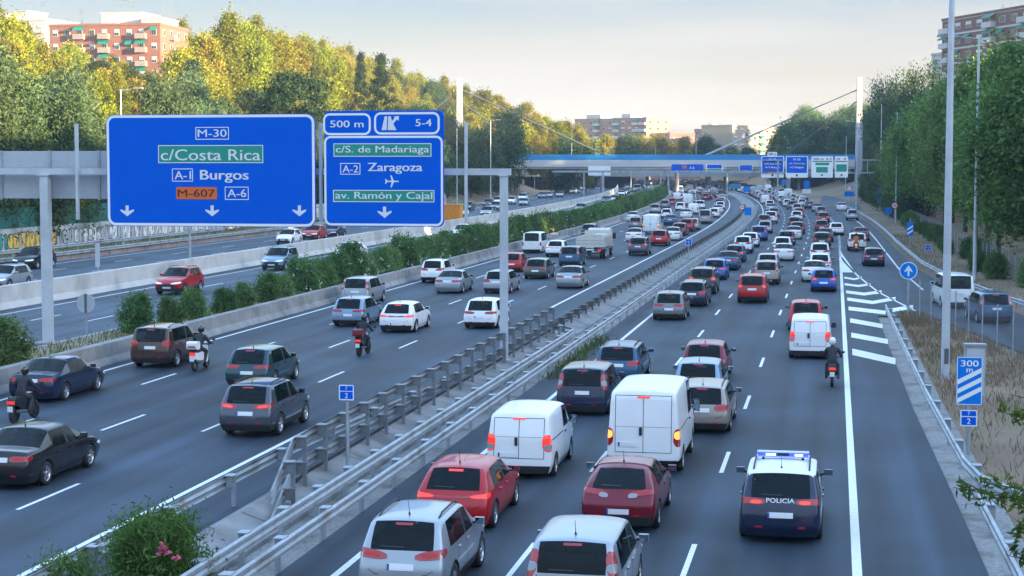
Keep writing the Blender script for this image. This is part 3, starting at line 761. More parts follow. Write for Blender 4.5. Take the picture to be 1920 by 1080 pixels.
    if not sp.get('norearglass'):
        fb = sp['xb'] - ra; zs = sp['belt'] - .50
        def seat(x, y0, y1, heads, nm):
            mb = MB(); mb.box((x - .05, y0, zs), (x + .5, y1, zs + .16)); mb.add([(x - .12, y0, zs + .05), (x - .12, y1, zs + .05), (x + .02, y1, zs + .05), (x + .02, y0, zs + .05), (x - .26, y0 + .04, zs + .66), (x - .26, y1 - .04, zs + .66), (x - .16, y1 - .04, zs + .66), (x - .16, y0 + .04, zs + .66)], [(0, 1, 5, 4), (2, 3, 7, 6), (1, 2, 6, 5), (3, 0, 4, 7), (4, 5, 6, 7)])
            for h in heads: mb.box((x - .30, h - .12, zs + .70), (x - .20, h + .12, zs + .88)); mb.box((x - .26, h - .03, zs + .6), (x - .24, h + .03, zs + .72))
            part(nm, mb.mesh(nm), 1, None, (mat('seat_fabric', (.05, .052, .056), .9),))
        seat(fb + .15, .14, .64, (.39,), 'seat'); seat(fb + .15, -.64, -.14, (-.39,), 'seat'); seat(fb - .75, -.62, .62, (-.38, .38), 'rear_bench')
    if sp.get('rails'):
        for sd in (-1, 1):
            mb = MB(); y = sd * Wd * .66; xs = np.linspace(sp['xr'][4] - ra + .3, sp['xh'] - ra + .05, 7); pts = []
            for i, x in enumerate(xs):
                q = S.up(x, y)
                if q: pts.append(q + Vector((0, 0, .05 if 0 < i < 6 else .0)))
            mb.path(pts, .02, 6); part('roof_rail', mb.mesh('roof_rail'), 1, None, (TRIM,))
    if sp.get('antenna', True) and sp['style'] != 'van':
        q = S.up((sp['xw'] + .15 if sp['style'] == 'sedan' else sp['xr'][4] + .35) - ra, 0); mb = MB(); mb.tube(q, q + Vector((-.1, 0, .28)), .008, .004, 5).tube(q, q + Vector((-.03, 0, .05)), .025, .012, 6); part('antenna', mb.mesh('antenna'), 2, None, (DARK,))
    if sp['style'] not in ('sedan',) and not sp.get('norearglass'):
        mb = MB(); S.ribbon(mb, lambda y, z: S.rear(y, z, .02), [(y, sp['belt'] + .07 + .01 * abs(y)) for y in np.linspace(-.05, .42, 6)], .022); part('wiper', mb.mesh('wiper'), 2, None, (DARK,))
    for sd in (-1, 1):
        for x in ([xb + .16] if sp.get('two_door') or sp.get('panel') else [xb + .16, xb - .62]):
            q = S.side(x, sp['belt'] - .13, sd)
            if q: mb = MB(); mb.box((q.x - .09, min(q.y, q.y + sd * .03), q.z - .018), (q.x + .09, max(q.y, q.y + sd * .03), q.z + .018)); part('door_handle', mb.mesh('door_handle'), 2, None, (PAINT['white'] if not sp.get('panel') else TRIM,))
    if sp.get('twin'):
        q = S.rear(.05, sp['belt'] - .10); mb = MB(); mb.box((q.x - .025, .03, q.z - .11), (q.x + .01, .11, q.z + .11)); part('door_handle', mb.mesh('door_handle'), 1, None, (DARK,))
        q = S.rear(-.3, sp['belt'] - .28)
    if sp.get('extra'): sp['extra'](S, part, sp)
    # far version: one mesh
    fv = MB(); slots = []
    def slot(m):
        if m not in slots: slots.append(m)
        return slots.index(m)
    slot(PAINT['white'])
    for o in parts:
        if o['lvl'] > 1: continue
        me = o.data; M4 = Matrix.Translation(o.location) @ o.rotation_euler.to_matrix().to_4x4()
        if o.parent is not root: M4 = (Matrix.Translation(o.parent.location) @ o.parent.rotation_euler.to_matrix().to_4x4()) @ M4
        n0 = len(fv.v); fv.v += [tuple(M4 @ v.co) for v in me.vertices]
        for p in me.polygons:
            fv.f.append(tuple(i + n0 for i in p.vertices)); fv.m.append(slot(me.materials[p.material_index])); fv.sm.append(p.use_smooth)
    fm = fv.mesh(name, False)
    for m in slots: fm.materials.append(m)
    for o in [root] + parts: COL.objects.unlink(o)
    return dict(root=root, far=fm, sp=sp, name=name, cat=cat)

def place_car(fam, paintname, loc, rz, label, group=None, lvl=2, lit=None, rename=None):
    F = FAMILIES[fam]; pm = PAINT[paintname]
    def setp(o):
        for i, sl_ in enumerate(o.material_slots):
            if sl_.material is PAINT['white']:
                sl_.link = 'OBJECT'; sl_.material = pm
            elif sl_.material is LLIT and fam not in LITF and lit is not LLIT:
                sl_.link = 'OBJECT'; sl_.material = lit or LCORE
    if lvl < 0:
        o = link(F['name'], F['far']); o.location = loc; o.rotation_euler = (0, 0, rz); setp(o)
        return tag(o, label, F['cat'], group)
    def cp(o, par):
        if o.get('lvl', 0) > lvl: return
        c = o.copy(); COL.objects.link(c); c.parent = par
        if par is None: c.location = loc; c.rotation_euler = (0, 0, rz)
        elif o.type == 'MESH': setp(c)
        if 'lvl' in c: del c['lvl']
        for ch in o.children: cp(ch, c)
        return c
    c = cp(F['root'], None); 
    return tag(c, label, F['cat'], group)

# ---- the kinds of vehicle
H_ = dict(style='hatch', L=4.2, W=1.79, H=1.47, ra=.80, wb=2.6, r=.315, belt=.93, hood=.96, nose=.74, xh=2.35, xc=3.12, xb=1.95, xr=[.10, .0, .02, .13, .52], bump=.50, stop_z=1.40,
          lights=[(-6, 50, .76, .90, .80, .92)], plate=(.62, .26))
def S_(**k): d = dict(H_); d.update(k); return d
FAMILIES['hatch'] = make_car('hatchback', 'car', S_())
FAMILIES['small'] = make_car('small_hatchback', 'car', S_(L=3.95, W=1.70, H=1.46, wb=2.47, ra=.72, xh=2.15, xc=2.92, xb=1.82, lights=[(8, 46, .74, .96, .78, .98)]))
FAMILIES['swoop'] = make_car('hatchback', 'car', S_(L=4.36, W=1.81, H=1.45, wb=2.67, top=.76, xr=[.10, 0, .02, .17, .62], belt=.96, bump=.54, plate=(.45, .26), lights=[(-30, 6, .80, .845, .80, .87), (6, 52, .80, .87, .80, .93, 1)], stop_lit=True, stop_z=1.36))
FAMILIES['coupe'] = make_car('coupe', 'car', S_(L=4.3, W=1.80, H=1.42, wb=2.64, top=.72, xr=[.10, 0, .0, .22, .85], belt=.97, bump=.56, xb=1.85, two_door=True, drop=.07, plate=(.50, .26), stop_z=0, lights=[(-8, 44, .83, .95, .90, 1.0), (-10, 8, .80, .90, .82, .91, 2)]))
FAMILIES['suv'] = make_car('crossover', 'car', S_(L=4.33, W=1.79, H=1.61, wb=2.63, ra=.86, r=.345, zb=.22, belt=1.05, hood=1.08, nose=.86, bump=.60, clad=True, rails=True, xr=[.10, 0, .02, .14, .42], plate=(.76, .26), stop_z=1.52,
          lights=[(-6, 52, .87, 1.02, .94, 1.12)]))
FAMILIES['boxsuv'] = make_car('crossover', 'car', S_(L=4.32, W=1.82, H=1.68, wb=2.67, ra=.84, r=.345, zb=.23, belt=1.08, hood=1.08, nose=.88, bump=.60, clad=True, rails=True, top=.84, xr=[.08, 0, .02, .09, .26], plate=(.86, .26), stop_z=1.58, lights=[(14, 44, .90, 1.16, .92, 1.16)]))
FAMILIES['mpv'] = make_car('people_carrier', 'car', S_(L=4.35, W=1.82, H=1.60, wb=2.64, belt=1.00, hood=1.03, nose=.80, top=.83, xr=[.10, 0, .03, .09, .30], bump=.54, plate=(.80, .26), stop_z=1.51, xh=2.55, xc=3.38,
          lights=[(24, 47, .90, 1.42, .90, 1.40), (24, 46, 1.04, 1.2, 1.04, 1.2, 2)]))
FAMILIES['estate'] = make_car('estate_car', 'car', S_(L=4.65, W=1.80, H=1.46, wb=2.7, ra=.95, belt=.93, hood=.95, nose=.72, top=.80, xr=[.10, 0, .02, .10, .42], rails=True, xh=2.75, xc=3.5, xb=2.3, plate=(.76, .26), lights=[(4, 48, .72, .94, .78, .96)], stop_z=1.38))
FAMILIES['sedan'] = make_car('saloon_car', 'car', S_(style='sedan', L=4.65, W=1.80, H=1.43, wb=2.7, ra=1.0, belt=.92, hood=.94, nose=.70, deck=1.0, xd=.72, xw=1.45, xr=[.10, 0, .02, .08, .12], xh=2.65, xc=3.45, xb=2.3, top=.76, bump=.54, plate=(.80, .26), stop_z=0,
          lights=[(-4, 46, .74, .90, .78, .90)], darkrear=False))
FAMILIES['kangoo'] = make_car('delivery_van', 'van', S_(style='van', L=4.25, W=1.83, H=1.78, wb=2.7, ra=.75, r=.31, belt=1.12, hood=1.14, nose=.86, top=.87, xr=[.06, 0, .01, .03, .17], panel=True, norearglass=True, twin=True, xb=2.2, xh=2.75, xc=3.45, bump=.52, darkrear=True, plate=(.66, .26), plate_y=.3, stop_z=1.62, stop_lit=True, slide=True, mirror=.12, frear=.95,
          lights=[(20, 42, .76, 1.20, .76, 1.22, 1), (21, 41, .80, .95, .80, .95, 2)]))
FAMILIES['boxer'] = make_car('panel_van', 'van', S_(style='van', L=5.0, W=2.05, H=2.31, wb=3.05, ra=.98, r=.345, zb=.34, belt=1.30, hood=1.28, nose=1.02, top=.88, xr=[.04, 0, .0, .02, .10], panel=True, norearglass=True, twin=True, xb=2.85, xh=3.75, xc=4.38, bump=.58, plate=(.84, .26), plate_y=.42, stop_z=2.12, stop_lit=True, slide=True, mirror=.19, frear=.955, clad=False, drop=.06,
          lights=[(24, 46, .80, 1.28, .80, 1.28, 0), (25, 44, 1.0, 1.22, 1.0, 1.22, 3)]))
FAMILIES['kombi'] = make_car('window_van', 'van', S_(style='van', L=4.9, W=1.90, H=1.94, wb=2.95, ra=.95, r=.32, belt=1.14, hood=1.14, nose=.88, top=.86, xr=[.05, 0, .01, .03, .14], panel=False, xb=2.6, xh=3.35, xc=4.05, bump=.52, plate=(.86, .26), stop_z=0, mirror=.12, frear=.95, lights=[(26, 44, .72, 1.05, .72, 1.05)]))
def police_extra(S, part, sp):
    ra = sp['ra']; q = S.up(1.05, 0)
    mb = MB(); mb.box((q.x - .14, -.60, q.z + .05), (q.x + .14, .60, q.z + .075), 1); mb.box((q.x - .12, -.57, q.z + .075), (q.x + .12, -.14, q.z + .15), 0); mb.box((q.x - .12, .14, q.z + .075), (q.x + .12, .57, q.z + .15), 0); mb.box((q.x - .10, -.14, q.z + .075), (q.x + .10, .14, q.z + .14), 2)
    mb.box((q.x - .13, -.59, q.z + .15), (q.x + .13, .59, q.z + .165), 1)
    for y in (-.45, .45): mb.box((q.x - .04, y - .03, q.z - .02), (q.x + .04, y + .03, q.z + .05), 2)
    for y in (-.40, -.32, .22, .34): mb.box((q.x - .125, y - .05, q.z + .085), (q.x - .118, y + .05, q.z + .125), 3)
    vs_, fs_ = text_geo('POLICIA', .62, .098, bold=.012)
    lt = MB(); zl = sp['belt'] - .045
    for f in fs_:
        q4 = [S.rear(-vs_[i][0], zl + vs_[i][1], .006) for i in f]
        if all(q4): lt.add(q4, [tuple(range(len(q4)))])
    lt.box((S.rear(-.17, zl + .12)[0] - .008, -.185, zl + .07), (S.rear(-.17, zl + .12)[0] - .003, -.165, zl + .085))
    part('lettering', lt.mesh('lettering'), 1, None, (WHITE,))
    part('light_bar', mb.mesh('light_bar'), 0, None, (mat('beacon_blue', (.01, .02, .6), .2, emit=(.02, .05, 1), es=.5, coat=1), mat('beacon_cover', (.2, .28, .7), .2, emit=(.2, .3, 1), es=.1), DARK, mat('beacon_flash', (.8, .85, 1), .2, emit=(.7, .78, 1), es=.8)))
FAMILIES['police'] = make_car('police_car', 'police car', S_(L=4.43, W=1.87, H=1.57, wb=2.78, ra=.86, r=.335, zb=.17, belt=1.02, hood=1.03, nose=.80, top=.82, xr=[.10, 0, .03, .12, .42], bump=.54, plate=(.66, .28), stop_z=0, xh=2.6, xc=3.45, rails=True, lights=[(-4, 46, .88, 1.01, .90, 1.04, 0), (2, 22, .90, .98, .90, .98, 1)], extra=police_extra, roofpaint=1.475, darkrear=False))
# ============================================================ sign gantry, lamp posts, small signs
SBLUE = mat('sign_blue', (.0015, .105, .62), .8, var=.05, vscale=1.2, spec=.02)
SWHITE = mat('sign_white', (.80, .82, .84), .4)
SGREEN = mat('sign_green', (.004, .27, .20), .5)
SORANGE = mat('sign_orange', (.72, .13, .015), .4)
SBLACK = mat('sign_black', (.012, .012, .012), .5)
SGREY = mat('sign_letter_grey', (.70, .74, .76), .4)
SLIGHT = mat('sign_light_blue', (.003, .19, .66), .7, spec=.05)
ALU = mat('aluminium_back', (.46, .51, .56), .45, .2, var=.08, vscale=2)
SG = 69.3
class Board:
    """Things lying on an upright plane across the road, placed where the photo shows them on that plane."""
    def __init__(s, sval, t0, z0): s.s, s.t0, s.z0 = sval, t0, z0
    def p(s, u, v): t, z = on_s(u, v, s.s); return t - s.t0, z - s.z0
def frame_obj(name, sval, t, z, parent=None):
    o = empty(name, W(sval, t, z), head(sval) - math.pi / 2); return o      # local x across the road, y along it, z up
def rrect(x0, z0, x1, z1, r, n=5):
    q = []
    for cx, cz, a in ((x1 - r, z1 - r, 0), (x0 + r, z1 - r, 90), (x0 + r, z0 + r, 180), (x1 - r, z0 + r, 270)):
        for i in range(n + 1): b = R(a + 90 * i / n); q.append((cx + math.cos(b) * r, cz + math.sin(b) * r))
    return q[::-1]
def ring(mb, x0, z0, x1, z1, r, w, y, mi=0, d=.006):
    a = rrect(x0, z0, x1, z1, r); b = rrect(x0 + w, z0 + w, x1 - w, z1 - w, max(.004, r - w)); n = len(a)
    vs = [(p[0], y, p[1]) for p in a + b]; mb.add(vs, [(i, (i + 1) % n, n + (i + 1) % n, n + i) for i in range(n)], mi)
def flat_text(mb, txt, x0, z0, x1, z1, y, mi=0, bold=.015):
    b = .030 * (z1 - z0) * (1 if bold > .014 else .6); V, F_ = text_geo(txt, x1 - x0 - 2 * b, z1 - z0, 0); cx, cz = (x0 + x1) / 2, (z0 + z1) / 2
    for i, dx in enumerate((-b, 0, b)): mb.add([(v[0] + cx + dx, y - .0011 * i, v[1] + cz) for v in V], F_, mi)
ARROW = [(-.11, .5), (.11, .5), (.11, -.02), (.46, .14), (.5, .02), (0, -.5), (-.5, .02), (-.46, .14), (-.11, -.02)]
PLANE = [(0.5, 0), (.42, .05), (.14, .06), (-.02, .5), (-.10, .5), (-.02, .06), (-.30, .05), (-.40, .2), (-.46, .2), (-.42, 0), (-.46, -.2), (-.40, -.2), (-.30, -.05), (-.02, -.06), (-.10, -.5), (-.02, -.5), (.14, -.06), (.42, -.05)]
def shape(mb, pts, x0, z0, x1, z1, y, mi): mb.poly([((x0 + x1) / 2 + p[0] * (x1 - x0), y, (z0 + z1) / 2 + p[1] * (z1 - z0)) for p in pts][::-1], mi)

def q3(zx, zy): return 200 + zx / 3.0, 200 + zy / 3.0        # reading of the enlarged sign
gr = frame_obj('sign_gantry', SG + .55, on_s(945, 690, SG + .55)[0], 0); gt0 = W(SG, 0); tC = on_s(945, 690, SG + .55)[0]
tag(gr, 'galvanised steel gantry on two posts carrying the big blue motorway signs', 'sign gantry')
tL = on_s(90, 600, SG + .55)[0] - tC
zt = on_s(945, 316, SG + .55)[1]
def postm(h, r): 
    g = MB(); g.box((-r, -r, 0), (r, r, h - .3), 0); g.box((-r * 1.9, -r * 1.9, 0), (r * 1.9, r * 1.9, .05))
    for a in (-1, 1):
        g.box((a * r * 1.15 - .015, -r * 1.7, .05), (a * r * 1.15 + .015, r * 1.7, .32)); g.box((-r * 1.7, a * r * 1.15 - .015, .05), (r * 1.7, a * r * 1.15 + .015, .32))
    g.box((-r * 1.3, -r * 1.3, h - .32), (r * 1.3, r * 1.3, h - .27)); return g
o = postm(zt, .15).build('post', GPOLE, gr)
o = postm(zt - .3, .185).build('post', GPOLE, gr); o.location = (tL, 0, .3)
g = MB(); g.box((tL - 6, -.16, zt - .27), (.28, .16, zt)); g.box((tL - .35, -.2, zt - .29), (tL + .35, .2, zt - .272))
for x in np.arange(tL + 1.6, -1, 1.55): g.box((x - .05, -.36, zt - 2.2), (x + .05, -.17, zt + 1.9))
g.build('beam', GPOLE, gr)
g = MB(); g.box((-.6, -.6, -.1), (.6, .6, .04)); o = g.build('footing', CONC, gr); o.location = (tL, 0, .62)

def sign_panel(name, label, corners, cat='road sign', bl=SBLUE, depth=.07, back=ALU):
    (ua, va), (ub, vb) = corners
    ta, za = on_s(ua, vb, SG); tb, zb_ = on_s(ub, va, SG)
    B = Board(SG, (ta + tb) / 2, za); root = frame_obj(name, SG, B.t0, za); w, h = tb - ta, zb_ - za
    tag(root, label, cat, 'blue motorway signs on the gantry')
    return B, root, w, h
# the wide sign
B, rt, w, h = sign_panel('motorway_sign', 'wide blue motorway sign reading M-30, c/Costa Rica and A-1 Burgos', (q3(8, 40), q3(1172, 670)))
g = MB(); g.slab(rrect(-w / 2, 0, w / 2, h, .38), -.04, .04, 0); g.build('panel', [SBLUE], rt)
g = MB(); ring(g, -w / 2 + .02, .02, w / 2 - .02, h - .02, .36, .11, -.046); g.build('border', SWHITE, rt)
def X(zx, zy): return B.p(*q3(zx, zy))
def boxed(g, a, b, txt, ta, tb, bgm=None, fg=0, y=-.05, lw=.03, border=0, bold=.012):
    x0, z1 = X(*a); x1, z0 = X(*b)
    if bgm is not None: g.slab([(x0, z0), (x0, z1), (x1, z1), (x1, z0)], y, -.041, bgm)
    if border is not None: ring(g, x0, z0, x1, z1, .02, lw, y - .004, border)
    p0, p1 = X(*ta), X(*tb); flat_text(g, txt, p0[0], p1[1], p1[0], p0[1], y - .006, fg, bold)
LM = [SGREY, SGREEN, SORANGE, SBLACK, SWHITE]
g = MB(); boxed(g, (502, 115), (690, 185), 'M-30', (514, 128), (678, 170), None, 0, border=4); g.build('lettering', LM, rt)
g = MB(); boxed(g, (292, 217), (883, 317), 'c/Costa Rica', (306, 240), (868, 302), 1, 0, border=4); g.build('lettering', LM, rt)
g = MB(); boxed(g, (370, 348), (488, 421), 'A-1', (384, 362), (478, 408), None, 0, border=4); p0, p1 = X(527, 356), X(802, 428); flat_text(g, 'Burgos', p0[0], p1[1], p1[0], p0[1], -.05, 0, .03); g.build('lettering', LM, rt)
g = MB(); boxed(g, (393, 452), (622, 521), 'M-607', (402, 465), (612, 507), 2, 3, border=None); boxed(g, (667, 450), (801, 524), 'A-6', (681, 464), (788, 509), None, 0, border=4); g.build('lettering', LM, rt)
for cx in (118, 596, 1086):
    g = MB(); p0, p1 = X(cx - 40, 555), X(cx + 40, 617); shape(g, ARROW, p0[0], p1[1], p1[0], p0[1], -.05, 0); g.build('arrow', SGREY, rt)
# the narrower sign with its two tabs on top
B, rt, w, h = sign_panel('motorway_sign', 'narrower blue exit sign reading c/S. de Madariaga, Zaragoza and av. Ramón y Cajal', (q3(1216, 20), q3(1896, 672)))
g = MB(); g.slab(rrect(-w / 2 + .1, 0, w / 2, h, .25), -.04, .04, 0); g.build('panel', [SBLUE], rt)
g = MB()
for a, b in (((1218, 38), (1488, 160)), ((1505, 32), (1875, 156)), ((1224, 165), (1894, 672))):
    x0, z1 = X(*a); x1, z0 = X(*b); ring(g, x0, z0, x1, z1, .28, .09, -.046)
g.build('border', SWHITE, rt)
g = MB(); p0, p1 = X(1258, 78), X(1448, 116); flat_text(g, '500 m', p0[0], p1[1], p1[0], p0[1], -.05, 0, .03); g.build('lettering', LM, rt)
g = MB(); p0, p1 = X(1738, 70), X(1830, 110); flat_text(g, '5-4', p0[0], p1[1], p1[0], p0[1], -.05, 0, .03); g.build('lettering', LM, rt)
g = MB()
for pl_ in ([(1548, 132), (1566, 54), (1580, 54), (1576, 132)], [(1582, 132), (1586, 54), (1600, 54), (1606, 82), (1622, 62), (1616, 56), (1646, 52), (1644, 80), (1634, 72), (1614, 96), (1632, 132)]): g.poly([(X(*q)[0], -.05, X(*q)[1]) for q in pl_])
g.build('exit_symbol', SGREY, rt)
g = MB(); boxed(g, (1278, 207), (1828, 281), 'c/S. de Madariaga', (1290, 220), (1816, 270), 1, 0, border=4); g.build('lettering', LM, rt)
g = MB(); boxed(g, (1316, 317), (1429, 382), 'A-2', (1328, 330), (1418, 370), None, 0, border=4); p0, p1 = X(1470, 316), X(1778, 378); flat_text(g, 'Zaragoza', p0[0], p1[1], p1[0], p0[1], -.05, 0, .03); g.build('lettering', LM, rt)
g = MB(); p0, p1 = X(1564, 386), X(1648, 454); shape(g, PLANE, p0[0], p1[1], p1[0], p0[1], -.05, 0); g.build('aircraft_symbol', SGREY, rt)
g = MB(); boxed(g, (1276, 468), (1845, 538), 'av. Ramón y Cajal', (1288, 478), (1834, 532), 1, 0, border=4); g.build('lettering', LM, rt)
g = MB(); p0, p1 = X(1524, 562), X(1606, 626); shape(g, ARROW, p0[0], p1[1], p1[0], p0[1], -.05, 0); g.build('arrow', SGREY, rt)
# back of the sign for the oncoming side: ribbed aluminium
s_ = SG + 1.2; t0, z1 = on_s(0, 283, s_); t1, z0 = on_s(206, 373, s_); t0 -= 5
rt = frame_obj('motorway_sign', s_, (t0 + t1) / 2, z0); tag(rt, 'ribbed aluminium back of a sign that faces the oncoming traffic, on the gantry', 'road sign')
w, h = t1 - t0, z1 - z0; g = MB(); n = 20
for k in range(n):
    a, b = h * k / n, h * (k + 1) / n
    g.box((-w / 2, -.02, a + .012), (w / 2, .03, b - .012)); 
g.box((-w / 2 + .01, .0, .01), (w / 2 - .01, .05, h - .01)); g.build('panel', ALU, rt)
for x in np.arange(-w / 2 + .5, w / 2, 2.28): g = MB(); g.box((x - .05, -.1, -.05), (x + .05, -.022, h + .02)); g.build('stiffener', GALV, rt)

def lamp_post(label, u, v, top, arm=None, r=.12, z=0.0, group='lamp posts along the motorway', dbl=False, at=None, kind='lamp_post', rz=None):
    p = px(u, v, z) if at is None else at
    a, b = (u - 960) / FPX, (540 - top) / FPX
    h = CAMH + p.y * (-SP + b * CP) / (CP + b * SP) - p.z
    s_, t_ = st(p.x, p.y)
    root = empty(kind, p, head(s_) - math.pi / 2 if rz is None else rz); tag(root, label, 'lamp post', group)
    g = MB(); g.tube((0, 0, -.3), (0, 0, h), r, r * .5, 10); g.tube((0, 0, -.3), (0, 0, .25), r * 1.5, r * 1.4, 10); g.build('pole', GPOLE, root)
    for sd in ([arm] if not dbl else [-arm, arm]) if arm else []:
        g = MB(); g.tube((0, 0, h - .1), (sd, 0, h + .12), .05, .04, 6); g.build('arm', GALV, root)
        g = MB(); g.box((sd - .12, -.16, h + .06), (sd + (.75 if sd > 0 else -.75), .16, h + .2)) if sd > 0 else g.box((sd - .75, -.16, h + .06), (sd + .12, .16, h + .2)); g.build('lamp_head', GALV, root)
    return root
def mast(label, u, v, r, h):
    p = px(u, v, .1); root = empty('light_mast', p); tag(root, label, 'light mast')
    g = MB(); g.tube((0, 0, -.3), (0, 0, 9), r, r * .82, 14); g.tube((0, 0, 9), (0, 0, h), r * .82, r * .4, 14); g.build('pole', GPOLE, root)
    g = MB(); g.box((-r * .5, -r - .012, .5), (r * .5, -r * .8, 1.1)); g.build('hatch', GALVD, root)
mast('tall galvanised light mast rising out of the picture above the dry bank', 1772, 705, .17, 24)
lamp_post('tall lamp post with a long arm before the leafy trees, behind the white van', 1827, 525, 70, -2.2, .15)
lamp_post('lamp post in the planted strip whose head shows just above the wide blue sign', 337, 600, 168, 1.4, .11, .3, at=W(150, -64.5, .4))
lamp_post('slim lamp post between the gantry and the footbridge, on the wooded side', 920, 400, 226, 1.2, .11, at=pd(920, 392, 330) * 1)
for i, (u, v, top) in enumerate(((1650, 395, 195), (1679, 420, 210), (1605, 400, 228), (1585, 390, 255))):
    lamp_post(('slim grey pole beside the far sign gantry, the taller one', 'slim lamp post before the dark trees, just past the round speed sign', 'slim lamp post with a short arm near the bridge pylon', 'thin lamp post at the mouth of the straight branch road')[i], u, v, top, (None, None, -1.3, None)[i], .10)
for i, (u, v, top) in enumerate(((857, 405, 240), (1002, 372, 318), (1183, 352, 318), (1033, 368, 318), (1209, 352, 320), (1072, 300, 268), (1117, 300, 274), (1229, 300, 276), (1305, 300, 262))):
    p = pd(u, 385, 300) if i == 0 else pd(u, v, 520 if v > 320 else 455)
    if v > 320 or i == 0: p.z = .3
    else: p.z = 8.2
    lamp_post('slim distant lamp post on the footbridge deck' if v < 320 else 'slim distant lamp post beside the oncoming roads before the footbridge', u, v, top, None, .09, at=p, group='slim lamp posts by the footbridge' if v > 320 else 'thin posts standing on the footbridge')
def post_sign(name, label, u, v, z, sw_, sh, top_v, build, pole=.04, group=None, cat='road sign', at=None, rz=None):
    p = px(u, v, z) if at is None else at; s_, t_ = st(p.x, p.y)
    b = (540 - top_v) / FPX; zt_ = CAMH + p.y * (-SP + b * CP) / (CP + b * SP)
    root = empty(name, p, head(s_) - math.pi / 2 if rz is None else rz); tag(root, label, cat, group)
    g = MB(); g.tube((0, .06, -.3), (0, .06, zt_ - p.z - .05), pole, pole, 8); g.build('pole', GALV, root)
    build(root, zt_ - p.z - sh); return root
def disc(mb, r, zc, y0, y1, mi=0, n=28): mb.slab([(math.cos(-2 * math.pi * i / n) * r, zc + math.sin(-2 * math.pi * i / n) * r) for i in range(n)], y0, y1, mi)
def arrow_sign(root, z):
    g = MB(); disc(g, .49, z + .49, -.02, .02); g.build('panel', SLIGHT, root)
    g = MB(); n = 28; vs = [(math.cos(2 * math.pi * i / n) * r, -.025, z + .49 + math.sin(2 * math.pi * i / n) * r) for r in (.485, .445) for i in range(n)]
    g.add(vs, [(i, (i + 1) % n, n + (i + 1) % n, n + i) for i in range(n)]); g.build('border', SWHITE, root)
    g = MB(); shape(g, [(-p[0], -p[1]) for p in ARROW], -.22, z + .19, .22, z + .79, -.026, 0); g.build('arrow', SGREY, root)
post_sign('arrow_sign', 'round blue sign with a white upward arrow on a thin pole at the road nose', 1702, 592, 0, 1, .98, 491, arrow_sign, .045)
def km_sign(root, z, s=.42, top='7', bot='2'):
    g = MB(); g.slab(rrect(-s / 2, z, s / 2, z + s, .04), -.015, .015); g.build('panel', SLIGHT if top == ' ' else SBLUE, root)
    g = MB(); ring(g, -s / 2 + .005, z + .005, s / 2 - .005, z + s - .005, .035, .03, -.019); g.box((-s / 2 + .03, -.019, z + s * .56), (s / 2 - .03, -.017, z + s * .60)); g.build('border', SWHITE, root)
    g = MB(); flat_text(g, bot, -s * .10, z + s * .15, s * .10, z + s * .48, -.021, 0, .03); flat_text(g, top, -s * .07, z + s * .68, s * .07, z + s * .88, -.021, 0, .02); g.build('lettering', SGREY, root)
MED = dict(z=0)
post_sign('kilometre_sign', 'small blue kilometre plate with a 2 among the steel barriers of the median', 651, 905, 0, .4, .42, 721, lambda r, z: km_sign(r, z), .04)
post_sign('kilometre_sign', 'small distant blue kilometre plate in the median beside the red car', 1291, 492, 0, .5, .5, 449, lambda r, z: km_sign(r, z, .55), .04)
post_sign('kilometre_sign', 'small blue kilometre plate behind the guardrail above the joining road', 1740, 490, 0.2, .5, .5, 459, lambda r, z: km_sign(r, z, .5), .04)
def dist_sign(root, z):
    w, h = .72, 1.4; zz = z
    g = MB(); g.slab(rrect(-w / 2, zz, w / 2, zz + h, .05), -.02, .02); g.build('panel', SLIGHT, root)
    g = MB(); ring(g, -w / 2 + .005, zz + .005, w / 2 - .005, zz + h - .005, .045, .022, -.024)
    for k in range(3):
        zb_ = zz + .05 + k * .27; g.poly([(-w / 2 + .03, -.026, zb_), (-w / 2 + .03, -.026, zb_ + .14), (w / 2 - .03, -.026, zb_ + .14 + .36), (w / 2 - .03, -.026, zb_ + .36)])
    g.build('stripe', SWHITE, root)
    g = MB(); flat_text(g, '300', -.25, zz + 1.12, .25, zz + 1.30, -.026, 0, .03); flat_text(g, 'm', -.09, zz + .95, .09, zz + 1.06, -.0262, 0, .03); g.build('lettering', SWHITE, root)
    s = .48; km = -.62
    g = MB(); g.slab(rrect(-s / 2, zz + km, s / 2, zz + km + s, .03), -.02, .015); g.build('lower_plate', SBLUE, root)
    g = MB(); ring(g, -s / 2, zz + km, s / 2, zz + km + s, .03, .035, -.024); g.box((-s / 2, -.025, zz + km + s * .56), (s / 2, -.022, zz + km + s * .62)); flat_text(g, '2', -.05, zz + km + .07, .05, zz + km + .23, -.026, 0, .03); flat_text(g, '7', -.03, zz + km + .33, .03, zz + km + .43, -.026, 0, .02); g.build('lettering', SGREY, root)
post_sign('distance_sign', 'blue 300 m distance sign with three white stripes above a small plate with a 2', 1815, 852, 0, .72, 1.4, 669, dist_sign, .06)
def stripes2(root, z):
    w, h = .62, 1.35
    g = MB(); g.slab(rrect(-w / 2, z, w / 2, z + h, .05), -.02, .02); g.build('panel', SLIGHT, root)
    g = MB()
    for k in range(2): zb_ = z + .1 + k * .42; g.poly([(-w / 2 + .03, -.026, zb_), (-w / 2 + .03, -.026, zb_ + .18), (w / 2 - .03, -.026, zb_ + .18 + .35), (w / 2 - .03, -.026, zb_ + .35)])
    g.build('stripe', SWHITE, root)
post_sign('distance_sign', 'distant blue distance sign with two white stripes behind the curving guardrail', 1706, 462, .2, .9, 1.8, 408, stripes2, .04)
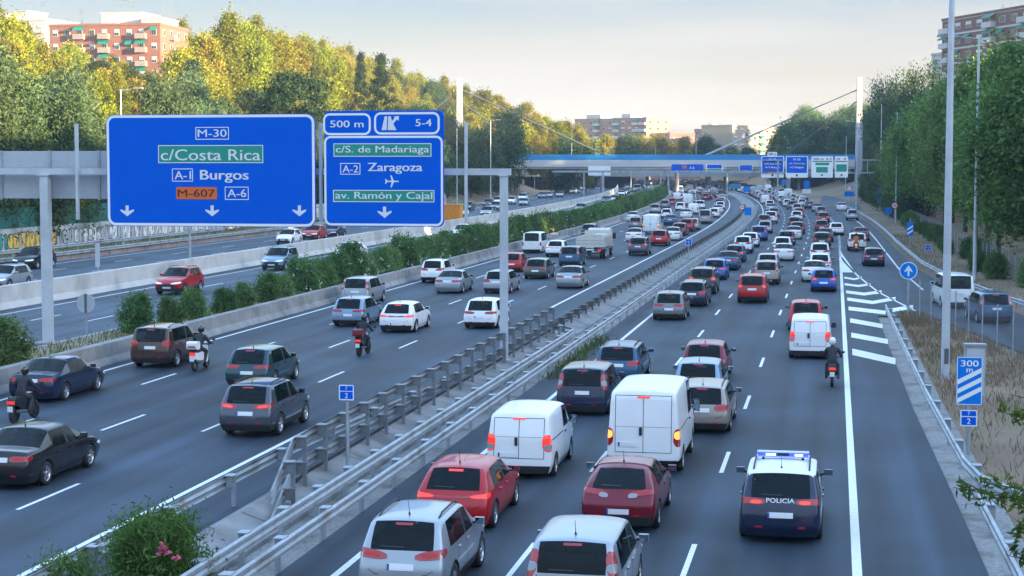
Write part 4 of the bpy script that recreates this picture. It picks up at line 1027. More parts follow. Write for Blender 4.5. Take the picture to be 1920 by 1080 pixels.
def speed(root, z):
    r = .45
    g = MB(); disc(g, r, z + r, -.02, .02); g.build('panel', SWHITE, root)
    g = MB(); n = 24; vs = [(math.cos(2 * math.pi * i / n) * q, -.025, z + r + math.sin(2 * math.pi * i / n) * q) for q in (r, r * .72) for i in range(n)]; g.add(vs, [(i, (i + 1) % n, n + (i + 1) % n, n + i) for i in range(n)]); g.build('border', mat('sign_red', (.55, .02, .02), .4), root)
    g = MB(); flat_text(g, '90', -.2, z + r - .14, .2, z + r + .14, -.026, 0, .02); g.build('lettering', SBLACK, root)
post_sign('speed_limit_sign', 'round red rimmed speed sign in the median between the two jammed carriageways', 1391, 412, 0, .9, .9, 383, speed, .05)
post_sign('speed_limit_sign', 'round red rimmed speed sign before the dark trees beside the joining road', 1677, 425, 0, .9, .9, 379, speed, .05)
def blank(c, w, h):
    def f(root, z): g = MB(); g.slab(rrect(-w / 2, z, w / 2, z + h, .04), -.02, .02); g.build('panel', c, root)
    return f
post_sign('direction_sign', 'tiny blue direction plate on a pole by the dark trees', 1650, 400, .1, 1, .6, 372, blank(SLIGHT, .9, 2.2), .05)
post_sign('direction_sign', 'tiny pale blue plate low behind the curving guardrail', 1665, 420, .1, 1, .6, 393, blank(SLIGHT, .9, .9), .05)
post_sign('direction_sign', 'small blue plate in the median at the curve beside the speed sign', 1402, 430, 0, 1, 1, 389, blank(SLIGHT, .9, 1.0), .05)
post_sign('direction_sign', 'small blue plate on the far guardrail just behind the white van', 1763, 540, 0, 1, 1, 510, blank(SLIGHT, .4, .4), .03)
def back_disc(root, z): g = MB(); disc(g, .44, z + .44, -.02, .02); g.build('panel', ALU, root); g = MB(); g.box((-.05, -.05, z), (.05, -.021, z + .88)); g.build('stiffener', GALVD, root)
post_sign('round_sign', 'grey back of a round road sign on a pole beside the oleander bed', 162, 628, .55, 1, .88, 551, back_disc, .045)
post_sign('wall_post_sign', 'grey signpost standing on the pale wall between the oncoming roads', 286, 508, .4, 1, .3, 425, blank(ALU, .2, .3), .10, at=W(pst(286, 500, 1.0)[0], -45.45, .5))
post_sign('wall_post_sign', 'grey back of a narrow sign on the pale wall, next to the thick gantry post', 108, 537, .6, 1, .3, 492, blank(ALU, .3, 1.5), .05, at=W(pst(108, 537, .6)[0], -45.9, .6))
# grey control box on the bank
p = px(1826, 748, .1); r_ = empty('control_cabinet', p, head(60) - math.pi / 2 + .1); tag(r_, 'grey metal roadside cabinet with a sloped lid behind the 300 m sign', 'cabinet')
g = MB(); g.box((-.35, -.2, -.2), (.35, .2, 1.9)); g.build('body', GALV, r_)
g = MB(); g.box((-.38, -.23, 1.9), (.38, .23, 1.97)); g.build('lid', GALV, r_)
g = MB(); g.box((-.3, -.208, .15), (.3, -.201, 1.8)); g.build('door', ALU, r_)
# chain link fence beyond the verge: posts and a thin wire sheet
def fence_mat():
    m = bpy.data.materials.new('wire_mesh'); m.use_nodes = True; t = m.node_tree; N, K = t.nodes, t.links.new; p = N['Principled BSDF']; p.inputs['Base Color'].default_value = (.22, .24, .26, 1); p.inputs['Metallic'].default_value = .5; p.inputs['Roughness'].default_value = .5
    uv = N.new('ShaderNodeUVMap'); mp_ = N.new('ShaderNodeMapping'); mp_.inputs['Rotation'].default_value = (0, 0, R(45)); mp_.inputs['Scale'].default_value = (16, 16, 16); K(uv.outputs['UV'], mp_.inputs['Vector'])
    sp = N.new('ShaderNodeSeparateXYZ'); K(mp_.outputs['Vector'], sp.inputs['Vector']); o_ = None
    for ax in 'XY':
        f = N.new('ShaderNodeMath'); f.operation = 'FRACT'; K(sp.outputs[ax], f.inputs[0]); l = N.new('ShaderNodeMath'); l.operation = 'LESS_THAN'; l.inputs[1].default_value = .13; K(f.outputs[0], l.inputs[0])
        if o_ is None: o_ = l.outputs[0]
        else:
            mx = N.new('ShaderNodeMath'); mx.operation = 'MAXIMUM'; K(o_, mx.inputs[0]); K(l.outputs[0], mx.inputs[1]); o_ = mx.outputs[0]
    K(o_, p.inputs['Alpha']); return m
WIRE = fence_mat()
def wire_fence(label, pts, h, gap, name='wire_fence', pm=GALV, wm=None, pr=.03):
    c = Vector(pts[len(pts) // 2]); root = empty(name, c); tag(root, label, 'fence'); P = [Vector(p) - c for p in pts]
    V, F_, UV = [], [], []; d = 0
    for i, p in enumerate(P):
        if i: d += (p - P[i - 1]).length
        V += [p, p + Vector((0, 0, h))]; UV += [(d, 0), (d, h)]
    me = bpy.data.meshes.new('mesh_panel'); me.from_pydata(V, [], [(2 * i, 2 * i + 2, 2 * i + 3, 2 * i + 1) for i in range(len(P) - 1)]); u = me.uv_layers.new(name='UVMap')
    for lp in me.loops: u.data[lp.index].uv = UV[lp.vertex_index]
    link('mesh_panel', me, root, [wm or WIRE])
    pm_ = MB(); pm_.tube((0, 0, -.3), (0, 0, h + .05), pr, pr, 6); pm_ = pm_.mesh('post'); pm_.materials.append(pm)
    for i, p in enumerate(P):
        if i % gap == 0: o = link('post', pm_, root); o.location = p
    return root
wire_fence('chain link fence on thin posts between the dry bank and the joining road', [W(s, coll(s) - .9 if s < 100 else 4.0, .05) for s in steps(48, 99, 2.7)], 2.0, 1)
wire_fence('chain link fence on the slope beyond the joining road, before the tree trunks', [W(s, colr(s) + 5.5, hill(colr(s) + 5.5, s)) for s in steps(75, 260, 3)], 2.0, 1)
GM = mat('green_mesh_panel', (.02, .16, .14), .6, var=.5, vscale=1.2)
GM.node_tree.nodes['Principled BSDF'].inputs['Alpha'].default_value = .72
wire_fence('green mesh fence standing on top of the graffiti wall', [W(s, -71.4, 2.6) for s in steps(60, 176, 2.6)], 1.9, 1, 'green_fence', mat('green_post', (.02, .12, .10), .5), GM)
# ============================================================ traffic
LANES = {'R1': -8.2, 'R2': -4.7, 'R3': -1.2, 'A': -17.85, 'B': -21.06, 'C': -24.3, 'D': -27.5}
LPH = {'R1': 'lane beside the median guardrail', 'R2': 'middle lane of the jammed carriageway', 'R3': 'jammed lane beside the hatched nose line', 'J': 'joining road',
       'A': 'lane along the steel barrier', 'B': 'second lane from the steel barrier', 'C': 'second lane from the planter wall', 'D': 'lane along the planter wall',
       'O': 'oncoming road behind the oleanders', 'P': 'outer oncoming road by the woods'}
KIND = {'hatch': 'hatchback', 'small': 'small hatchback', 'swoop': 'five door hatchback', 'coupe': 'coupe', 'suv': 'crossover', 'boxsuv': 'boxy crossover', 'mpv': 'people carrier', 'estate': 'estate car', 'sedan': 'saloon', 'kangoo': 'small van', 'boxer': 'panel van', 'kombi': 'window van', 'police': 'police car'}
CARS = [  # u, v of the wheels' contact at the near end, kind, colour, lane, label
 # jammed carriageway, lane by the median
 (778, 1098, 'suv', 'silver', 'R1', 'silver crossover with roof rails and lit brake lights, behind the bright red hatchback'),
 (850, 970, 'swoop', 'red', 'R1', 'bright red hatchback with a lit light bar, between a silver crossover and a white van'),
 (982, 876, 'kangoo', 'white', 'R1', 'small white delivery van with closed twin doors, ahead of the bright red hatchback'),
 (1096, 764, 'mpv', 'navy', 'R1', 'dark navy people carrier with tall tail lights, beside the big white panel van'),
 (1164, 707, 'estate', 'petrol blue', 'R1', 'petrol blue estate car with roof rails, just ahead of the navy people carrier'),
 (1248, 592, 'hatch', 'grey', 'R1', 'grey hatchback beside the median guardrail, behind a long dark estate'),
 (1299, 567, 'estate', 'navy', 'R1', 'long dark navy estate car with a white plate, ahead of the grey hatchback'),
 (1316, 545, 'boxsuv', 'dark grey', 'R1', None), (1337, 519, 'hatch', 'blue', 'R1', 'vivid blue hatchback in the lane beside the median guardrail'),
 (1364, 501, 'sedan', 'petrol blue', 'R1', None), (1376, 487, 'estate', 'petrol blue', 'R1', None), (1391, 471, 'suv', 'white', 'R1', None), (1405, 460, 'hatch', 'white', 'R1', None),
 (1423, 448, 'mpv', 'blue', 'R1', None), (1434, 434, 'hatch', 'silver', 'R1', None), (1428, 420, 'hatch', 'dark grey', 'R1', None), (1445, 416, 'boxsuv', 'white', 'R1', None), (1451, 405, 'hatch', 'grey', 'R1', None), (1443, 395, 'sedan', 'silver', 'R1', None), (1433, 388, 'hatch', 'white', 'R1', None), (1416, 381, 'kangoo', 'white', 'R1', None),
 # middle lane
 (1086, 1140, 'mpv', 'silver', 'R2', 'silver people carrier with black roof rails and tall lights, cut off by the picture edge'),
 (1163, 970, 'coupe', 'dark red', 'R2', 'dark red coupe with a rounded rear window, behind the big white panel van'),
 (1204, 866, 'boxer', 'white', 'R2', 'big white panel van with tall twin rear doors and lit lights'),
 (1336, 795, 'estate', 'beige', 'R2', 'beige grey estate car beside the big white panel van'),
 (1312, 745, 'hatch', 'light blue', 'R2', 'pale silver blue hatchback between a dark red hatchback and a beige estate'),
 (1318, 704, 'hatch', 'dark red', 'R2', 'dark red hatchback with roof antenna, ahead of the pale silver blue hatchback'),
 (1409, 561, 'boxsuv', 'red', 'R2', 'bright red boxy crossover with a white plate in the middle jammed lane'),
 (1438, 527, 'mpv', 'beige', 'R2', 'beige people carrier with tall red lights just ahead of the red crossover'),
 (1436, 507, 'hatch', 'silver', 'R2', None), (1473, 484, 'sedan', 'white', 'R2', 'clean white saloon with round red lights in the middle jammed lane'), (1466, 470, 'hatch', 'white', 'R2', None), (1473, 456, 'hatch', 'dark grey', 'R2', None), (1490, 445, 'sedan', 'white', 'R2', None),
 (1498, 436, 'hatch', 'dark red', 'R2', None), (1488, 425, 'hatch', 'teal', 'R2', None), (1494, 412, 'hatch', 'white', 'R2', None), (1501, 405, 'small', 'red', 'R2', None), (1497, 396, 'hatch', 'silver', 'R2', None), (1485, 391, 'suv', 'grey', 'R2', None), (1475, 386, 'hatch', 'white', 'R2', None),
 # lane by the nose
 (1468, 990, 'police', 'navy', 'R3', 'dark blue police car with a white roof, blue light bar and POLICIA lettering'),
 (1523, 662, 'kangoo', 'white', 'R3', 'white delivery van just ahead of the white helmeted motorcyclist'),
 (1508, 612, 'hatch', 'red', 'R3', 'bright red hatchback right ahead of the white delivery van'),
 (1551, 541, 'small', 'blue', 'R3', 'blue small hatchback beside the white saloon, behind the hatched nose'),
 (1524, 522, 'sedan', 'white', 'R3', 'white saloon half hidden by the blue small hatchback'),
 (1539, 507, 'hatch', 'white', 'R3', None), (1537, 487, 'suv', 'white', 'R3', None), (1541, 464, 'boxsuv', 'black', 'R3', None), (1549, 450, 'sedan', 'dark grey', 'R3', None), (1568, 438, 'swoop', 'white', 'J', None),
 (1539, 432, 'hatch', 'dark red', 'R3', None), (1545, 417, 'suv', 'dark red', 'R3', None), (1543, 402, 'hatch', 'grey', 'R3', None), (1535, 395, 'sedan', 'silver', 'R3', None), (1517, 390, 'sedan', 'teal', 'R3', None), (1500, 385, 'hatch', 'white', 'R3', None),
 # joining road
 (1638, 494, 'hatch', 'navy', 'J', 'dark navy hatchback on the joining road beside the long white line'), (1607, 466, 'boxsuv', 'white', 'J', 'white crossover on the joining road, just ahead of the orange lit motorcycle'), (1615, 448, 'sedan', 'dark red', 'J', None), (1598, 411, 'suv', 'silver', 'J', None), (1578, 393, 'sedan', 'white', 'J', None),
 (1793, 570, 'kombi', 'white', 'J', 'white window van on the joining road behind the tall light mast'), (1862, 598, 'mpv', 'petrol blue', 'J', 'petrol blue people carrier leaving behind the wire fence, next to the white van'),
 # carriageway beyond the median
 (30, 900, 'sedan', 'black', 'B', 'large black saloon with alloy wheels cut off by the picture edge'),
 (480, 808, 'suv', 'slate grey', 'A', 'slate grey crossover with red tail lights alongside the tall steel barrier'),
 (466, 720, 'hatch', 'teal', 'B', 'dark teal hatchback just ahead of the slate grey crossover'),
 (78, 744, 'sedan', 'navy', 'D', 'dark navy saloon beside the thick gantry post'),
 (293, 682, 'boxsuv', 'brown', 'D', 'brown boxy crossover with roof rails beside the white scooter'),
 (654, 607, 'hatch', 'light blue', 'C', 'pale blue hatchback ahead of the motorcyclist with the red top case'),
 (665, 567, 'mpv', 'silver', 'D', 'silver people carrier along the planter wall, half hidden by the pale blue hatchback'),
 (744, 618, 'swoop', 'white', 'B', 'white hatchback with a split rear window, second lane from the steel barrier'),
 (907, 611, 'hatch', 'white', 'A', 'white hatchback with wide red lights partly behind the thin gantry post'),
 (841, 546, 'sedan', 'silver', 'C', 'pale silver saloon beside the white hatchback along the planter wall'),
 (811, 527, 'suv', 'white', 'D', 'white crossover along the planter wall, just beyond the pale silver saloon'),
 (929, 546, 'estate', 'silver', 'B', 'pale silver estate car cut in two by the gantry post'),
 (958, 507, 'small', 'red', 'C', 'bright red small hatchback partly behind the gantry post'),
 (1003, 520, 'hatch', 'green grey', 'B', 'greenish dark hatchback right of the red small hatchback'),
 (1072, 537, 'sedan', 'silver', 'A', 'silver saloon alone in the lane along the steel barrier'),
 (996, 472, 'kombi', 'white', 'D', 'white window van along the planter wall'),
 (1038, 479, 'swoop', 'white', 'C', 'white rounded hatchback between the white window van and the flatbed truck'),
 (1066, 496, 'mpv', 'petrol blue', 'B', 'petrol blue people carrier behind the flatbed truck'),
 (1078, 461, 'sedan', 'dark grey', 'C', None), (1087, 442, 'hatch', 'teal', 'D', None),
 (1199, 477, 'boxsuv', 'slate grey', 'A', 'slate grey boxy crossover with lit brake lights, behind the red crossover'), (1187, 451, 'sedan', 'white', 'B', None), (1238, 459, 'suv', 'red', 'A', 'bright red crossover with lit lights, right behind a white saloon'),
 (1263, 449, 'sedan', 'white', 'A', None), (1274, 440, 'hatch', 'dark red', 'A', None), (1287, 433, 'suv', 'red', 'A', None), (1300, 430, 'hatch', 'silver', 'A', None), (1325, 418, 'kombi', 'silver', 'A', None), (1341, 407, 'hatch', 'white', 'A', None), (1347, 399, 'sedan', 'white', 'A', None), (1351, 392, 'hatch', 'white', 'A', None),
 (1218, 437, 'boxer', 'white', 'B', 'tall white panel van whose blank rear doors rise over the red crossover'), (1171, 429, 'suv', 'grey', 'C', None), (1158, 414, 'sedan', 'white', 'D', None), (1194, 424, 'hatch', 'dark red', 'C', None), (1209, 399, 'mpv', 'silver', 'D', None), (1232, 391, 'boxsuv', 'grey', 'D', None), (1249, 408, 'estate', 'white', 'C', None), (1253, 421, 'sedan', 'petrol blue', 'B', None), (1264, 394, 'hatch', 'white', 'C', None), (1271, 408, 'sedan', 'white', 'B', None),
 (1280, 384, 'boxer', 'white', 'C', None), (1298, 401, 'kangoo', 'white', 'B', None), (1311, 391, 'mpv', 'white', 'B', None), (1250, 384, 'small', 'red', 'D', None), (1256, 375, 'kangoo', 'white', 'D', None), (1312, 375, 'suv', 'red', 'B', None), (1335, 386, 'hatch', 'dark red', 'A', None),
]
ONC = [  # oncoming: contact of the wheels at the front end
 (322, 552, 'suv', 'red', 'O', 'red crossover coming towards us behind the oleander bed'), (515, 507, 'boxsuv', 'light blue', 'O', 'pale blue crossover coming towards us, half hidden by oleanders'), (650, 488, 'sedan', 'white', 'O', 'white saloon roof showing over the oleanders below the blue signs'), (865, 447, 'hatch', 'white', 'O', 'white hatchback coming towards us beyond the gap beneath the exit sign'),
 (1013, 420, 'sedan', 'dark grey', 'O', None), (1088, 398, 'hatch', 'silver', 'O', None), (1136, 381, 'hatch', 'navy', 'O', None), (1152, 380, 'mpv', 'white', 'O', None), (1163, 376, 'hatch', 'red', 'O', None),
 (48, 504, 'mpv', 'black', 'P', 'black people carrier coming towards us beside the graffiti wall'), (-5, 542, 'hatch', 'silver', 'P', 'silver hatchback whose bonnet shows above the pale wall'), (583, 449, 'hatch', 'red', 'P', 'red hatchback coming towards us just under the wide sign'), (594, 449, 'sedan', 'navy', 'P', 'dark saloon with a lit headlight in the gap between the two blue signs'), (535, 458, 'small', 'white', 'P', 'white small hatchback coming towards us below the wide blue sign'),
 (833, 401, 'hatch', 'silver', 'P', None), (832, 413, 'sedan', 'white', 'P', None), (875, 396, 'suv', 'dark grey', 'P', None), (893, 388, 'hatch', 'navy', 'P', None), (908, 385, 'boxsuv', 'white', 'P', None), (912, 407, 'mpv', 'silver', 'P', None), (928, 396, 'suv', 'grey', 'P', None), (957, 384, 'suv', 'white', 'P', None), (972, 377, 'boxsuv', 'white', 'P', None), (982, 386, 'hatch', 'silver', 'P', None), (1016, 372, 'hatch', 'grey', 'P', None), (1025, 372, 'sedan', 'silver', 'P', None), (1049, 370, 'hatch', 'silver', 'P', None), (1074, 363, 'hatch', 'white', 'P', None), (1079, 363, 'sedan', 'silver', 'P', None), (1093, 357, 'hatch', 'white', 'P', None), (1121, 356, 'hatch', 'silver', 'P', None),
]
PLACED = []
for (u, v, fam, col, lane, lab) in CARS:
    s, t = pst(u, v + (v - 307) * (.024 if lane[0] in 'RJ' else .012))
    if lane in LANES: t += (LANES[lane] - t) * (.3 if abs(LANES[lane] - t) < 1.3 else .75)
    PLACED.append([s, t, 0.0, fam, col, lane, lab, 1])
for (u, v, fam, col, lane, lab) in ONC:
    s, t = pst(u, v, .42 if lane == 'P' else .35)
    t = max(-43, min(-35.6, t)) if lane == 'O' else max(-60.4, min(-48.2, t))
    PLACED.append([s, t, .36 if lane == 'O' else .43, fam, col, lane, lab, -1])
# farther on the jam goes on in every lane
rj = random.Random(11); FC = ['white'] * 7 + ['silver'] * 5 + ['grey'] * 3 + ['dark grey'] * 3 + ['black', 'navy', 'blue', 'petrol blue', 'red', 'red', 'dark red', 'light blue', 'beige']
FK = ['hatch'] * 5 + ['small'] * 2 + ['sedan'] * 4 + ['suv'] * 3 + ['boxsuv'] * 2 + ['mpv'] * 2 + ['estate'] * 2 + ['kangoo', 'kombi', 'boxer']
for lane, t in list(LANES.items()) + [('O', -35.9), ('O', -39.1), ('O', -42.2)]:
    have = [p[0] for p in PLACED if p[5] == lane and (lane != 'O' or abs(p[1] - t) < 1.7)]
    s = max(max(have or [0]) + 9, 300 if lane != 'O' else 430)
    while s < 760:
        PLACED.append([s + rj.uniform(-.6, .6), t + rj.uniform(-.25, .25), .36 if lane == 'O' else 0, rj.choice(FK), rj.choice(FC), lane, None, -1 if lane == 'O' else 1])
        s += rj.uniform(7.2, 11.0)
PLACED.sort(key=lambda p: p[0])
# keep neighbours in one lane from running into each other
for i, p in enumerate(PLACED):
    for q in PLACED[:i]:
        if q[5] == p[5] and abs(q[1] - p[1]) < 1.6 and q[6] is None or (q[5] == p[5] and abs(q[1] - p[1]) < 1.6):
            need = q[0] + FAMILIES[q[3]]['sp']['L'] + .7
            if p[0] < need: p[0] = need
PLACED.sort(key=lambda p: p[0])
byl = {}
for p in PLACED: byl.setdefault(p[5], []).append(p)
used = set(p[6] for p in PLACED if p[6]); REST = MB(); n_ind = 0
def desc(p): return p[4] + ' ' + KIND[p[3]]
for i, p in enumerate(PLACED):
    s, t, z, fam, col, lane, lab, fac = p; sp = FAMILIES[fam]['sp']; far = s > 330 or (lab is None and s > 290)
    group = None
    if lab is None and not far:
        L2 = byl[lane]; k = L2.index(p); ahead = L2[k + 1] if k + 1 < len(L2) else None; beh = L2[k - 1] if k else None
        lab = '%s in the %s' % (desc(p), LPH[lane])
        if ahead and fac > 0: lab += ', behind a ' + desc(ahead)
        if lab in used or len(lab.split()) < 6:
            lab = '%s in the %s, ahead of a %s' % (desc(p), LPH[lane], desc(beh)) if beh else lab
        if lab in used: group = 'look alike cars, ' + lab.split(',')[0]; lab = lab
        if len(lab.split()) > 16: lab = '%s, %s' % (desc(p), LPH[lane])
        used.add(lab)
    if far and lab is None:
        side = {'R': 'jammed carriageway beyond the hatched nose', 'J': 'joining road'}.get(lane[0], 'jam beyond the median') if lane not in 'OP' else LPH[lane]
        lab = 'distant %s %s packed in the %s' % (col, KIND[fam], side); group = 'distant %s %s in the %s' % (col, KIND[fam], side)
        if lane in 'OP': lab = lab.replace('packed', 'coming closer')
    xo = sp['ra'] * 0
    w0 = W(s, t, z); a = head(s)
    if lane == 'J':
        s2 = s + 3; dt = (colr(s2) - colr(s)) * .8 if s < 200 else 0; a -= math.atan2(dt, 3.0)
    if fac < 0: a += math.pi; w0 = w0 - Vector((math.cos(a), math.sin(a), 0)) * sp['wb']
    d = w0.y
    lvl = 2 if d < 95 else 1 if d < 205 else -1
    lit = None
    if fac > 0 and lane in ('R1', 'R2', 'R3', 'A', 'J') and rj.random() < .5 and fam not in ('swoop', 'boxer', 'kangoo'): lit = LLIT
    n_ind += 1
    if n_ind > 294:                        # past the number that can be told apart: low shapes gathered in one mass
        f_ = Vector((math.cos(a), math.sin(a), 0)); r_v = Vector((f_.y, -f_.x, 0)); L2, W2, H2 = sp['L'], sp['W'] / 2, sp['H']; ci = {'white': 0, 'silver': 1, 'red': 2, 'dark red': 2, 'blue': 3, 'navy': 4}.get(col, 4 if rj.random() < .5 else 1)
        def ring_(x, w_, z_): return [w0 + f_ * x + r_v * w_ + Vector((0, 0, z_)), w0 + f_ * x - r_v * w_ + Vector((0, 0, z_))]
        q_ = [ring_(-.8, W2 * .95, .2), ring_(-.85, W2, .9), ring_(-.5, W2 * .8, H2), ring_(L2 * .42, W2 * .8, H2), ring_(L2 * .62, W2, .95), ring_(L2 - .85, W2 * .95, .75), ring_(L2 - .8, W2 * .95, .2)]
        for k_ in range(6): REST.add(q_[k_] + q_[k_ + 1], [(0, 1, 3, 2)], 5 if k_ in (1, 3) else ci)
        for sd_ in (0, 1): REST.add([q_[k_][sd_] for k_ in (0, 1, 4, 5, 6)], [(0, 1, 2, 3, 4)], ci); REST.add([q_[k_][sd_] for k_ in (1, 2, 3, 4)], [(0, 1, 2, 3)], 5)
        continue
    place_car(fam, col, w0, a, lab, group or ('cars in the ' + LPH[lane]), lvl, lit)

if REST.f: tag(REST.build('distant_traffic', [PAINT['white'], PAINT['silver'], PAINT['red'], PAINT['blue'], PAINT['dark grey'], GLASS]), 'mass of tiny cars in the jam beneath and past the footbridge', 'traffic', None, 'stuff')
# ---- flatbed truck
def truck(u, v, label):
    s, t = pst(u, v); r_ = empty('flatbed_truck', W(s, -21.2, 0), head(s)); tag(r_, label, 'truck')
    cream = PAINT['cream']
    g = MB(); g.box((-1.6, -1.25, 1.05), (4.0, 1.25, 1.15), 1); g.box((-1.2, -.4, .75), (6.4, -.3, 1.0), 1); g.box((-1.2, .3, .75), (6.4, .4, 1.0), 1); g.build('chassis', [cream, TRIM], r_)
    for nm, a, b in (('tailboard', (-1.66, -1.27, 1.05), (-1.6, 1.27, 1.95)), ('side_board', (-1.6, -1.28, 1.05), (4.0, -1.22, 1.95)), ('side_board', (-1.6, 1.22, 1.05), (4.0, 1.28, 1.95)), ('headboard', (4.0, -1.27, 1.05), (4.06, 1.27, 2.3))):
        g = MB(); g.box(a, b); 
        if nm == 'tailboard':
            for z in (1.33, 1.62): g.box((a[0] - .012, -1.25, z), (a[0], 1.25, z + .02), 1)
            for y in (-1.2, 0, 1.2): g.box((a[0] - .03, y - .03, 1.08), (a[0], y + .03, 1.92), 0)
        g.build(nm, [cream, TRIM], r_)
    g = MB(); g.box((1.2, -1.0, 1.15), (3.6, .1, 2.05), 0); g.box((.2, .2, 1.15), (2.2, 1.0, 1.75), 1); g.build('load', [mat('packed_sacks', (.55, .53, .5), .9, var=.3, vscale=3), mat('load_crate', (.24, .2, .17), .9, var=.3)], r_)
    g = MB()
    prof = [(4.3, .7), (4.3, 2.35), (4.45, 2.5), (5.9, 2.5), (6.3, 1.55), (6.4, 1.4), (6.4, .7)]
    g.slab(prof, -1.0, 1.0); g.build('cab', cream, r_)
    g = MB(); g.box((4.285, -.8, 1.65), (4.297, .8, 2.25)); g.build('rear_window', GLASS, r_)
    for sd in (-1, 1):
        g = MB(); g.slab([(4.7, 1.55), (4.7, 2.25), (5.75, 2.25), (6.05, 1.55)], sd * 1.003 - .006, sd * 1.003 + .006); g.build('side_window', GLASS, r_)
        g = MB(); g.box((5.8, sd * 1.05, 1.5), (5.95, sd * 1.35, 2.05)); g.box((5.84, sd * .95, 1.9), (5.9, sd * 1.1, 1.95)); g.build('mirror', TRIM, r_)
        g = MB(); g.box((-1.64, sd * .85 - .15, .72), (-1.56, sd * .85 + .15, .90)); g.build('tail_light', LLIT, r_)
    g = MB(); g.box((-1.64, -1.2, .70), (-1.58, 1.2, .92)); g.box((-1.6, -1.1, .45), (-1.5, 1.1, .58)); g.build('rear_bumper', TRIM, r_)
    g = MB(); g.box((-1.665, -.35, .76), (-1.645, .35, .9)); g.build('number_plate', PLATE, r_)
    g = MB(); g.box((-1.675, -.32, .98), (-1.667, .4, 1.3)); g.build('marker_board', mat('marker_board', (.6, .58, .5), .5), r_)
    tm, rm = wheel_meshes(.42)
    for x, ys in ((0, (-1.08, -.82, .82, 1.08)), (5.1, (-1.0, 1.0))):
        for y in ys:
            o = link('wheel', tm, r_); o.location = (x, y, .42); o.scale = (1, 1.2, 1); o.rotation_euler = (0, 0, 0 if y < 0 else math.pi); k = link('rim', rm, o)
truck(1117, 484, 'cream flatbed truck with a loaded open bed among the cars beyond the median')

# ---- motorcycles and riders
HELM = {}
def skin_fig(name, pts, edges, rad, mats, root=0, sub=2):
    me = bpy.data.meshes.new(name); me.from_pydata(pts, edges, []); o = link(name, me)
    sk = o.modifiers.new('k', 'SKIN'); sk.use_smooth_shade = True
    for i, r in enumerate(rad): me.skin_vertices[0].data[i].radius = r if isinstance(r, tuple) else (r, r)
    me.skin_vertices[0].data[root].use_root = True
    m = o.modifiers.new('u', 'SUBSURF'); m.levels = m.render_levels = sub
    dg = bpy.context.evaluated_depsgraph_get(); ev = bpy.data.meshes.new_from_object(o.evaluated_get(dg)); bpy.data.objects.remove(o)
    for p in ev.polygons: p.use_smooth = True
    for m in mats: ev.materials.append(m)
    return ev
def rider_mesh(mats):
    P = [(0, 0, .86), (.06, 0, 1.02), (.16, 0, 1.20), (.24, 0, 1.36), (.27, 0, 1.46), (.30, 0, 1.54)]; E = [(0, 1), (1, 2), (2, 3), (3, 4), (4, 5)]; Rr = [(.17, .14), (.16, .13), (.19, .13), (.17, .11), .06, .055]
    for sd in (-1, 1):
        n = len(P); P += [(.22, sd * .20, 1.36), (.30, sd * .31, 1.16), (.55, sd * .34, 1.04), (.62, sd * .33, 1.03)]; E += [(3, n), (n, n + 1), (n + 1, n + 2), (n + 2, n + 3)]; Rr += [.085, .062, .045, .04]
        for k in range(4):
            q = len(P); P += [(.665, sd * (.30 + .018 * k), 1.035 + .004 * k), (.69, sd * (.30 + .018 * k), 1.01)]; E += [(n + 3, q), (q, q + 1)]; Rr += [.011, .009]
        q = len(P); P += [(.635, sd * .285, 1.0)]; E += [(n + 3, q)]; Rr += [.011]
        n = len(P); P += [(.05, sd * .11, .82), (.40, sd * .20, .76), (.14, sd * .22, .40), (.12, sd * .22, .30), (.26, sd * .23, .25)]; E += [(0, n), (n, n + 1), (n + 1, n + 2), (n + 2, n + 3), (n + 3, n + 4)]; Rr += [.125, .085, .062, .05, .042]
    return skin_fig('person', P, E, Rr, mats)
RIDE = rider_mesh([mat('rider_jacket', (.022, .024, .03), .75)])
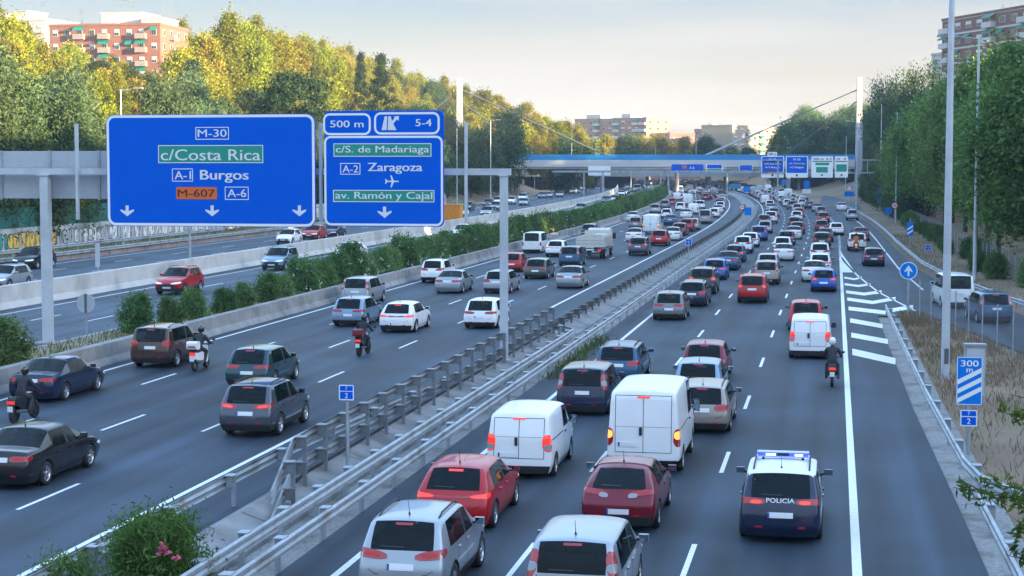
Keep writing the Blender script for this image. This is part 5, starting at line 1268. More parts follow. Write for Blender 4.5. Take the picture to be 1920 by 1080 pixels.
def bike(u, v, label, plab, col, helm, lane_t=None, top=None, scooter=False, jacket=None, lit=LLIT, lean=0):
    s, t = pst(u, v); w0 = W(s, t, 0); rz = head(s); r_ = empty('motorcycle' if not scooter else 'scooter', w0, rz); tag(r_, label, 'motorcycle')
    fr_ = .30 if not scooter else .24; wb = 1.4 if not scooter else 1.3; X0 = -.55
    for x in (X0, X0 + wb):
        g = MB(); lathe(g, [(fr_ * .72, -.06), (fr_ * .93, -.065), (fr_, -.02), (fr_, .02), (fr_ * .93, .065), (fr_ * .72, .06), (fr_ * .72, -.06)], 20); w_ = g.build('wheel', RUB, r_); w_.location = (x, 0, fr_)
        g = MB(); lathe(g, [(.001, -.03), (fr_ * .72, -.045), (fr_ * .72, .045), (.001, .03)], 16); g.build('rim', ALLOY if scooter else DARK, w_)
    pm = PAINT[col]; g = MB()
    body = [(X0 - .22, .62), (X0 - .15, .80), (-.25, .82), (.1, .78), (.22, .90), (.48, .92), (.55, .70), (.35, .45), (-.1, .36), (-.35, .45)] if not scooter else [(X0 - .2, .50), (X0 - .15, .76), (.05, .78), (.12, .45), (.42, .42), (.55, .95), (.64, .95), (.62, .3), (.0, .25), (-.4, .34)]
    g.slab(body, -.13, .13, 0); g.slab([(p[0] * .9, p[1] * .96 + .02) for p in body], -.17, .17, 0); g.build('body', pm, r_)
    g = MB(); g.slab([(X0 - .18, .80), (X0 - .12, .88), (-.1, .84), (.12, .80), (.1, .76), (X0, .76)], -.14, .14); g.build('seat', DARK, r_)
    g = MB(); g.tube((.62, -.38, 1.02), (.62, .38, 1.02), .016, .016, 6)
    for sd in (-1, 1): g.tube((.60, sd * .2, 1.02), (.66, sd * .12, .90), .02, .02, 6); g.tube((.62, sd * .30, 1.02), (.62, sd * .40, 1.18), .01, .01, 5); g.box((.60, sd * .40 - .06, 1.16), (.63, sd * .40 + .06, 1.24))
    g.build('handlebar', DARK, r_)
    g = MB(); 
    for sd in (-1, 1): g.tube((X0 + wb, sd * .08, fr_), (.63, sd * .09, .95), .025, .025, 6)
    g.build('front_fork', DARK, r_)
    g = MB(); g.tube((X0 - .1, -.17, .42), (.1, -.17, .34), .055, .045, 8); g.build('exhaust', GALVD, r_)
    g = MB(); g.box((X0 - .26, -.12, .66), (X0 - .20, .12, .76)); g.build('tail_light', lit, r_)
    g = MB(); g.box((X0 - .30, -.09, .42), (X0 - .285, .09, .60)); g.build('number_plate', PLATE, r_)
    if top:
        g = MB(); g.slab(rrect(X0 - .32, .90, X0 + .10, 1.22, .09), -.22, .22); g.build('top_case', top, r_)
        g = MB(); g.box((X0 - .33, -.16, .99), (X0 - .318, .16, 1.05)); g.build('reflector', LRED, r_)
    # rider
    f = Vector((math.cos(rz), math.sin(rz), 0))
    p = link('person', RIDE, None); p.location = w0 - f * .08; p.rotation_euler = (0, 0, rz); tag(p, plab, 'person')
    if jacket: p.material_slots[0].link = 'OBJECT'; p.material_slots[0].material = jacket
    g = MB(); prof = [(.001, .155), (.06, .145), (.11, .105), (.135, .03), (.135, -.05), (.11, -.12), (.07, -.14)]
    vs = []
    for r, z in prof:
        for i in range(16): a = 2 * math.pi * i / 16; vs.append((.33 + math.cos(a) * r * 1.08, math.sin(a) * r * .95, 1.655 + z))
    g.add(vs, [(j * 16 + i, (j + 1) * 16 + i, (j + 1) * 16 + (i + 1) % 16, j * 16 + (i + 1) % 16) for j in range(6) for i in range(16)], 0, True); g.build('helmet', helm, p)
    g = MB(); vs = [(.33 + math.cos(a) * .150, math.sin(a) * .132, 1.655 + z) for z in (-.02, .06) for a in np.linspace(-1, 1, 9)]; g.add(vs, [(i, i + 1, 10 + i, 9 + i) for i in range(8)]); g.build('visor', GLASS, p)
HB = mat('helmet_black', (.015, .015, .018), .2, coat=1); HW = mat('helmet_white', (.75, .76, .78), .25, coat=1)
JV = mat('rider_jacket_orange', (.55, .13, .03), .7)
bike(1560, 722, 'dark motorcycle with a lit tail light and white plate beside the long edge line', 'person in black with a white helmet riding the motorcycle behind the white van', 'black', HW)
bike(680, 666, 'dark motorcycle with a red lit tail light and a top case, mid carriageway', 'person in black on the motorcycle behind the pale blue hatchback', 'black', HB, top=mat('top_case_maroon', (.16, .03, .04), .4))
bike(374, 693, 'white scooter with a white top case beside the brown crossover', 'person in dark clothes riding the white scooter', 'white', HB, top=WHITE, scooter=True)
bike(42, 790, 'motorcycle with a wide red tail light behind the navy saloon', 'person in black leaning on the motorcycle behind the navy saloon', 'black', HB)
bike(1605, 472, 'small motorcycle with an orange light behind the white crossover on the joining road', 'person in an orange top riding behind the white crossover', 'dark red', HB, jacket=JV, lit=LAMB)
# crash cushion and orange bin at the split of the outer road
p = px(850, 414, .42); r_ = empty('orange_skip', p, head(st(p.x, p.y)[0])); tag(r_, 'orange metal skip at the road split next to the green cushion', 'skip')
g = MB(); g.add([(-.9, -1.1, 0), (.9, -1.1, 0), (.9, 1.1, 0), (-.9, 1.1, 0), (-1.1, -1.2, 2.2), (1.1, -1.2, 2.2), (1.1, 1.2, 2.2), (-1.1, 1.2, 2.2)], [(0, 3, 2, 1), (4, 5, 6, 7), (0, 1, 5, 4), (1, 2, 6, 5), (2, 3, 7, 6), (3, 0, 4, 7)]); g.build('body', mat('skip_orange', (.75, .27, .02), .6, var=.15), r_)
g = MB(); g.box((-1.15, -1.25, 2.2), (1.15, 1.25, 2.3)); g.build('rim', mat('skip_rim', (.6, .2, .02), .6), r_)
p = px(867, 412, .42); r_ = empty('crash_cushion', p, head(st(p.x, p.y)[0])); tag(r_, 'green plastic crash cushion beside the orange skip', 'crash cushion')
g = MB(); g.tube((0, 0, 0), (0, 0, 2.1), .95, .85, 20); g.tube((0, 0, 2.1), (0, 0, 2.3), .85, .5, 20); g.build('body', mat('cushion_green', (.01, .20, .12), .5), r_)
g = MB(); lathe(g, [(.93, -.25), (.93, .25)], 20); o = g.build('band', SWHITE, r_); o.rotation_euler = (math.pi / 2, 0, 0); o.location = (0, 0, 1.1)
# ============================================================ trees, shrubs, grass
def leaves(C, size, asp, rg, up=0.0, hang=0.0, jit=.35):
    """Leaf quads (diamonds) centred on C; hang > 0 lets them droop."""
    n = len(C); a = rg.normal(size=(n, 3)); a[:, 2] = a[:, 2] * (1 - hang) - hang * 1.6; a /= np.linalg.norm(a, axis=1)[:, None] + 1e-9
    b = rg.normal(size=(n, 3)); b[:, 2] += up; b = b - (b * a).sum(1)[:, None] * a; b /= np.linalg.norm(b, axis=1)[:, None] + 1e-9
    s = size * (1 + jit * rg.uniform(-1, 1, n))[:, None]
    V = np.stack([C + a * s, C + b * s * asp, C - a * s, C - b * s * asp], 1).reshape(-1, 3)
    return V, np.arange(4 * n).reshape(-1, 4)
def crown_pts(kind, h, r, z0, ncl, per, rg):
    """Clump centres filling an uneven crown of height h and radius r above z0, and the leaf points round them."""
    P = []; cl = []
    lob = [(rg.uniform(0, 6.28), rg.uniform(.15, .95), rg.uniform(.75, 1.15)) for _ in range(7)]
    while len(cl) < ncl:
        f = rg.uniform(0, 1); a = rg.uniform(0, 6.283)
        if kind == 'broad': R_ = math.sin(math.pi * min(1, .12 + .86 * f)) ** .6
        elif kind == 'poplar': R_ = (1 - f) ** .55 * (min(1, f * 5) ** .6) * .9 + .08
        elif kind == 'umbrella': R_ = (1 - max(0, f - .35) / .65) ** .45 if f > .35 else (f / .35) ** .35
        elif kind == 'conifer': R_ = (1 - f) * (.72 + .38 * (math.sin(f * 30) > 0)) + .05
        elif kind == 'willow': R_ = math.sin(math.pi * min(1, .2 + .76 * f)) ** .5
        else: R_ = math.sqrt(max(0, 1 - (f * .95) ** 2.4)) * (.72 + .28 * min(1, f * 4))
        w = 1.0
        for la, lf, lr in lob:
            if abs((a - la + 3.14) % 6.283 - 3.14) < .8 and abs(f - lf) < .28: w *= lr
        rr = r * R_ * w * (rg.uniform(.30, 1) ** .45)
        cl.append((math.cos(a) * rr, math.sin(a) * rr, z0 + f * h))
    cl = np.array(cl); rad = r * {'broad': .20, 'poplar': .30, 'umbrella': .17, 'conifer': .16, 'willow': .20}.get(kind, .22)
    k = np.repeat(cl, per, 0); d = rg.normal(size=k.shape) * rad * rg.uniform(.55, 1.2, (len(k), 1))
    if kind == 'willow': d[:, 2] *= 1.7; d[:, 2] -= np.abs(rg.normal(size=len(k))) * rad * 1.2; d[:, :2] *= .8
    elif kind == 'umbrella' or kind == 'conifer': d[:, 2] *= .45
    elif kind == 'poplar': d[:, 2] *= 1.5
    return k + d, cl
TREES = {}
def make_tree(key, name, kind, h, r, z0, ncl, per, size, asp, m, seed, hang=0.0, tr=.18, limbs=6):
    rg = np.random.default_rng(seed); C, cl = crown_pts(kind, h - z0, r, z0, ncl, per, rg)
    V, F_ = leaves(C, size, asp, rg, hang=hang)
    root = empty(name, (0, 0, -60)); co = soup('crown', V, F_, [m], root)
    g = MB(); top = z0 + (h - z0) * (.75 if kind in ('poplar', 'conifer') else .5)
    pts = [Vector((0, 0, -.5))]; n = 5
    for i in range(1, n + 1): pts.append(Vector((rg.normal() * .12 * i / n * r * .5, rg.normal() * .12 * i / n * r * .5, top * i / n)))
    for i in range(n): g.tube(pts[i], pts[i + 1], tr * (1 - .75 * i / n), tr * (1 - .75 * (i + 1) / n), 8)
    for q in cl[rg.choice(len(cl), min(limbs, len(cl)), False)]:
        b = pts[int(rg.integers(2, n))]; e = Vector(q); mid = (b + e) / 2 + Vector((0, 0, .15 * (e - b).length * rg.uniform(-.3, 1)))
        g.tube(b, mid, tr * .42, tr * .25, 6); g.tube(mid, e, tr * .25, tr * .07, 6)
    t_ = g.build('trunk', BARK, root)
    for o in (root, co, t_): COL.objects.unlink(o)
    TREES[key] = (root, (co, t_))
def plant(key, loc, scale, rz, label, cat, group):
    root, ch = TREES[key]; c = root.copy(); COL.objects.link(c); c.location = loc; c.rotation_euler = (0, 0, rz)
    c.scale = (scale[0], scale[0], scale[1]) if isinstance(scale, tuple) else (scale,) * 3
    for k in ch: d = k.copy(); COL.objects.link(d); d.parent = c
    return tag(c, label, cat, group)
LG = leafmat('leaf_yellow_green', (.225, .235, .028), .035, .3, .35)
LT = leafmat('leaf_tawny', (.28, .22, .045), .03, .3, .3, (.20, .21, .03))
LP_ = leafmat('leaf_poplar', (.17, .185, .03), .03, .3, .35)
LD = leafmat('leaf_dark_green', (.068, .112, .044), .03, .35, .25)
LPI = leafmat('leaf_pine', (.030, .054, .028), .02, .3, .15)
LW = leafmat('leaf_grey_green', (.098, .148, .072), .02, .35, .3)
LR = leafmat('leaf_mid_green', (.145, .235, .068), .03, .4, .35)
LO = leafmat('leaf_oleander', (.115, .205, .070), .02, .35, .3)
for i in range(2):
    make_tree('broad%d' % i, 'broadleaf_tree', 'broad', 11, 3.6, 2.2, 60, 190, .20, .6, LG, 10 + i)
    make_tree('tawny%d' % i, 'broadleaf_tree', 'broad', 10.5, 3.0, 1.8, 50, 190, .19, .55, LT, 20 + i)
    make_tree('poplar%d' % i, 'poplar_tree', 'poplar', 13, 2.0, 1.6, 54, 180, .185, .6, LP_, 30 + i)
    make_tree('dark%d' % i, 'dark_tree', 'broad', 10.5, 3.9, 1.2, 62, 210, .20, .55, LD, 40 + i)
    make_tree('pine%d' % i, 'stone_pine', 'umbrella', 11, 4.2, 6.0, 60, 130, .22, .35, LPI, 50 + i, tr=.24)
    make_tree('willow%d' % i, 'feathery_tree', 'willow', 14, 3.6, 2.0, 72, 210, .23, .30, LW, 60 + i, hang=.5)
    make_tree('right%d' % i, 'leafy_tree', 'broad', 15.5, 4.7, 4.6, 84, 300, .21, .5, LR, 70 + i, hang=.25, tr=.28, limbs=12)
    make_tree('olea%d' % i, 'oleander_bush', 'dome', 2.4, 1.28, .12, 60, 110, .12, .30, LO, 80 + i, tr=.05)
make_tree('cedar', 'cedar_tree', 'conifer', 14, 3.6, 2.5, 70, 90, .26, .4, LPI, 91)
make_tree('sparse', 'sparse_tree', 'broad', 14, 4.6, 4.5, 44, 90, .24, .5, LD, 95, tr=.2, limbs=14)
# white flowers on some oleanders
rg = np.random.default_rng(5)
def flowers(n, r, h, size, m, name='blossom'):
    d = rg.normal(size=(n, 3)); d[:, 2] = np.abs(d[:, 2]); d /= np.linalg.norm(d, axis=1)[:, None]
    C = np.repeat(d * np.array([r, r, h - .3]) + np.array([0, 0, .3]), 7, 0) + rng.normal(size=(n * 7, 3)) * .07
    V, F_ = leaves(C, size, .8, rg); o = soup(name, V, F_, [m]); COL.objects.unlink(o); return o
FLW = mat('blossom_white', (.72, .72, .66), .8); FLP = mat('blossom_pink', (.60, .10, .20), .8)
FW = [flowers(14, 1.35, 2.25, .065, FLW), flowers(24, 1.4, 2.3, .06, FLW)]

# ---- the wooded bank
rt_ = random.Random(3); ntree = 0
PH = {'broad': ('yellow green broadleaf tree', 'tree'), 'tawny': ('tawny broadleaf tree', 'tree'), 'poplar': ('slender upright poplar', 'tree'), 'dark': ('dark green bushy tree', 'tree'), 'pine': ('dark stone pine', 'tree'), 'willow': ('grey green feathery tree', 'tree'), 'cedar': ('dark layered cedar', 'tree')}
def bank(key, s, t, sc, z=None):
    k = key.rstrip('01'); w = W(s, t, hill(t, s) - .1 if z is None else z)
    zone = 'at the foot of the wooded bank' if t > -84 else 'halfway up the wooded bank' if t > -112 else 'on the crest of the wooded bank'
    dist = 'beside the outer road' if s < 260 else 'toward the cable footbridge' if s < 430 else 'by the footbridge pylon'
    plant(key, w, sc, rt_.uniform(0, 6.28), '%s %s, %s' % (PH[k][0], zone, dist), 'tree', '%ss %s, %s' % (PH[k][0], zone, dist))
def pick(w): 
    ks = [k for k, v in w for _ in range(v)]; k = rt_.choice(ks); return k if k == 'cedar' else k + rt_.choice('01')
rows = [(-75.5, 128, 470, 6.6, [('dark', 6), ('willow', 3), ('broad', 1)], .72, .98), (-82, 140, 480, 7.2, [('dark', 5), ('willow', 2), ('broad', 1), ('pine', 1)], .85, 1.1), (-91, 160, 520, 8.2, [('dark', 3), ('broad', 3), ('tawny', 1), ('pine', 1), ('poplar', 1)], .85, 1.1),
        (-101, 180, 560, 8.8, [('broad', 4), ('tawny', 3), ('poplar', 2), ('dark', 1)], .8, 1.05), (-112, 205, 600, 9.0, [('broad', 4), ('tawny', 3), ('poplar', 3), ('pine', 1)], .8, 1.05), (-123, 235, 640, 9.2, [('broad', 4), ('tawny', 2), ('poplar', 4), ('cedar', 1)], .8, 1.08), (-136, 265, 660, 10.5, [('broad', 4), ('poplar', 4), ('tawny', 1)], .85, 1.1)]
BX = [(-105, 372, 22), ]
for t, a, b, d, w, lo, hi in rows:
    s = a
    while s < b:
        tt, ss = t + rt_.uniform(-3.2, 3.2), s + rt_.uniform(-2.5, 2.5); p = W(ss, tt)
        u = 960 + FPX * p.x / p.y
        sc = rt_.uniform(lo, hi)
        if u > -60 and not (tt < -95 and 60 < u < 330 and p.y > 318):
            if tt < -90 and 60 < u < 340: sc *= .74
            bank(pick(w), ss, tt, (sc * rt_.uniform(.9, 1.1), sc)); ntree += 1
        s += d * rt_.uniform(.8, 1.2)
for s, t, sc in ((141, -74, 1.12), (150, -76.5, 1.18), (157, -73.5, 1.0), (146, -79, 1.25), (166, -77, 1.1)): bank('willow%d' % (int(s) % 2), s, t, sc)
def at_px(key, u, v_top, d, h, sc_xy, label, group=None):
    """A tree whose crown top is seen at (u, v_top) and that stands at forward distance d, h metres tall."""
    p = pd(u, v_top, d); base = {'pine': 11, 'dark': 10.5, 'cedar': 14, 'broad': 11, 'poplar': 13, 'tawny': 10.5, 'right': 15.5, 'sparse': 14, 'willow': 14}[key.rstrip('01')]
    plant(key, (p.x, p.y, p.z - h), (sc_xy, h / base), rt_.uniform(0, 6), label, 'tree', group)
at_px('pine0', 548, 143, 225, 14, 1.35, 'big dark stone pine with a broad flat crown above the two blue signs')
at_px('pine1', 362, 117, 262, 11, .62, 'small dark round stone pine above the wide blue sign')
at_px('dark0', 950, 222, 405, 13, 1.35, 'large dark round tree beside the slim white bridge pylon')
at_px('dark1', 905, 246, 395, 12, 1.1, 'dark bushy tree in front of the foot of the white bridge pylon')
at_px('cedar', 714, 104, 335, 15, .9, 'dark cedar with layered branches standing clear against the sky')
at_px('cedar', 676, 100, 350, 14, .6, 'narrow dark cedar tip on the crest just before the layered cedar')
for u, v, d in ((385, 78, 290), (408, 60, 300), (448, 52, 310), (492, 66, 315), (520, 72, 325), (552, 84, 335), (585, 92, 345), (615, 100, 350), (345, 98, 280), (640, 112, 355)):
    at_px(rt_.choice(['broad0', 'broad1', 'poplar1', 'tawny0']), u, v, d, rt_.uniform(11, 14), rt_.uniform(.9, 1.15), 'sunlit tree along the skyline between the red brick block and the cedars', 'sunlit trees along the skyline past the red brick block')
at_px('poplar0', 430, 40, 300, 15, 1.25, 'tall yellow green poplar at the high point of the bank'); at_px('broad1', 465, 58, 305, 13, 1.0, 'yellow green tree just beside the tall poplar at the high point')
at_px('broad0', 12, 46, 250, 15, 1.25, 'sunlit yellow green tree at the picture edge below the white apartments')
# the wooded slope running on toward the footbridge: crowns along the falling skyline and below it
for k, (dv, d0) in enumerate(((0, 500), (26, 480), (52, 468))):
    u = 770 + k * 7
    while u < 1105:
        sky_v = 138 + (u - 770) * .30 + max(0, u - 1000) * .12
        if sky_v + dv < 285: at_px(rt_.choice(['broad0', 'broad1', 'poplar0', 'poplar1', 'tawny0', 'tawny1', 'dark1'] if k < 2 else ['broad0', 'dark0', 'tawny1']), u, sky_v + dv + rt_.uniform(-9, 9), d0 + rt_.uniform(-8, 14), rt_.uniform(9, 13), rt_.uniform(.8, 1.05), 'sunlit tree on the falling slope behind the slim white pylon', 'sunlit trees on the falling slope behind the slim white pylon')
        u += rt_.uniform(15, 25)
# ---- beyond the footbridge
for i, u in enumerate(range(1010, 1330, 21)):
    k = rt_.choice(['broad0', 'poplar1', 'tawny0', 'dark1', 'broad1']); h = rt_.uniform(9, 13)
    at_px(k, u + rt_.uniform(-6, 6), (232 + (u - 1010) * .13 if u < 1110 else 262) + rt_.uniform(-8, 10), 560 + rt_.uniform(-20, 70), h, rt_.uniform(.9, 1.25), 'sunlit tree in the row behind the footbridge, before the brick apartments', 'sunlit trees in the row behind the footbridge')
for u, v, d, sc in ((1340, 276, 600, 1.0), (1372, 280, 600, 1.0), (1405, 282, 580, 1.1)):
    at_px('dark0', u, v, d, 9, sc, 'low dark tree under the right bridge cable, before the pale block'.replace('right ', 'long '), 'low dark trees under the long bridge cable')
for u, v, d, sc in ((1478, 240, 560, 1.6), (1512, 232, 570, 1.7), (1552, 234, 560, 1.6), (1582, 245, 540, 1.4), (1600, 262, 520, 1.2), (1460, 262, 545, 1.2)):
    at_px('dark%d' % (u % 2), u, v, d, 15, sc, 'dense green tree in the clump behind the far white signs', 'dense green trees in the clump behind the far white signs')
# ---- bank on the side of the joining road
n_r = 0
for s, dt, sc in ((128, 5.6, .92), (133, 13, 1.02), (140, 22, 1.1), (146, 8.5, .95), (155, 16, 1.08), (163, 7.5, .9), (172, 24, 1.12), (178, 12, 1.0), (190, 8, .92), (198, 18, 1.05), (214, 10, .95), (226, 20, 1.02), (238, 9.5, .86), (256, 14, .9), (272, 9, .78), (118, 17, 1.0), (122, 27, 1.1), (290, 15, .82)):
    t = colr(s) + dt + 1
    plant('right%d' % (n_r % 2), W(s, t, hill(t, s) - .2), (sc * 1.05, sc * 1.0), rt_.uniform(0, 6), 'big leafy green tree on the slope beyond the joining road', 'tree', 'big leafy trees on the slope beyond the joining road'); n_r += 1
for u, v, d, h, sc in ((1902, 108, 172, 17, 1.05), (1858, 128, 180, 17, 1.0), (1815, 160, 196, 16, .95), (1775, 186, 222, 16, .95), (1738, 205, 240, 15, .9), (1712, 232, 250, 14, .8), (1690, 262, 262, 12, .7)):
    at_px('right%d' % (u % 2), u, v, d, h, sc, 'big leafy green tree on the slope beyond the joining road', 'big leafy trees on the slope beyond the joining road')
for u, v, d, h, sc in ((1655, 150, 335, 17, .85), (1700, 134, 320, 18, .9), (1742, 122, 310, 18, .9), (1680, 160, 345, 16, .8)):
    at_px('sparse', u, v, d, h, sc, 'dark sparse tree past the leafy trees, before the bridge pylon', 'dark sparse trees before the bridge pylon')
for s, dt, sc in ((290, 8, .95), (306, 13, 1.05), (318, 8.5, .95), (330, 16, 1.1), (345, 10, 1.0), (362, 15, 1.0), (380, 10, .9), (400, 16, .95), (330, 24, 1.2)):
    t = 5 + dt - off(s) * .8
    plant('sparse' if rt_.random() < .6 else 'dark0', W(s, t, hill(9 + dt, 300)), (sc * 1.05, sc), rt_.uniform(0, 6), 'dark sparse tree past the leafy trees, before the bridge pylon', 'tree', 'dark sparse trees before the bridge pylon')
for i, s in enumerate(list(range(235, 760, 9)) + list(range(330, 560, 12))):
    t = (44 if i < 59 else 33) + rt_.uniform(-4, 4); sc = rt_.uniform(.9, 1.12)
    plant(rt_.choice(['dark0', 'dark1', 'sparse', 'dark0', 'right1']), W(s, t, hill(t, s) - .2), (sc * 1.2, sc * 1.25), rt_.uniform(0, 6), 'tall dark tree high on the bank past the leafy trees', 'tree', 'tall dark trees high on the bank past the leafy trees')
for s in range(250, 420, 8):
    t = 9.5 + rt_.uniform(0, 3) - off(s) * .75; sc = rt_.uniform(.45, .7)
    plant('dark%d' % (s % 2), W(s, t, .2), (sc * 1.2, sc), rt_.uniform(0, 6), 'low dark shrub tree lining the straight branch road', 'tree', 'low dark shrub trees lining the straight branch road')
for s in range(112, 250, 9):
    t = colr(s) + 4.2 + rt_.uniform(0, 1.5); plant('olea%d' % (s % 2), W(s, t, hill(t, s)), rt_.uniform(.5, .8), rt_.uniform(0, 6), 'low scrub bush at the wire fence beyond the joining road', 'bush', 'scrub bushes at the wire fence beyond the joining road')
# ---- oleander bed
s = 40; ro = random.Random(9); ih = 0
while s < 420:
    step = 3.5 if s < 130 else 3.6
    w = W(s, -31.6 + ro.uniform(-.25, .25), .5); u = 960 + FPX * w.x / w.y
    if not (54 < u < 212 and s < 95):
        sc = ro.uniform(.66, 1.02) * (1.0 if s < 250 else 1.05) * (.78 if 78 < s < 98 else 1); fl = ro.random() < .38 and s < 230
        c = plant('olea%d' % ro.randint(0, 1), w, (sc * .96, sc), ro.uniform(0, 6.28), ('oleander bush dotted with white blossom in the raised bed' if fl else 'green oleander bush in the raised bed between the carriageways'), 'bush', 'white flowering oleanders in the raised bed' if fl else 'green oleanders in the raised bed')
        if fl: d = FW[ro.randint(0, 1)].copy(); COL.objects.link(d); d.parent = c
    s += step * ro.uniform(.85, 1.15)
# ---- pink oleander close by, in the median
rg = np.random.default_rng(77)
p = px(292, 1118, 0); root = empty('oleander_bush', p); tag(root, 'large green oleander bush with a few pink blossoms among the median guardrails', 'bush')
C, cl = crown_pts('dome', 1.32, .98, .1, 70, 190, rg)
V, F_ = leaves(C, .075, .2, rg, hang=-.25); soup('crown', V, F_, [leafmat('leaf_oleander_close', (.095, .175, .045), .0, .35, .35)], root)
g = MB()
for q in cl[:26]: g.tube((q[0] * .1, q[1] * .1, -.1), (q[0] * .55, q[1] * .55, q[2] * .6), .016, .012, 5); g.tube((q[0] * .55, q[1] * .55, q[2] * .6), q, .012, .005, 5)
g.build('trunk', BARK, root)
fp = []
for (u, v) in ((303, 1022), (299, 1036), (312, 1038), (331, 1044), (306, 1029)):
    q = pd(u, v, p.y - .9) - p; fp += [np.array(q) + rg.normal(size=3) * .03 for _ in range(12)]
V, F_ = leaves(np.array(fp), .045, .8, rg); soup('blossom', V, F_, [FLP], root)
# low shoot of the same planting at its foot
p2 = px(130, 1130, 0); root = empty('oleander_bush', p2); tag(root, 'low light green shoots beside the pink flowered oleander at the picture edge', 'bush')
C, cl = crown_pts('dome', .75, .75, .05, 26, 80, rg); V, F_ = leaves(C, .07, .2, rg, hang=-.3); soup('crown', V, F_, [leafmat('leaf_oleander_light', (.12, .20, .055), 0, .3, .4)], root)
g = MB()
for q in cl[:10]: g.tube((q[0] * .2, q[1] * .2, -.1), q, .012, .004, 5)
g.build('trunk', BARK, root)
# ---- branches reaching in over the verge: a young tree just outside the frame
bp = Vector((8.3, 21.5, 0)); root = empty('young_tree', bp); tag(root, 'leafy branches of a young tree reaching in over the verge guardrail', 'tree')
g = MB(); LV = []
g.tube((0, 0, -.3), (.05, 0, 2.2), .09, .07, 8); g.tube((.05, 0, 2.2), (.1, .1, 5.2), .07, .03, 8)
def bough(a, tip, n, spread, side=0):
    a = Vector(a); tip = Vector(tip); m = (a + tip) / 2 + Vector((0, 0, .12)); g.tube(a, m, .03, .018, 6); g.tube(m, tip, .018, .004, 6)
    for i in range(n):
        f = rg.uniform(.25, 1) ** .8; c = a.lerp(tip, f) + Vector((0, 0, .12 * 4 * f * (1 - f))); d = Vector(rg.normal(size=3)); d.normalize(); e = c + d * spread * (1.15 - f * .75)
        g.tube(c, e, .006, .002, 4)
        for k in range(9): LV.append(np.array(c.lerp(e, rg.uniform(.2, 1.1))) + rg.normal(size=3) * .03)
for (u, v, d, z0, n, sp_) in ((1788, 914, 20, 3.6, 40, .40), (1850, 905, 20.5, 3.7, 34, .42), (1870, 770, 21, 4.4, 26, .3), (1895, 740, 21.5, 4.8, 14, .25), (1885, 1040, 19.5, 2.7, 40, .42), (1905, 985, 20, 3.1, 26, .4)):
    bough((.06, 0, z0), pd(u, v, d) - bp, n, sp_)
for k in range(26):
    a = rg.uniform(0, 6.28); bough((.07, .05, rg.uniform(2.4, 5)), (.07 + math.cos(a) * 1.0 + .5, math.sin(a) * 1.2, rg.uniform(2.6, 5.8)), 10, .4)
V, F_ = leaves(np.array(LV), .058, .32, rg, hang=.15); soup('crown', V, F_, [leafmat('leaf_branch', (.055, .105, .022), 0, .35, .4, (.11, .17, .035))], root)
g.build('trunk', BARK, root)
# ---- dry grass and weeds
def grass(name, label, pts, hgt, wd, m):
    P = np.array(pts); n = len(P); a = rg.uniform(0, 6.28, n); h = hgt * rg.uniform(.4, 1.15, n); dx = np.stack([np.cos(a), np.sin(a), np.zeros(n)], 1) * wd
    lean = rg.normal(size=(n, 3)) * .45; lean[:, 2] = 1; top = P + lean * h[:, None]; mid = P + lean * h[:, None] * np.array([.35, .35, .55])
    V = np.stack([P - dx, P + dx, mid + dx * .7, mid - dx * .7, top + dx * .1, top - dx * .1], 1).reshape(-1, 3); i = np.arange(n) * 6
    F_ = np.concatenate([np.stack([i, i + 1, i + 2, i + 3], 1), np.stack([i + 3, i + 2, i + 4, i + 5], 1)])
    tag(soup(name, V, F_, [m]), label, 'grass', None, 'stuff')
pts = []
for _ in range(15000):
    s = rg.uniform(38, 99); a = redge(s) + 1.15; b = colr(s) + 5 if s < 60 else coll(s) - .25
    if b - a < .2: continue
    t = a + (b - a) * rg.uniform(0, 1); w = W(s, t, -.03)
    if math.sin(w.x * 1.3) * math.sin(w.y * .9 + 1) + rg.uniform(-.8, .8) > -.35: pts.append(w[:])
for _ in range(7000):
    s = rg.uniform(70, 210); t = colr(s) + .8 + abs(rg.normal()) * 4; pts.append(W(s, t, hill(t, s) - .08)[:])
grass('dry_grass', 'dry tan grass and weeds on the bank beside the verge guardrail', pts, .30, .018, leafmat('dry_blades', (.31, .215, .14), .0, .4, .2, (.20, .16, .10)))
pts = [W(s, -10.85 + rg.normal() * .22, 0)[:] for s in rg.uniform(66, 82, 420)] + [W(s, -71 + rg.uniform(.3, 3.5), .6)[:] for s in rg.uniform(100, 230, 5000)]
pts += [W(s, -33 + rg.uniform(0, 2.2), .58)[:] for s in rg.uniform(60, 130, 2500)]
grass('green_weeds', 'green weeds along the median kerb and under the graffiti wall', pts, .34, .022, leafmat('weed_blades', (.15, .17, .035), .0, .4, .3, (.07, .11, .03)))
# ============================================================ footbridge, far signs, buildings, graffiti wall
PYL = mat('pylon_paint', (.33, .36, .40), .55, var=.05); BRW = mat('bridge_fascia', (.46, .48, .50), .6, var=.08, vscale=.2); BRB = mat('bridge_blue', (.012, .22, .50), .5, var=.12, vscale=.15); GIR = mat('girder_grey', (.24, .27, .29), .7, var=.15, vscale=.1)
SB = 452.0
br = empty('footbridge', W(SB, 0), head(SB) - math.pi / 2); tag(br, 'cable stayed footbridge with a white deck edge and a blue parapet across all carriageways', 'footbridge')
tz = lambda u, v: on_s(u, v, SB)
t0, t1 = tz(905, 300)[0], tz(1602, 300)[0]
zt_, zb_, zp = tz(1250, 300)[1], tz(1250, 313)[1], tz(1250, 290)[1]
g = MB(); g.box((t0, -1.9, zb_), (t1, 1.9, zt_)); g.box((t0, -1.4, zb_ - .5), (t1, 1.4, zb_)); g.build('deck', BRW, br)
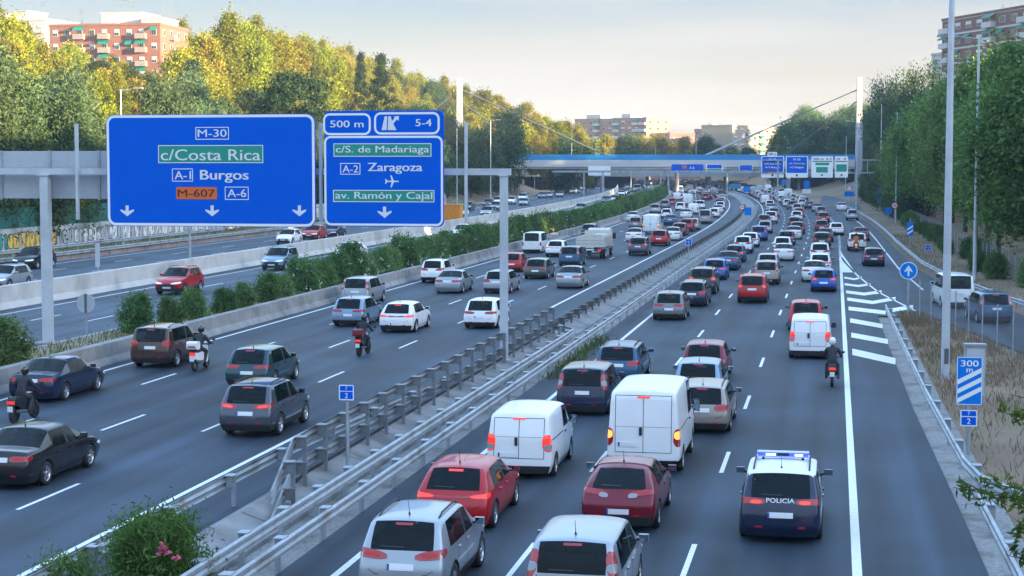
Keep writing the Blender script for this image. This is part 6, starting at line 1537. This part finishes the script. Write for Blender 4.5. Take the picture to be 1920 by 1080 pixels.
for y in (-1.85, 1.85):
    g = MB(); g.box((t0, y - .04, zt_), (t1, y + .04, zp))
    for x in np.arange(t0, t1, 3.0): g.box((x - .06, y - .07, zt_), (x + .06, y + .07, zp + .06))
    g.build('parapet', BRB, br)
for u in (1132, 1270, 1478):
    g = MB(); x = tz(u, 330)[0]; g.tube((x, 0, -.2), (x, 0, zb_ - .45), .55, .55, 10); g.build('pier', CONC, br)
PY = []
for u, vt in ((871, 150), (1613, 144)):
    x, z = tz(u, vt); g = MB(); w = .95
    for (za, zb2, wa, wb2) in ((-.5, z, w, .66),): g.add([(x - wa, -wa, za), (x + wa, -wa, za), (x + wa, wa, za), (x - wa, wa, za), (x - wb2, -wb2, zb2), (x + wb2, -wb2, zb2), (x + wb2, wb2, zb2), (x - wb2, wb2, zb2)], [(0, 3, 2, 1), (4, 5, 6, 7), (0, 1, 5, 4), (1, 2, 6, 5), (2, 3, 7, 6), (3, 0, 4, 7)])
    g.build('pylon', PYL, br); PY.append(x)
def cable(a, b, r=.13, m=GALVD, nm='cable'):
    (xa, za), (xb_, zb2) = tz(*a), tz(*b); g = MB(); g.tube((xa, 0, za), (xb_, 0, zb2), r, r, 8); g.build(nm, m, br)
cable((1608, 168), (1322, 292), .15); cable((1608, 189), (1470, 292), .13); cable((1430, 245), (1322, 292), .30, PYL, 'cable_sheath')
cable((1620, 168), (1730, 262), .13); cable((1620, 188), (1690, 255), .12)
cable((877, 172), (1140, 292), .2); cable((877, 195), (1010, 292), .17); cable((865, 174), (760, 262), .18); cable((865, 196), (800, 255), .17)
# road bridge behind it
SR = 560.0; rb = empty('road_bridge', W(SR, 0), head(SR) - math.pi / 2); tag(rb, 'grey concrete road bridge on piers just behind the footbridge', 'road bridge')
a, b = on_s(925, 330, SR)[0], on_s(1600, 330, SR)[0]; zA, zB = on_s(1200, 313, SR)[1], on_s(1200, 331, SR)[1]
g = MB(); g.box((a - 20, 0, zB), (b + 25, 14, zA)); g.box((a - 20, -.3, zA - .9), (b + 25, 0, zA + .3)); g.build('deck', GIR, rb)
for u in (985, 1060, 1125, 1215, 1255, 1330, 1364, 1455, 1500):
    x = on_s(u, 340, SR)[0]; g = MB(); g.tube((x, 3, -.3), (x, 3, zB), .6, .6, 10); g.tube((x, 10, -.3), (x, 10, zB), .6, .6, 10); g.build('pier', CONC, rb)
AB = mat('abutment_grey', (.24, .25, .26), .9, var=.2, vscale=.2)
g = MB(); g.box((a - 40, 13, -1), (on_s(1185, 340, SR)[0], 15, zB)); g.build('abutment', AB, rb)
g = MB(); g.box((on_s(1480, 340, SR)[0] + 0, 13, -1), (b + 30, 15, zB)); g.build('abutment', AB, rb)
# far gantry with the two blue and two white signs
SF = 318.0
fg = empty('sign_gantry', W(SF, 0), head(SF) - math.pi / 2); tag(fg, 'far grey gantry on one mast carrying two blue and two white signs', 'sign gantry')
T = lambda u, v: on_s(u, v, SF)
xp_, _ = T(1650, 390); zt1 = T(1650, 300)[1]; zt2 = T(1650, 324)[1]
g = MB(); g.box((xp_ - .16, -.16, -.2), (xp_ + .16, .16, zt1 + .3)); g.build('post', GALV, fg)
x2, _ = T(1458, 370); g = MB(); g.box((x2 - .14, -.14, -.2), (x2 + .14, .14, zt1)); g.build('post', GALV, fg)
g = MB(); x0 = T(1425, 300)[0]
for z in (zt1, zt2): g.box((x0, -.12, z - .12), (xp_, .12, z + .12))
for x in np.arange(x0, xp_, 3.2): g.box((x - .06, -.08, zt2), (x + .06, .08, zt1))
g.build('beam', GALV, fg)
def far_sign(u0, v0, u1, v1, label, rows, frame=True, sv=SF):
    (ta, zb3), (tb, za) = on_s(u0, v1, sv), on_s(u1, v0, sv); w, h = tb - ta, za - zb3
    o = frame_obj('motorway_sign', sv - .3, (ta + tb) / 2, zb3); tag(o, label, 'road sign', 'distant motorway signs')
    g = MB(); g.slab(rrect(-w / 2, 0, w / 2, h, .15), -.05, .05); g.build('panel', SWHITE if frame else SBLUE, o)
    for (nm, a, b, c, d, m, txt) in rows:
        g = MB(); 
        if txt: flat_text(g, txt, -w / 2 + a * w, b * h, -w / 2 + c * w, d * h, -.062, 0, .02)
        else: g.box((-w / 2 + a * w, -.058, b * h), (-w / 2 + c * w, -.051, d * h))
        g.build(nm, m, o)
def arr(m): return []
blue_rows = lambda t1, t2, t3: [('field', .04, .22, .96, .97, SBLUE, None), ('strip', .08, .58, .92, .74, SGREEN, None), ('lettering', .34, .80, .66, .90, SGREY, t1), ('lettering', .14, .61, .86, .70, SGREY, t2), ('lettering', .18, .42, .82, .53, SGREY, t3), ('arrow', .46, .06, .54, .16, SBLACK, None)]
far_sign(1427, 293, 1470, 333, 'distant blue sign with green strip and an orange patch, reading Burgos', blue_rows('M-30', 'c/Costa Rica', 'A-1 Burgos') + [('patch', .24, .25, .54, .38, SORANGE, None)])
far_sign(1473, 293, 1515, 333, 'distant blue sign with green strip reading Zaragoza, beside the Burgos one', blue_rows('M-30', 'c/S. Madariaga', 'A-2 Zaragoza'))
far_sign(1521, 293, 1562, 333, 'distant white sign with two green fields, next to the blue Zaragoza sign', [('strip', .05, .74, .95, .78, SBLACK, None), ('lettering', .08, .82, .92, .93, SBLACK, '500 m  4-3'), ('strip', .18, .58, .82, .70, SGREEN, None), ('field', .22, .24, .76, .50, SGREEN, None), ('arrow', .45, .08, .53, .16, SBLACK, None)])
far_sign(1565, 293, 1590, 333, 'narrow distant white sign with one green field at the end of the gantry', [('strip', .05, .74, .95, .78, SBLACK, None), ('lettering', .12, .82, .85, .93, SBLACK, 'A  4'), ('field', .10, .28, .90, .62, SGREEN, None), ('arrow', .45, .08, .58, .16, SBLACK, None)])
far_sign(1439, 285, 1457, 293, 'small white panel on top of the distant Burgos sign', [('lettering', .1, .2, .9, .8, SBLACK, '500 m')])
S4 = 430.0
far_sign(1259, 308, 1319, 324, 'wide low blue sign under the footbridge deck', [('patch', .34, .5, .48, .85, SORANGE, None), ('lettering', .56, .45, .72, .75, SGREY, 'A-6')], False, S4)
far_sign(1324, 308, 1355, 323, 'blue and green sign with a white rim under the footbridge deck', [('field', .06, .5, .94, .95, SBLUE, None), ('strip', .06, .24, .94, .44, SGREEN, None)], True, S4)
far_sign(1386, 309, 1411, 324, 'small blue sign with an orange patch under the footbridge, beside the far gantry', [('field', .04, .2, .96, .96, SBLUE, None), ('patch', .2, .22, .6, .45, SORANGE, None)], True, S4)
far_sign(1103, 311, 1145, 329, 'blank white back of a sign under the footbridge on the oncoming side', [], True, S4)
bg_ = empty('sign_gantry', W(S4, 0), head(S4) - math.pi / 2); tag(bg_, 'long grey gantry beam under the footbridge deck carrying small blue signs', 'sign gantry')
g = MB(); xa, za = on_s(1040, 321, S4); xb2, _ = on_s(1425, 321, S4); g.box((xa, -.1, za - .3), (xb2, .1, za + .2)); g.build('beam', GALV, bg_)
for u in (1098, 1133, 1240, 1254, 1364):
    x, _ = on_s(u, 350, S4); g = MB(); g.box((x - .2, -.2, 0), (x + .2, .2, za)); g.build('post', GALV, bg_)
# small signs at the start of the branch road
post_sign('warning_sign', 'small triangular warning sign above a blue plate beside the branch road', 1592, 392, 0, 1, 1, 346, lambda r, z: (MB().poly([(-.5, -.03, z), (0, -.03, z + .9), (.5, -.03, z)]).build('panel', SWHITE, r), MB().poly([(-.62, -.02, z - .08), (0, -.02, z + 1.05), (.62, -.02, z - .08)]).build('border', MATS['sign_red'], r), MB().box((-.9, -.03, z - 1.2), (.9, -.0, z - .3)).build('plate', SLIGHT, r)), .05)
post_sign('direction_sign', 'blue square sign over a white plate at the split before the branch road', 1512, 384, 0, 1, 1, 338, lambda r, z: (MB().box((-.6, -.03, z - .6), (.6, .0, z + .9)).build('panel', SLIGHT, r), MB().box((-.9, -.03, z - 1.7), (.9, .0, z - .8)).build('plate', SWHITE, r)), .05)
post_sign('direction_sign', 'blue plate on two legs in the shade below the far gantry', 1474, 362, 0, 1, 1, 336, lambda r, z: MB().box((-1.3, -.03, z - .6), (1.3, .0, z + .9)).build('panel', SLIGHT, r), .06)
post_sign('direction_sign', 'small teal blue plate where the median splits in the jam', 1400, 378, 0, 1, 1, 352, blank(SLIGHT, 1.4, 1.2), .05)
post_sign('direction_sign', 'low teal blue board at the tip of the far median', 1378, 362, 0, 1, 1, 347, blank(mat('board_teal', (.03, .2, .32), .5), 3.2, 1.3), .05)

# ---- buildings
BRK = mat('brick_red', (.22, .095, .080), .85, var=.12, vscale=1.2); BRD = mat('brick_brown', (.17, .075, .065), .85, var=.15, vscale=1.0); BRP = mat('brick_pink', (.34, .19, .15), .85, var=.12, vscale=.5); STU = mat('stucco_white', (.50, .48, .46), .8, var=.08, vscale=.4)
AWN = mat('awning_green', (.008, .20, .15), .7); SHUT = mat('roller_shutter', (.55, .55, .53), .6); WGL = mat('window_glass', (.035, .045, .055), .1, spec=.8); RFG = mat('roof_grey', (.22, .2, .19), .9, var=.2)
def block(name, label, A, B, depth, z0, z1, floors, bays, wall, opts=None, roofh=.5, gap_w=.45, base_rows=0, side_bays=0):
    """A housing block: front along A->B (seen from the right of that direction), its windows each a part."""
    o_ = opts or {}; A, B = Vector((A[0], A[1], 0)), Vector((B[0], B[1], 0)); d = (B - A); Lf = d.length; d.normalize(); rz = math.atan2(d.y, d.x)
    root = empty(name, (A.x, A.y, z0), rz); tag(root, label, 'building'); H = z1 - z0
    g = MB(); g.box((0, 0, -4), (Lf, depth, H)); g.build('wall', wall, root)
    g = MB(); g.box((-.15, -.15, H), (Lf + .15, .15, H + roofh)); g.box((-.15, .15, H), (.15, depth + .15, H + roofh)); g.box((Lf - .15, .15, H), (Lf + .15, depth + .15, H + roofh)); g.build('parapet', o_.get('cap', wall), root)
    g = MB(); g.box((.15, .15, H), (Lf - .15, depth - .0, H + .06)); g.build('roof', RFG, root)
    fh = H / floors; bw = Lf / bays; ww = bw * gap_w
    wm = MB(); wm.box((-ww / 2, -.06, -.65), (ww / 2, .02, .65), 0); wm = wm.mesh('window'); wm.materials.append(SHUT)
    pm = MB(); pm.box((-ww / 2 + .08, -.075, -.58), (-.03, -.062, .58)); pm.box((.03, -.075, -.58), (ww / 2 - .08, -.062, .58)); pm = pm.mesh('pane'); pm.materials.append(WGL)
    sm = MB(); sm.box((-ww / 2 + .08, -.082, .0), (ww / 2 - .08, -.064, .58)); sm = sm.mesh('shutter'); sm.materials.append(SHUT)
    bm = MB(); bwid = bw * .86; bm.box((-bwid / 2, -1.1, -1.35), (bwid / 2, 0, -1.2)); bm.box((-bwid / 2, -1.1, -1.2), (bwid / 2, -1.05, -.25)); bm.box((-bwid / 2, -1.05, -1.2), (-bwid / 2 + .05, 0, -.25)); bm.box((bwid / 2 - .05, -1.05, -1.2), (bwid / 2, 0, -.25)); bm = bm.mesh('balcony'); bm.materials.append(o_.get('balc', SHUT))
    am = MB(); am.add([(-bwid / 2, -.02, .9), (bwid / 2, -.02, .9), (bwid / 2, -1.25, .25), (-bwid / 2, -1.25, .25), (-bwid / 2, -1.25, -.05), (bwid / 2, -1.25, -.05)], [(0, 1, 2, 3), (3, 2, 5, 4)]); am = am.mesh('awning'); am.materials.append(AWN)
    rb_ = random.Random(len(label)); bal = o_.get('balcony', ())
    for f in range(base_rows, floors):
        for b in range(bays):
            x, z = bw * (b + .5), fh * (f + .5)
            o = link('window', wm, root); o.location = (x, 0, z); link('pane', pm, o)
            if rb_.random() < .35: link('shutter', sm, o)
            if b in bal:
                q = link('balcony', bm, root); q.location = (x, 0, z)
                if rb_.random() < .5: q = link('awning', am, root); q.location = (x, 0, z + .45)
            elif rb_.random() < o_.get('awn', 0): q = link('awning', am, root); q.location = (x, 0, z + .3); q.scale = (.6, .8, 1)
    for f in range(base_rows, floors):
        for k in range(side_bays):
            y = depth * (k + .5) / side_bays
            o = link('window', wm, root); o.location = (Lf, y, fh * (f + .5)); o.rotation_euler = (0, 0, math.pi / 2); link('pane', pm, o)
            if k in o_.get('sidebal', ()): q = link('balcony', bm, root); q.location = (Lf, y, fh * (f + .5)); q.rotation_euler = (0, 0, math.pi / 2)
    if o_.get('bands'):
        for f in range(base_rows, floors + 1): g = MB(); g.box((0, -.05, fh * f - .18), (Lf, -.001, fh * f + .18)); g.build('floor_band', STU, root)
    for (x0, x1, hh, y0, y1) in o_.get('pent', ()):
        g = MB(); g.box((x0 * Lf, y0 * depth, H), (x1 * Lf, y1 * depth, H + hh)); g.box((x0 * Lf - .2, y0 * depth - .2, H + hh), (x1 * Lf + .2, y1 * depth + .2, H + hh + .2)); 
        g.build('penthouse', o_.get('pentm', STU), root)
    for (x, hh) in o_.get('ant', ()):
        g = MB(); g.tube((x * Lf, depth * .4, H), (x * Lf, depth * .4, H + hh), .07, .05, 5)
        for k in range(3): g.tube((x * Lf - .7 + .1 * k, depth * .4, H + hh * (.70 + .12 * k)), (x * Lf + .7 - .1 * k, depth * .4, H + hh * (.70 + .12 * k)), .035, .035, 4)
        g.build('aerial', GALVD, root)
    return root
c = pd(300, 47, 360); l = pd(92, 52, 364)
block('apartment_block', 'red brick apartment block with green awnings and white rooftop boxes on the wooded bank', (l.x, l.y), (c.x, c.y), 17, c.z - 14.2, c.z, 5, 9, BRK, dict(balcony=(2, 4, 7), awn=.25, balc=mat('balcony_grey', (.27, .23, .22), .7), cap=BRK, pent=((.42, .56, 2.8, .2, .6), (.56, .76, 3.0, .3, .9), (.78, .98, 1.6, .2, .7)), ant=((.18, 4.2), (.56, 7), (.63, 6.5), (.92, 9), (1.0, 11)), sidebal=(1,)), side_bays=4, gap_w=.42)
c = pd(84, 50, 420); l = pd(-30, 28, 425)
block('apartment_block', 'white stepped apartment block behind the trees at the picture edge', (l.x, l.y), (c.x, c.y), 15, c.z - 12, c.z + 1.5, 4, 6, STU, dict(balcony=(1, 3, 5), balc=STU, awn=.2, pent=((.1, .6, 2.6, .2, .8),), ant=((.55, 7), (.75, 6))), side_bays=3)
c = pd(1767, 40, 364); n_ = pd(2010, 15, 316)
block('apartment_block', 'brown brick apartment block with white bands, balconies and green awnings above the leafy trees', (c.x, c.y), (n_.x, n_.y), 14, c.z - 24, c.z, 8, 11, BRD, dict(balcony=(0, 4, 7, 8, 10), awn=.4, bands=True, balc=STU, cap=BRD, pent=((.55, .72, 2.2, .3, .8),), pentm=BRK, ant=((.3, 2.5), (.45, 4))), gap_w=.5)
c = pd(1788, 100, 372); l = pd(1747, 100, 380)
block('apartment_block', 'pale narrow block peeping out beside the brown brick one', (l.x, l.y), (c.x, c.y), 10, c.z - 18, c.z, 6, 2, STU, None)
c = pd(1212, 222, 760); l = pd(1078, 226, 790)
block('apartment_block', 'distant pink brick apartment block with a sunlit end wall behind the footbridge', (l.x, l.y), (c.x, c.y), 16, 5, c.z, 8, 11, BRP, dict(balcony=(3, 6, 9, 10), balc=STU, pent=((.1, .3, 2, .2, .7), (.6, .72, 2, .2, .7))), side_bays=3)
c = pd(1303, 252, 820); l = pd(1128, 252, 820)
block('apartment_block', 'long low pink brick block in front of the distant apartments', (l.x, l.y), (c.x, c.y), 14, 5, c.z, 4, 20, BRP, None)
c = pd(1366, 243, 840); l = pd(1302, 245, 850)
block('apartment_block', 'distant brick block next to the sunlit cream one', (l.x, l.y), (c.x, c.y), 14, 5, c.z, 6, 6, BRP, dict(pent=((.3, .45, 2.5, .2, .6),), ant=((.3, 5), (.6, 4))))
c = pd(1455, 250, 800); l = pd(1373, 236, 745)
block('apartment_block', 'distant cream block brightly lit by the sun behind the long bridge cable', (l.x, l.y), (c.x, c.y), 14, 5, l.z, 6, 7, mat('stucco_cream', (.34, .28, .20), .8, var=.06), dict(balcony=(2, 4), balc=STU))
c = pd(1560, 225, 900); l = pd(1508, 228, 900)
block('apartment_block', 'tiny distant block showing over the clump of green trees', (l.x, l.y), (c.x, c.y), 12, 5, c.z, 8, 4, BRP, dict(ant=((.4, 6),)))
# unseen estate blocks along the near bank, added and sized to shade the roads
for i, (s, t, ln, h) in enumerate(((-150, 62, 182, 28), (30, 66, 120, 28), (175, 70, 110, 27), (300, 74, 60, 28))):
    a, b = W(s + ln, t + (off(s) - off(s + ln)) * .0), W(s, t)
    block('apartment_block', ('brick apartment block further along the estate street, behind the leafy bank', 'brick apartment block beyond the leafy bank')[0], (a.x, a.y), (b.x, b.y), 13, 8, h, 7, 4, BRD, None).__setitem__('group', 'estate blocks behind the leafy bank')
for x0, x1, y in ((60, 0, -150), (-20, -110, -170), (-130, -230, -140)):  # unseen blocks added behind the camera to darken reflections in the car bodies
    block('apartment_block', 'brick apartment block beyond the leafy bank', (x0, y), (x1, y + 8), 13, 0, 34, 8, 5, BRD, None).__setitem__('group', 'estate blocks behind the leafy bank')
# ---- graffiti wall
gw = empty('graffiti_wall', W(120, -71.3, .5)); inv = W(120, -71.3, .5); tag(gw, 'low concrete wall covered in yellow, white and black graffiti', 'wall')
g = MB(); g.sweep([W(s, -71.3, 0) - inv + Vector((0, 0, .5)) for s in steps(60, 330, 6)], [(-.15, -.3), (-.15, 2.2), (.15, 2.2), (.15, -.3)], 0, True)
g.build('wall', mat('painted_wall', (.42, .43, .44), .8, var=.3, vscale=.9, stain=((.14, .15, .17), .8), detail=8), gw)
rgf = random.Random(21)
GC = [mat('graffiti_white', (.68, .69, .7), .7, var=.1), mat('graffiti_yellow', (.66, .44, .08), .7, var=.12), mat('graffiti_teal', (.03, .25, .24), .7), mat('graffiti_black', (.02, .02, .025), .7), mat('graffiti_grey', (.36, .38, .42), .7)]
s = 128.0
while s < 300:
    u0 = 960 + FPX * W(s, -71.3).x / W(s, -71.3).y
    ci = 2 if u0 < 10 else 1 if u0 < 104 else rgf.choice([0, 0, 4]); w = rgf.uniform(.8, 1.5); h = rgf.uniform(.75, 1.0)
    for layer, (k, c_) in enumerate(((1.0, 3), (.86, ci))):
        n = 14; pts = []; rs = random.Random(int(s * 10))
        for i in range(n):
            a = 2 * math.pi * i / n; q = rs.uniform(.78, 1.0) * k
            ca, sa = math.cos(a), math.sin(a); m = max(abs(ca), abs(sa)) ** .75
            pts.append((ca / m * w / 2 * q, sa / m * h * q))
        yy = -71.14 + .006 * (layer + 1)
        g = MB(); g.add([W(s + p[0] * 1.02, yy, 1.55 + p[1] * .98) - inv for p in pts], [tuple(range(n))]); 
        if layer == 1:
            for _ in range(3):
                a0, b0 = rs.uniform(-.3, .3) * w, rs.uniform(-.6, .6) * h; g.add([W(s + a0 + dx, yy + .006, 1.55 + b0 + dz) - inv for dx, dz in ((-.05, -.25), (.05, -.22), (.07, .22), (-.04, .25))], [(0, 1, 2, 3)], 1)
        o = g.build('graffiti', [GC[c_], GC[3]], gw)
    s += w * .95

# ============================================================ haze
g = MB(); g.box((-900, -60, -2), (900, 2600, 75)); hz = g.build('haze', [], None); tag(hz, None, None, None, 'stuff')
hm = bpy.data.materials.new('haze'); hm.use_nodes = True; N = hm.node_tree.nodes; N.clear(); o_ = N.new('ShaderNodeOutputMaterial'); v = N.new('ShaderNodeVolumePrincipled')
v.inputs['Color'].default_value = (.70, .83, .98, 1); v.inputs['Density'].default_value = .00017; hm.node_tree.links.new(v.outputs[0], o_.inputs['Volume']); hz.data.materials.append(hm)
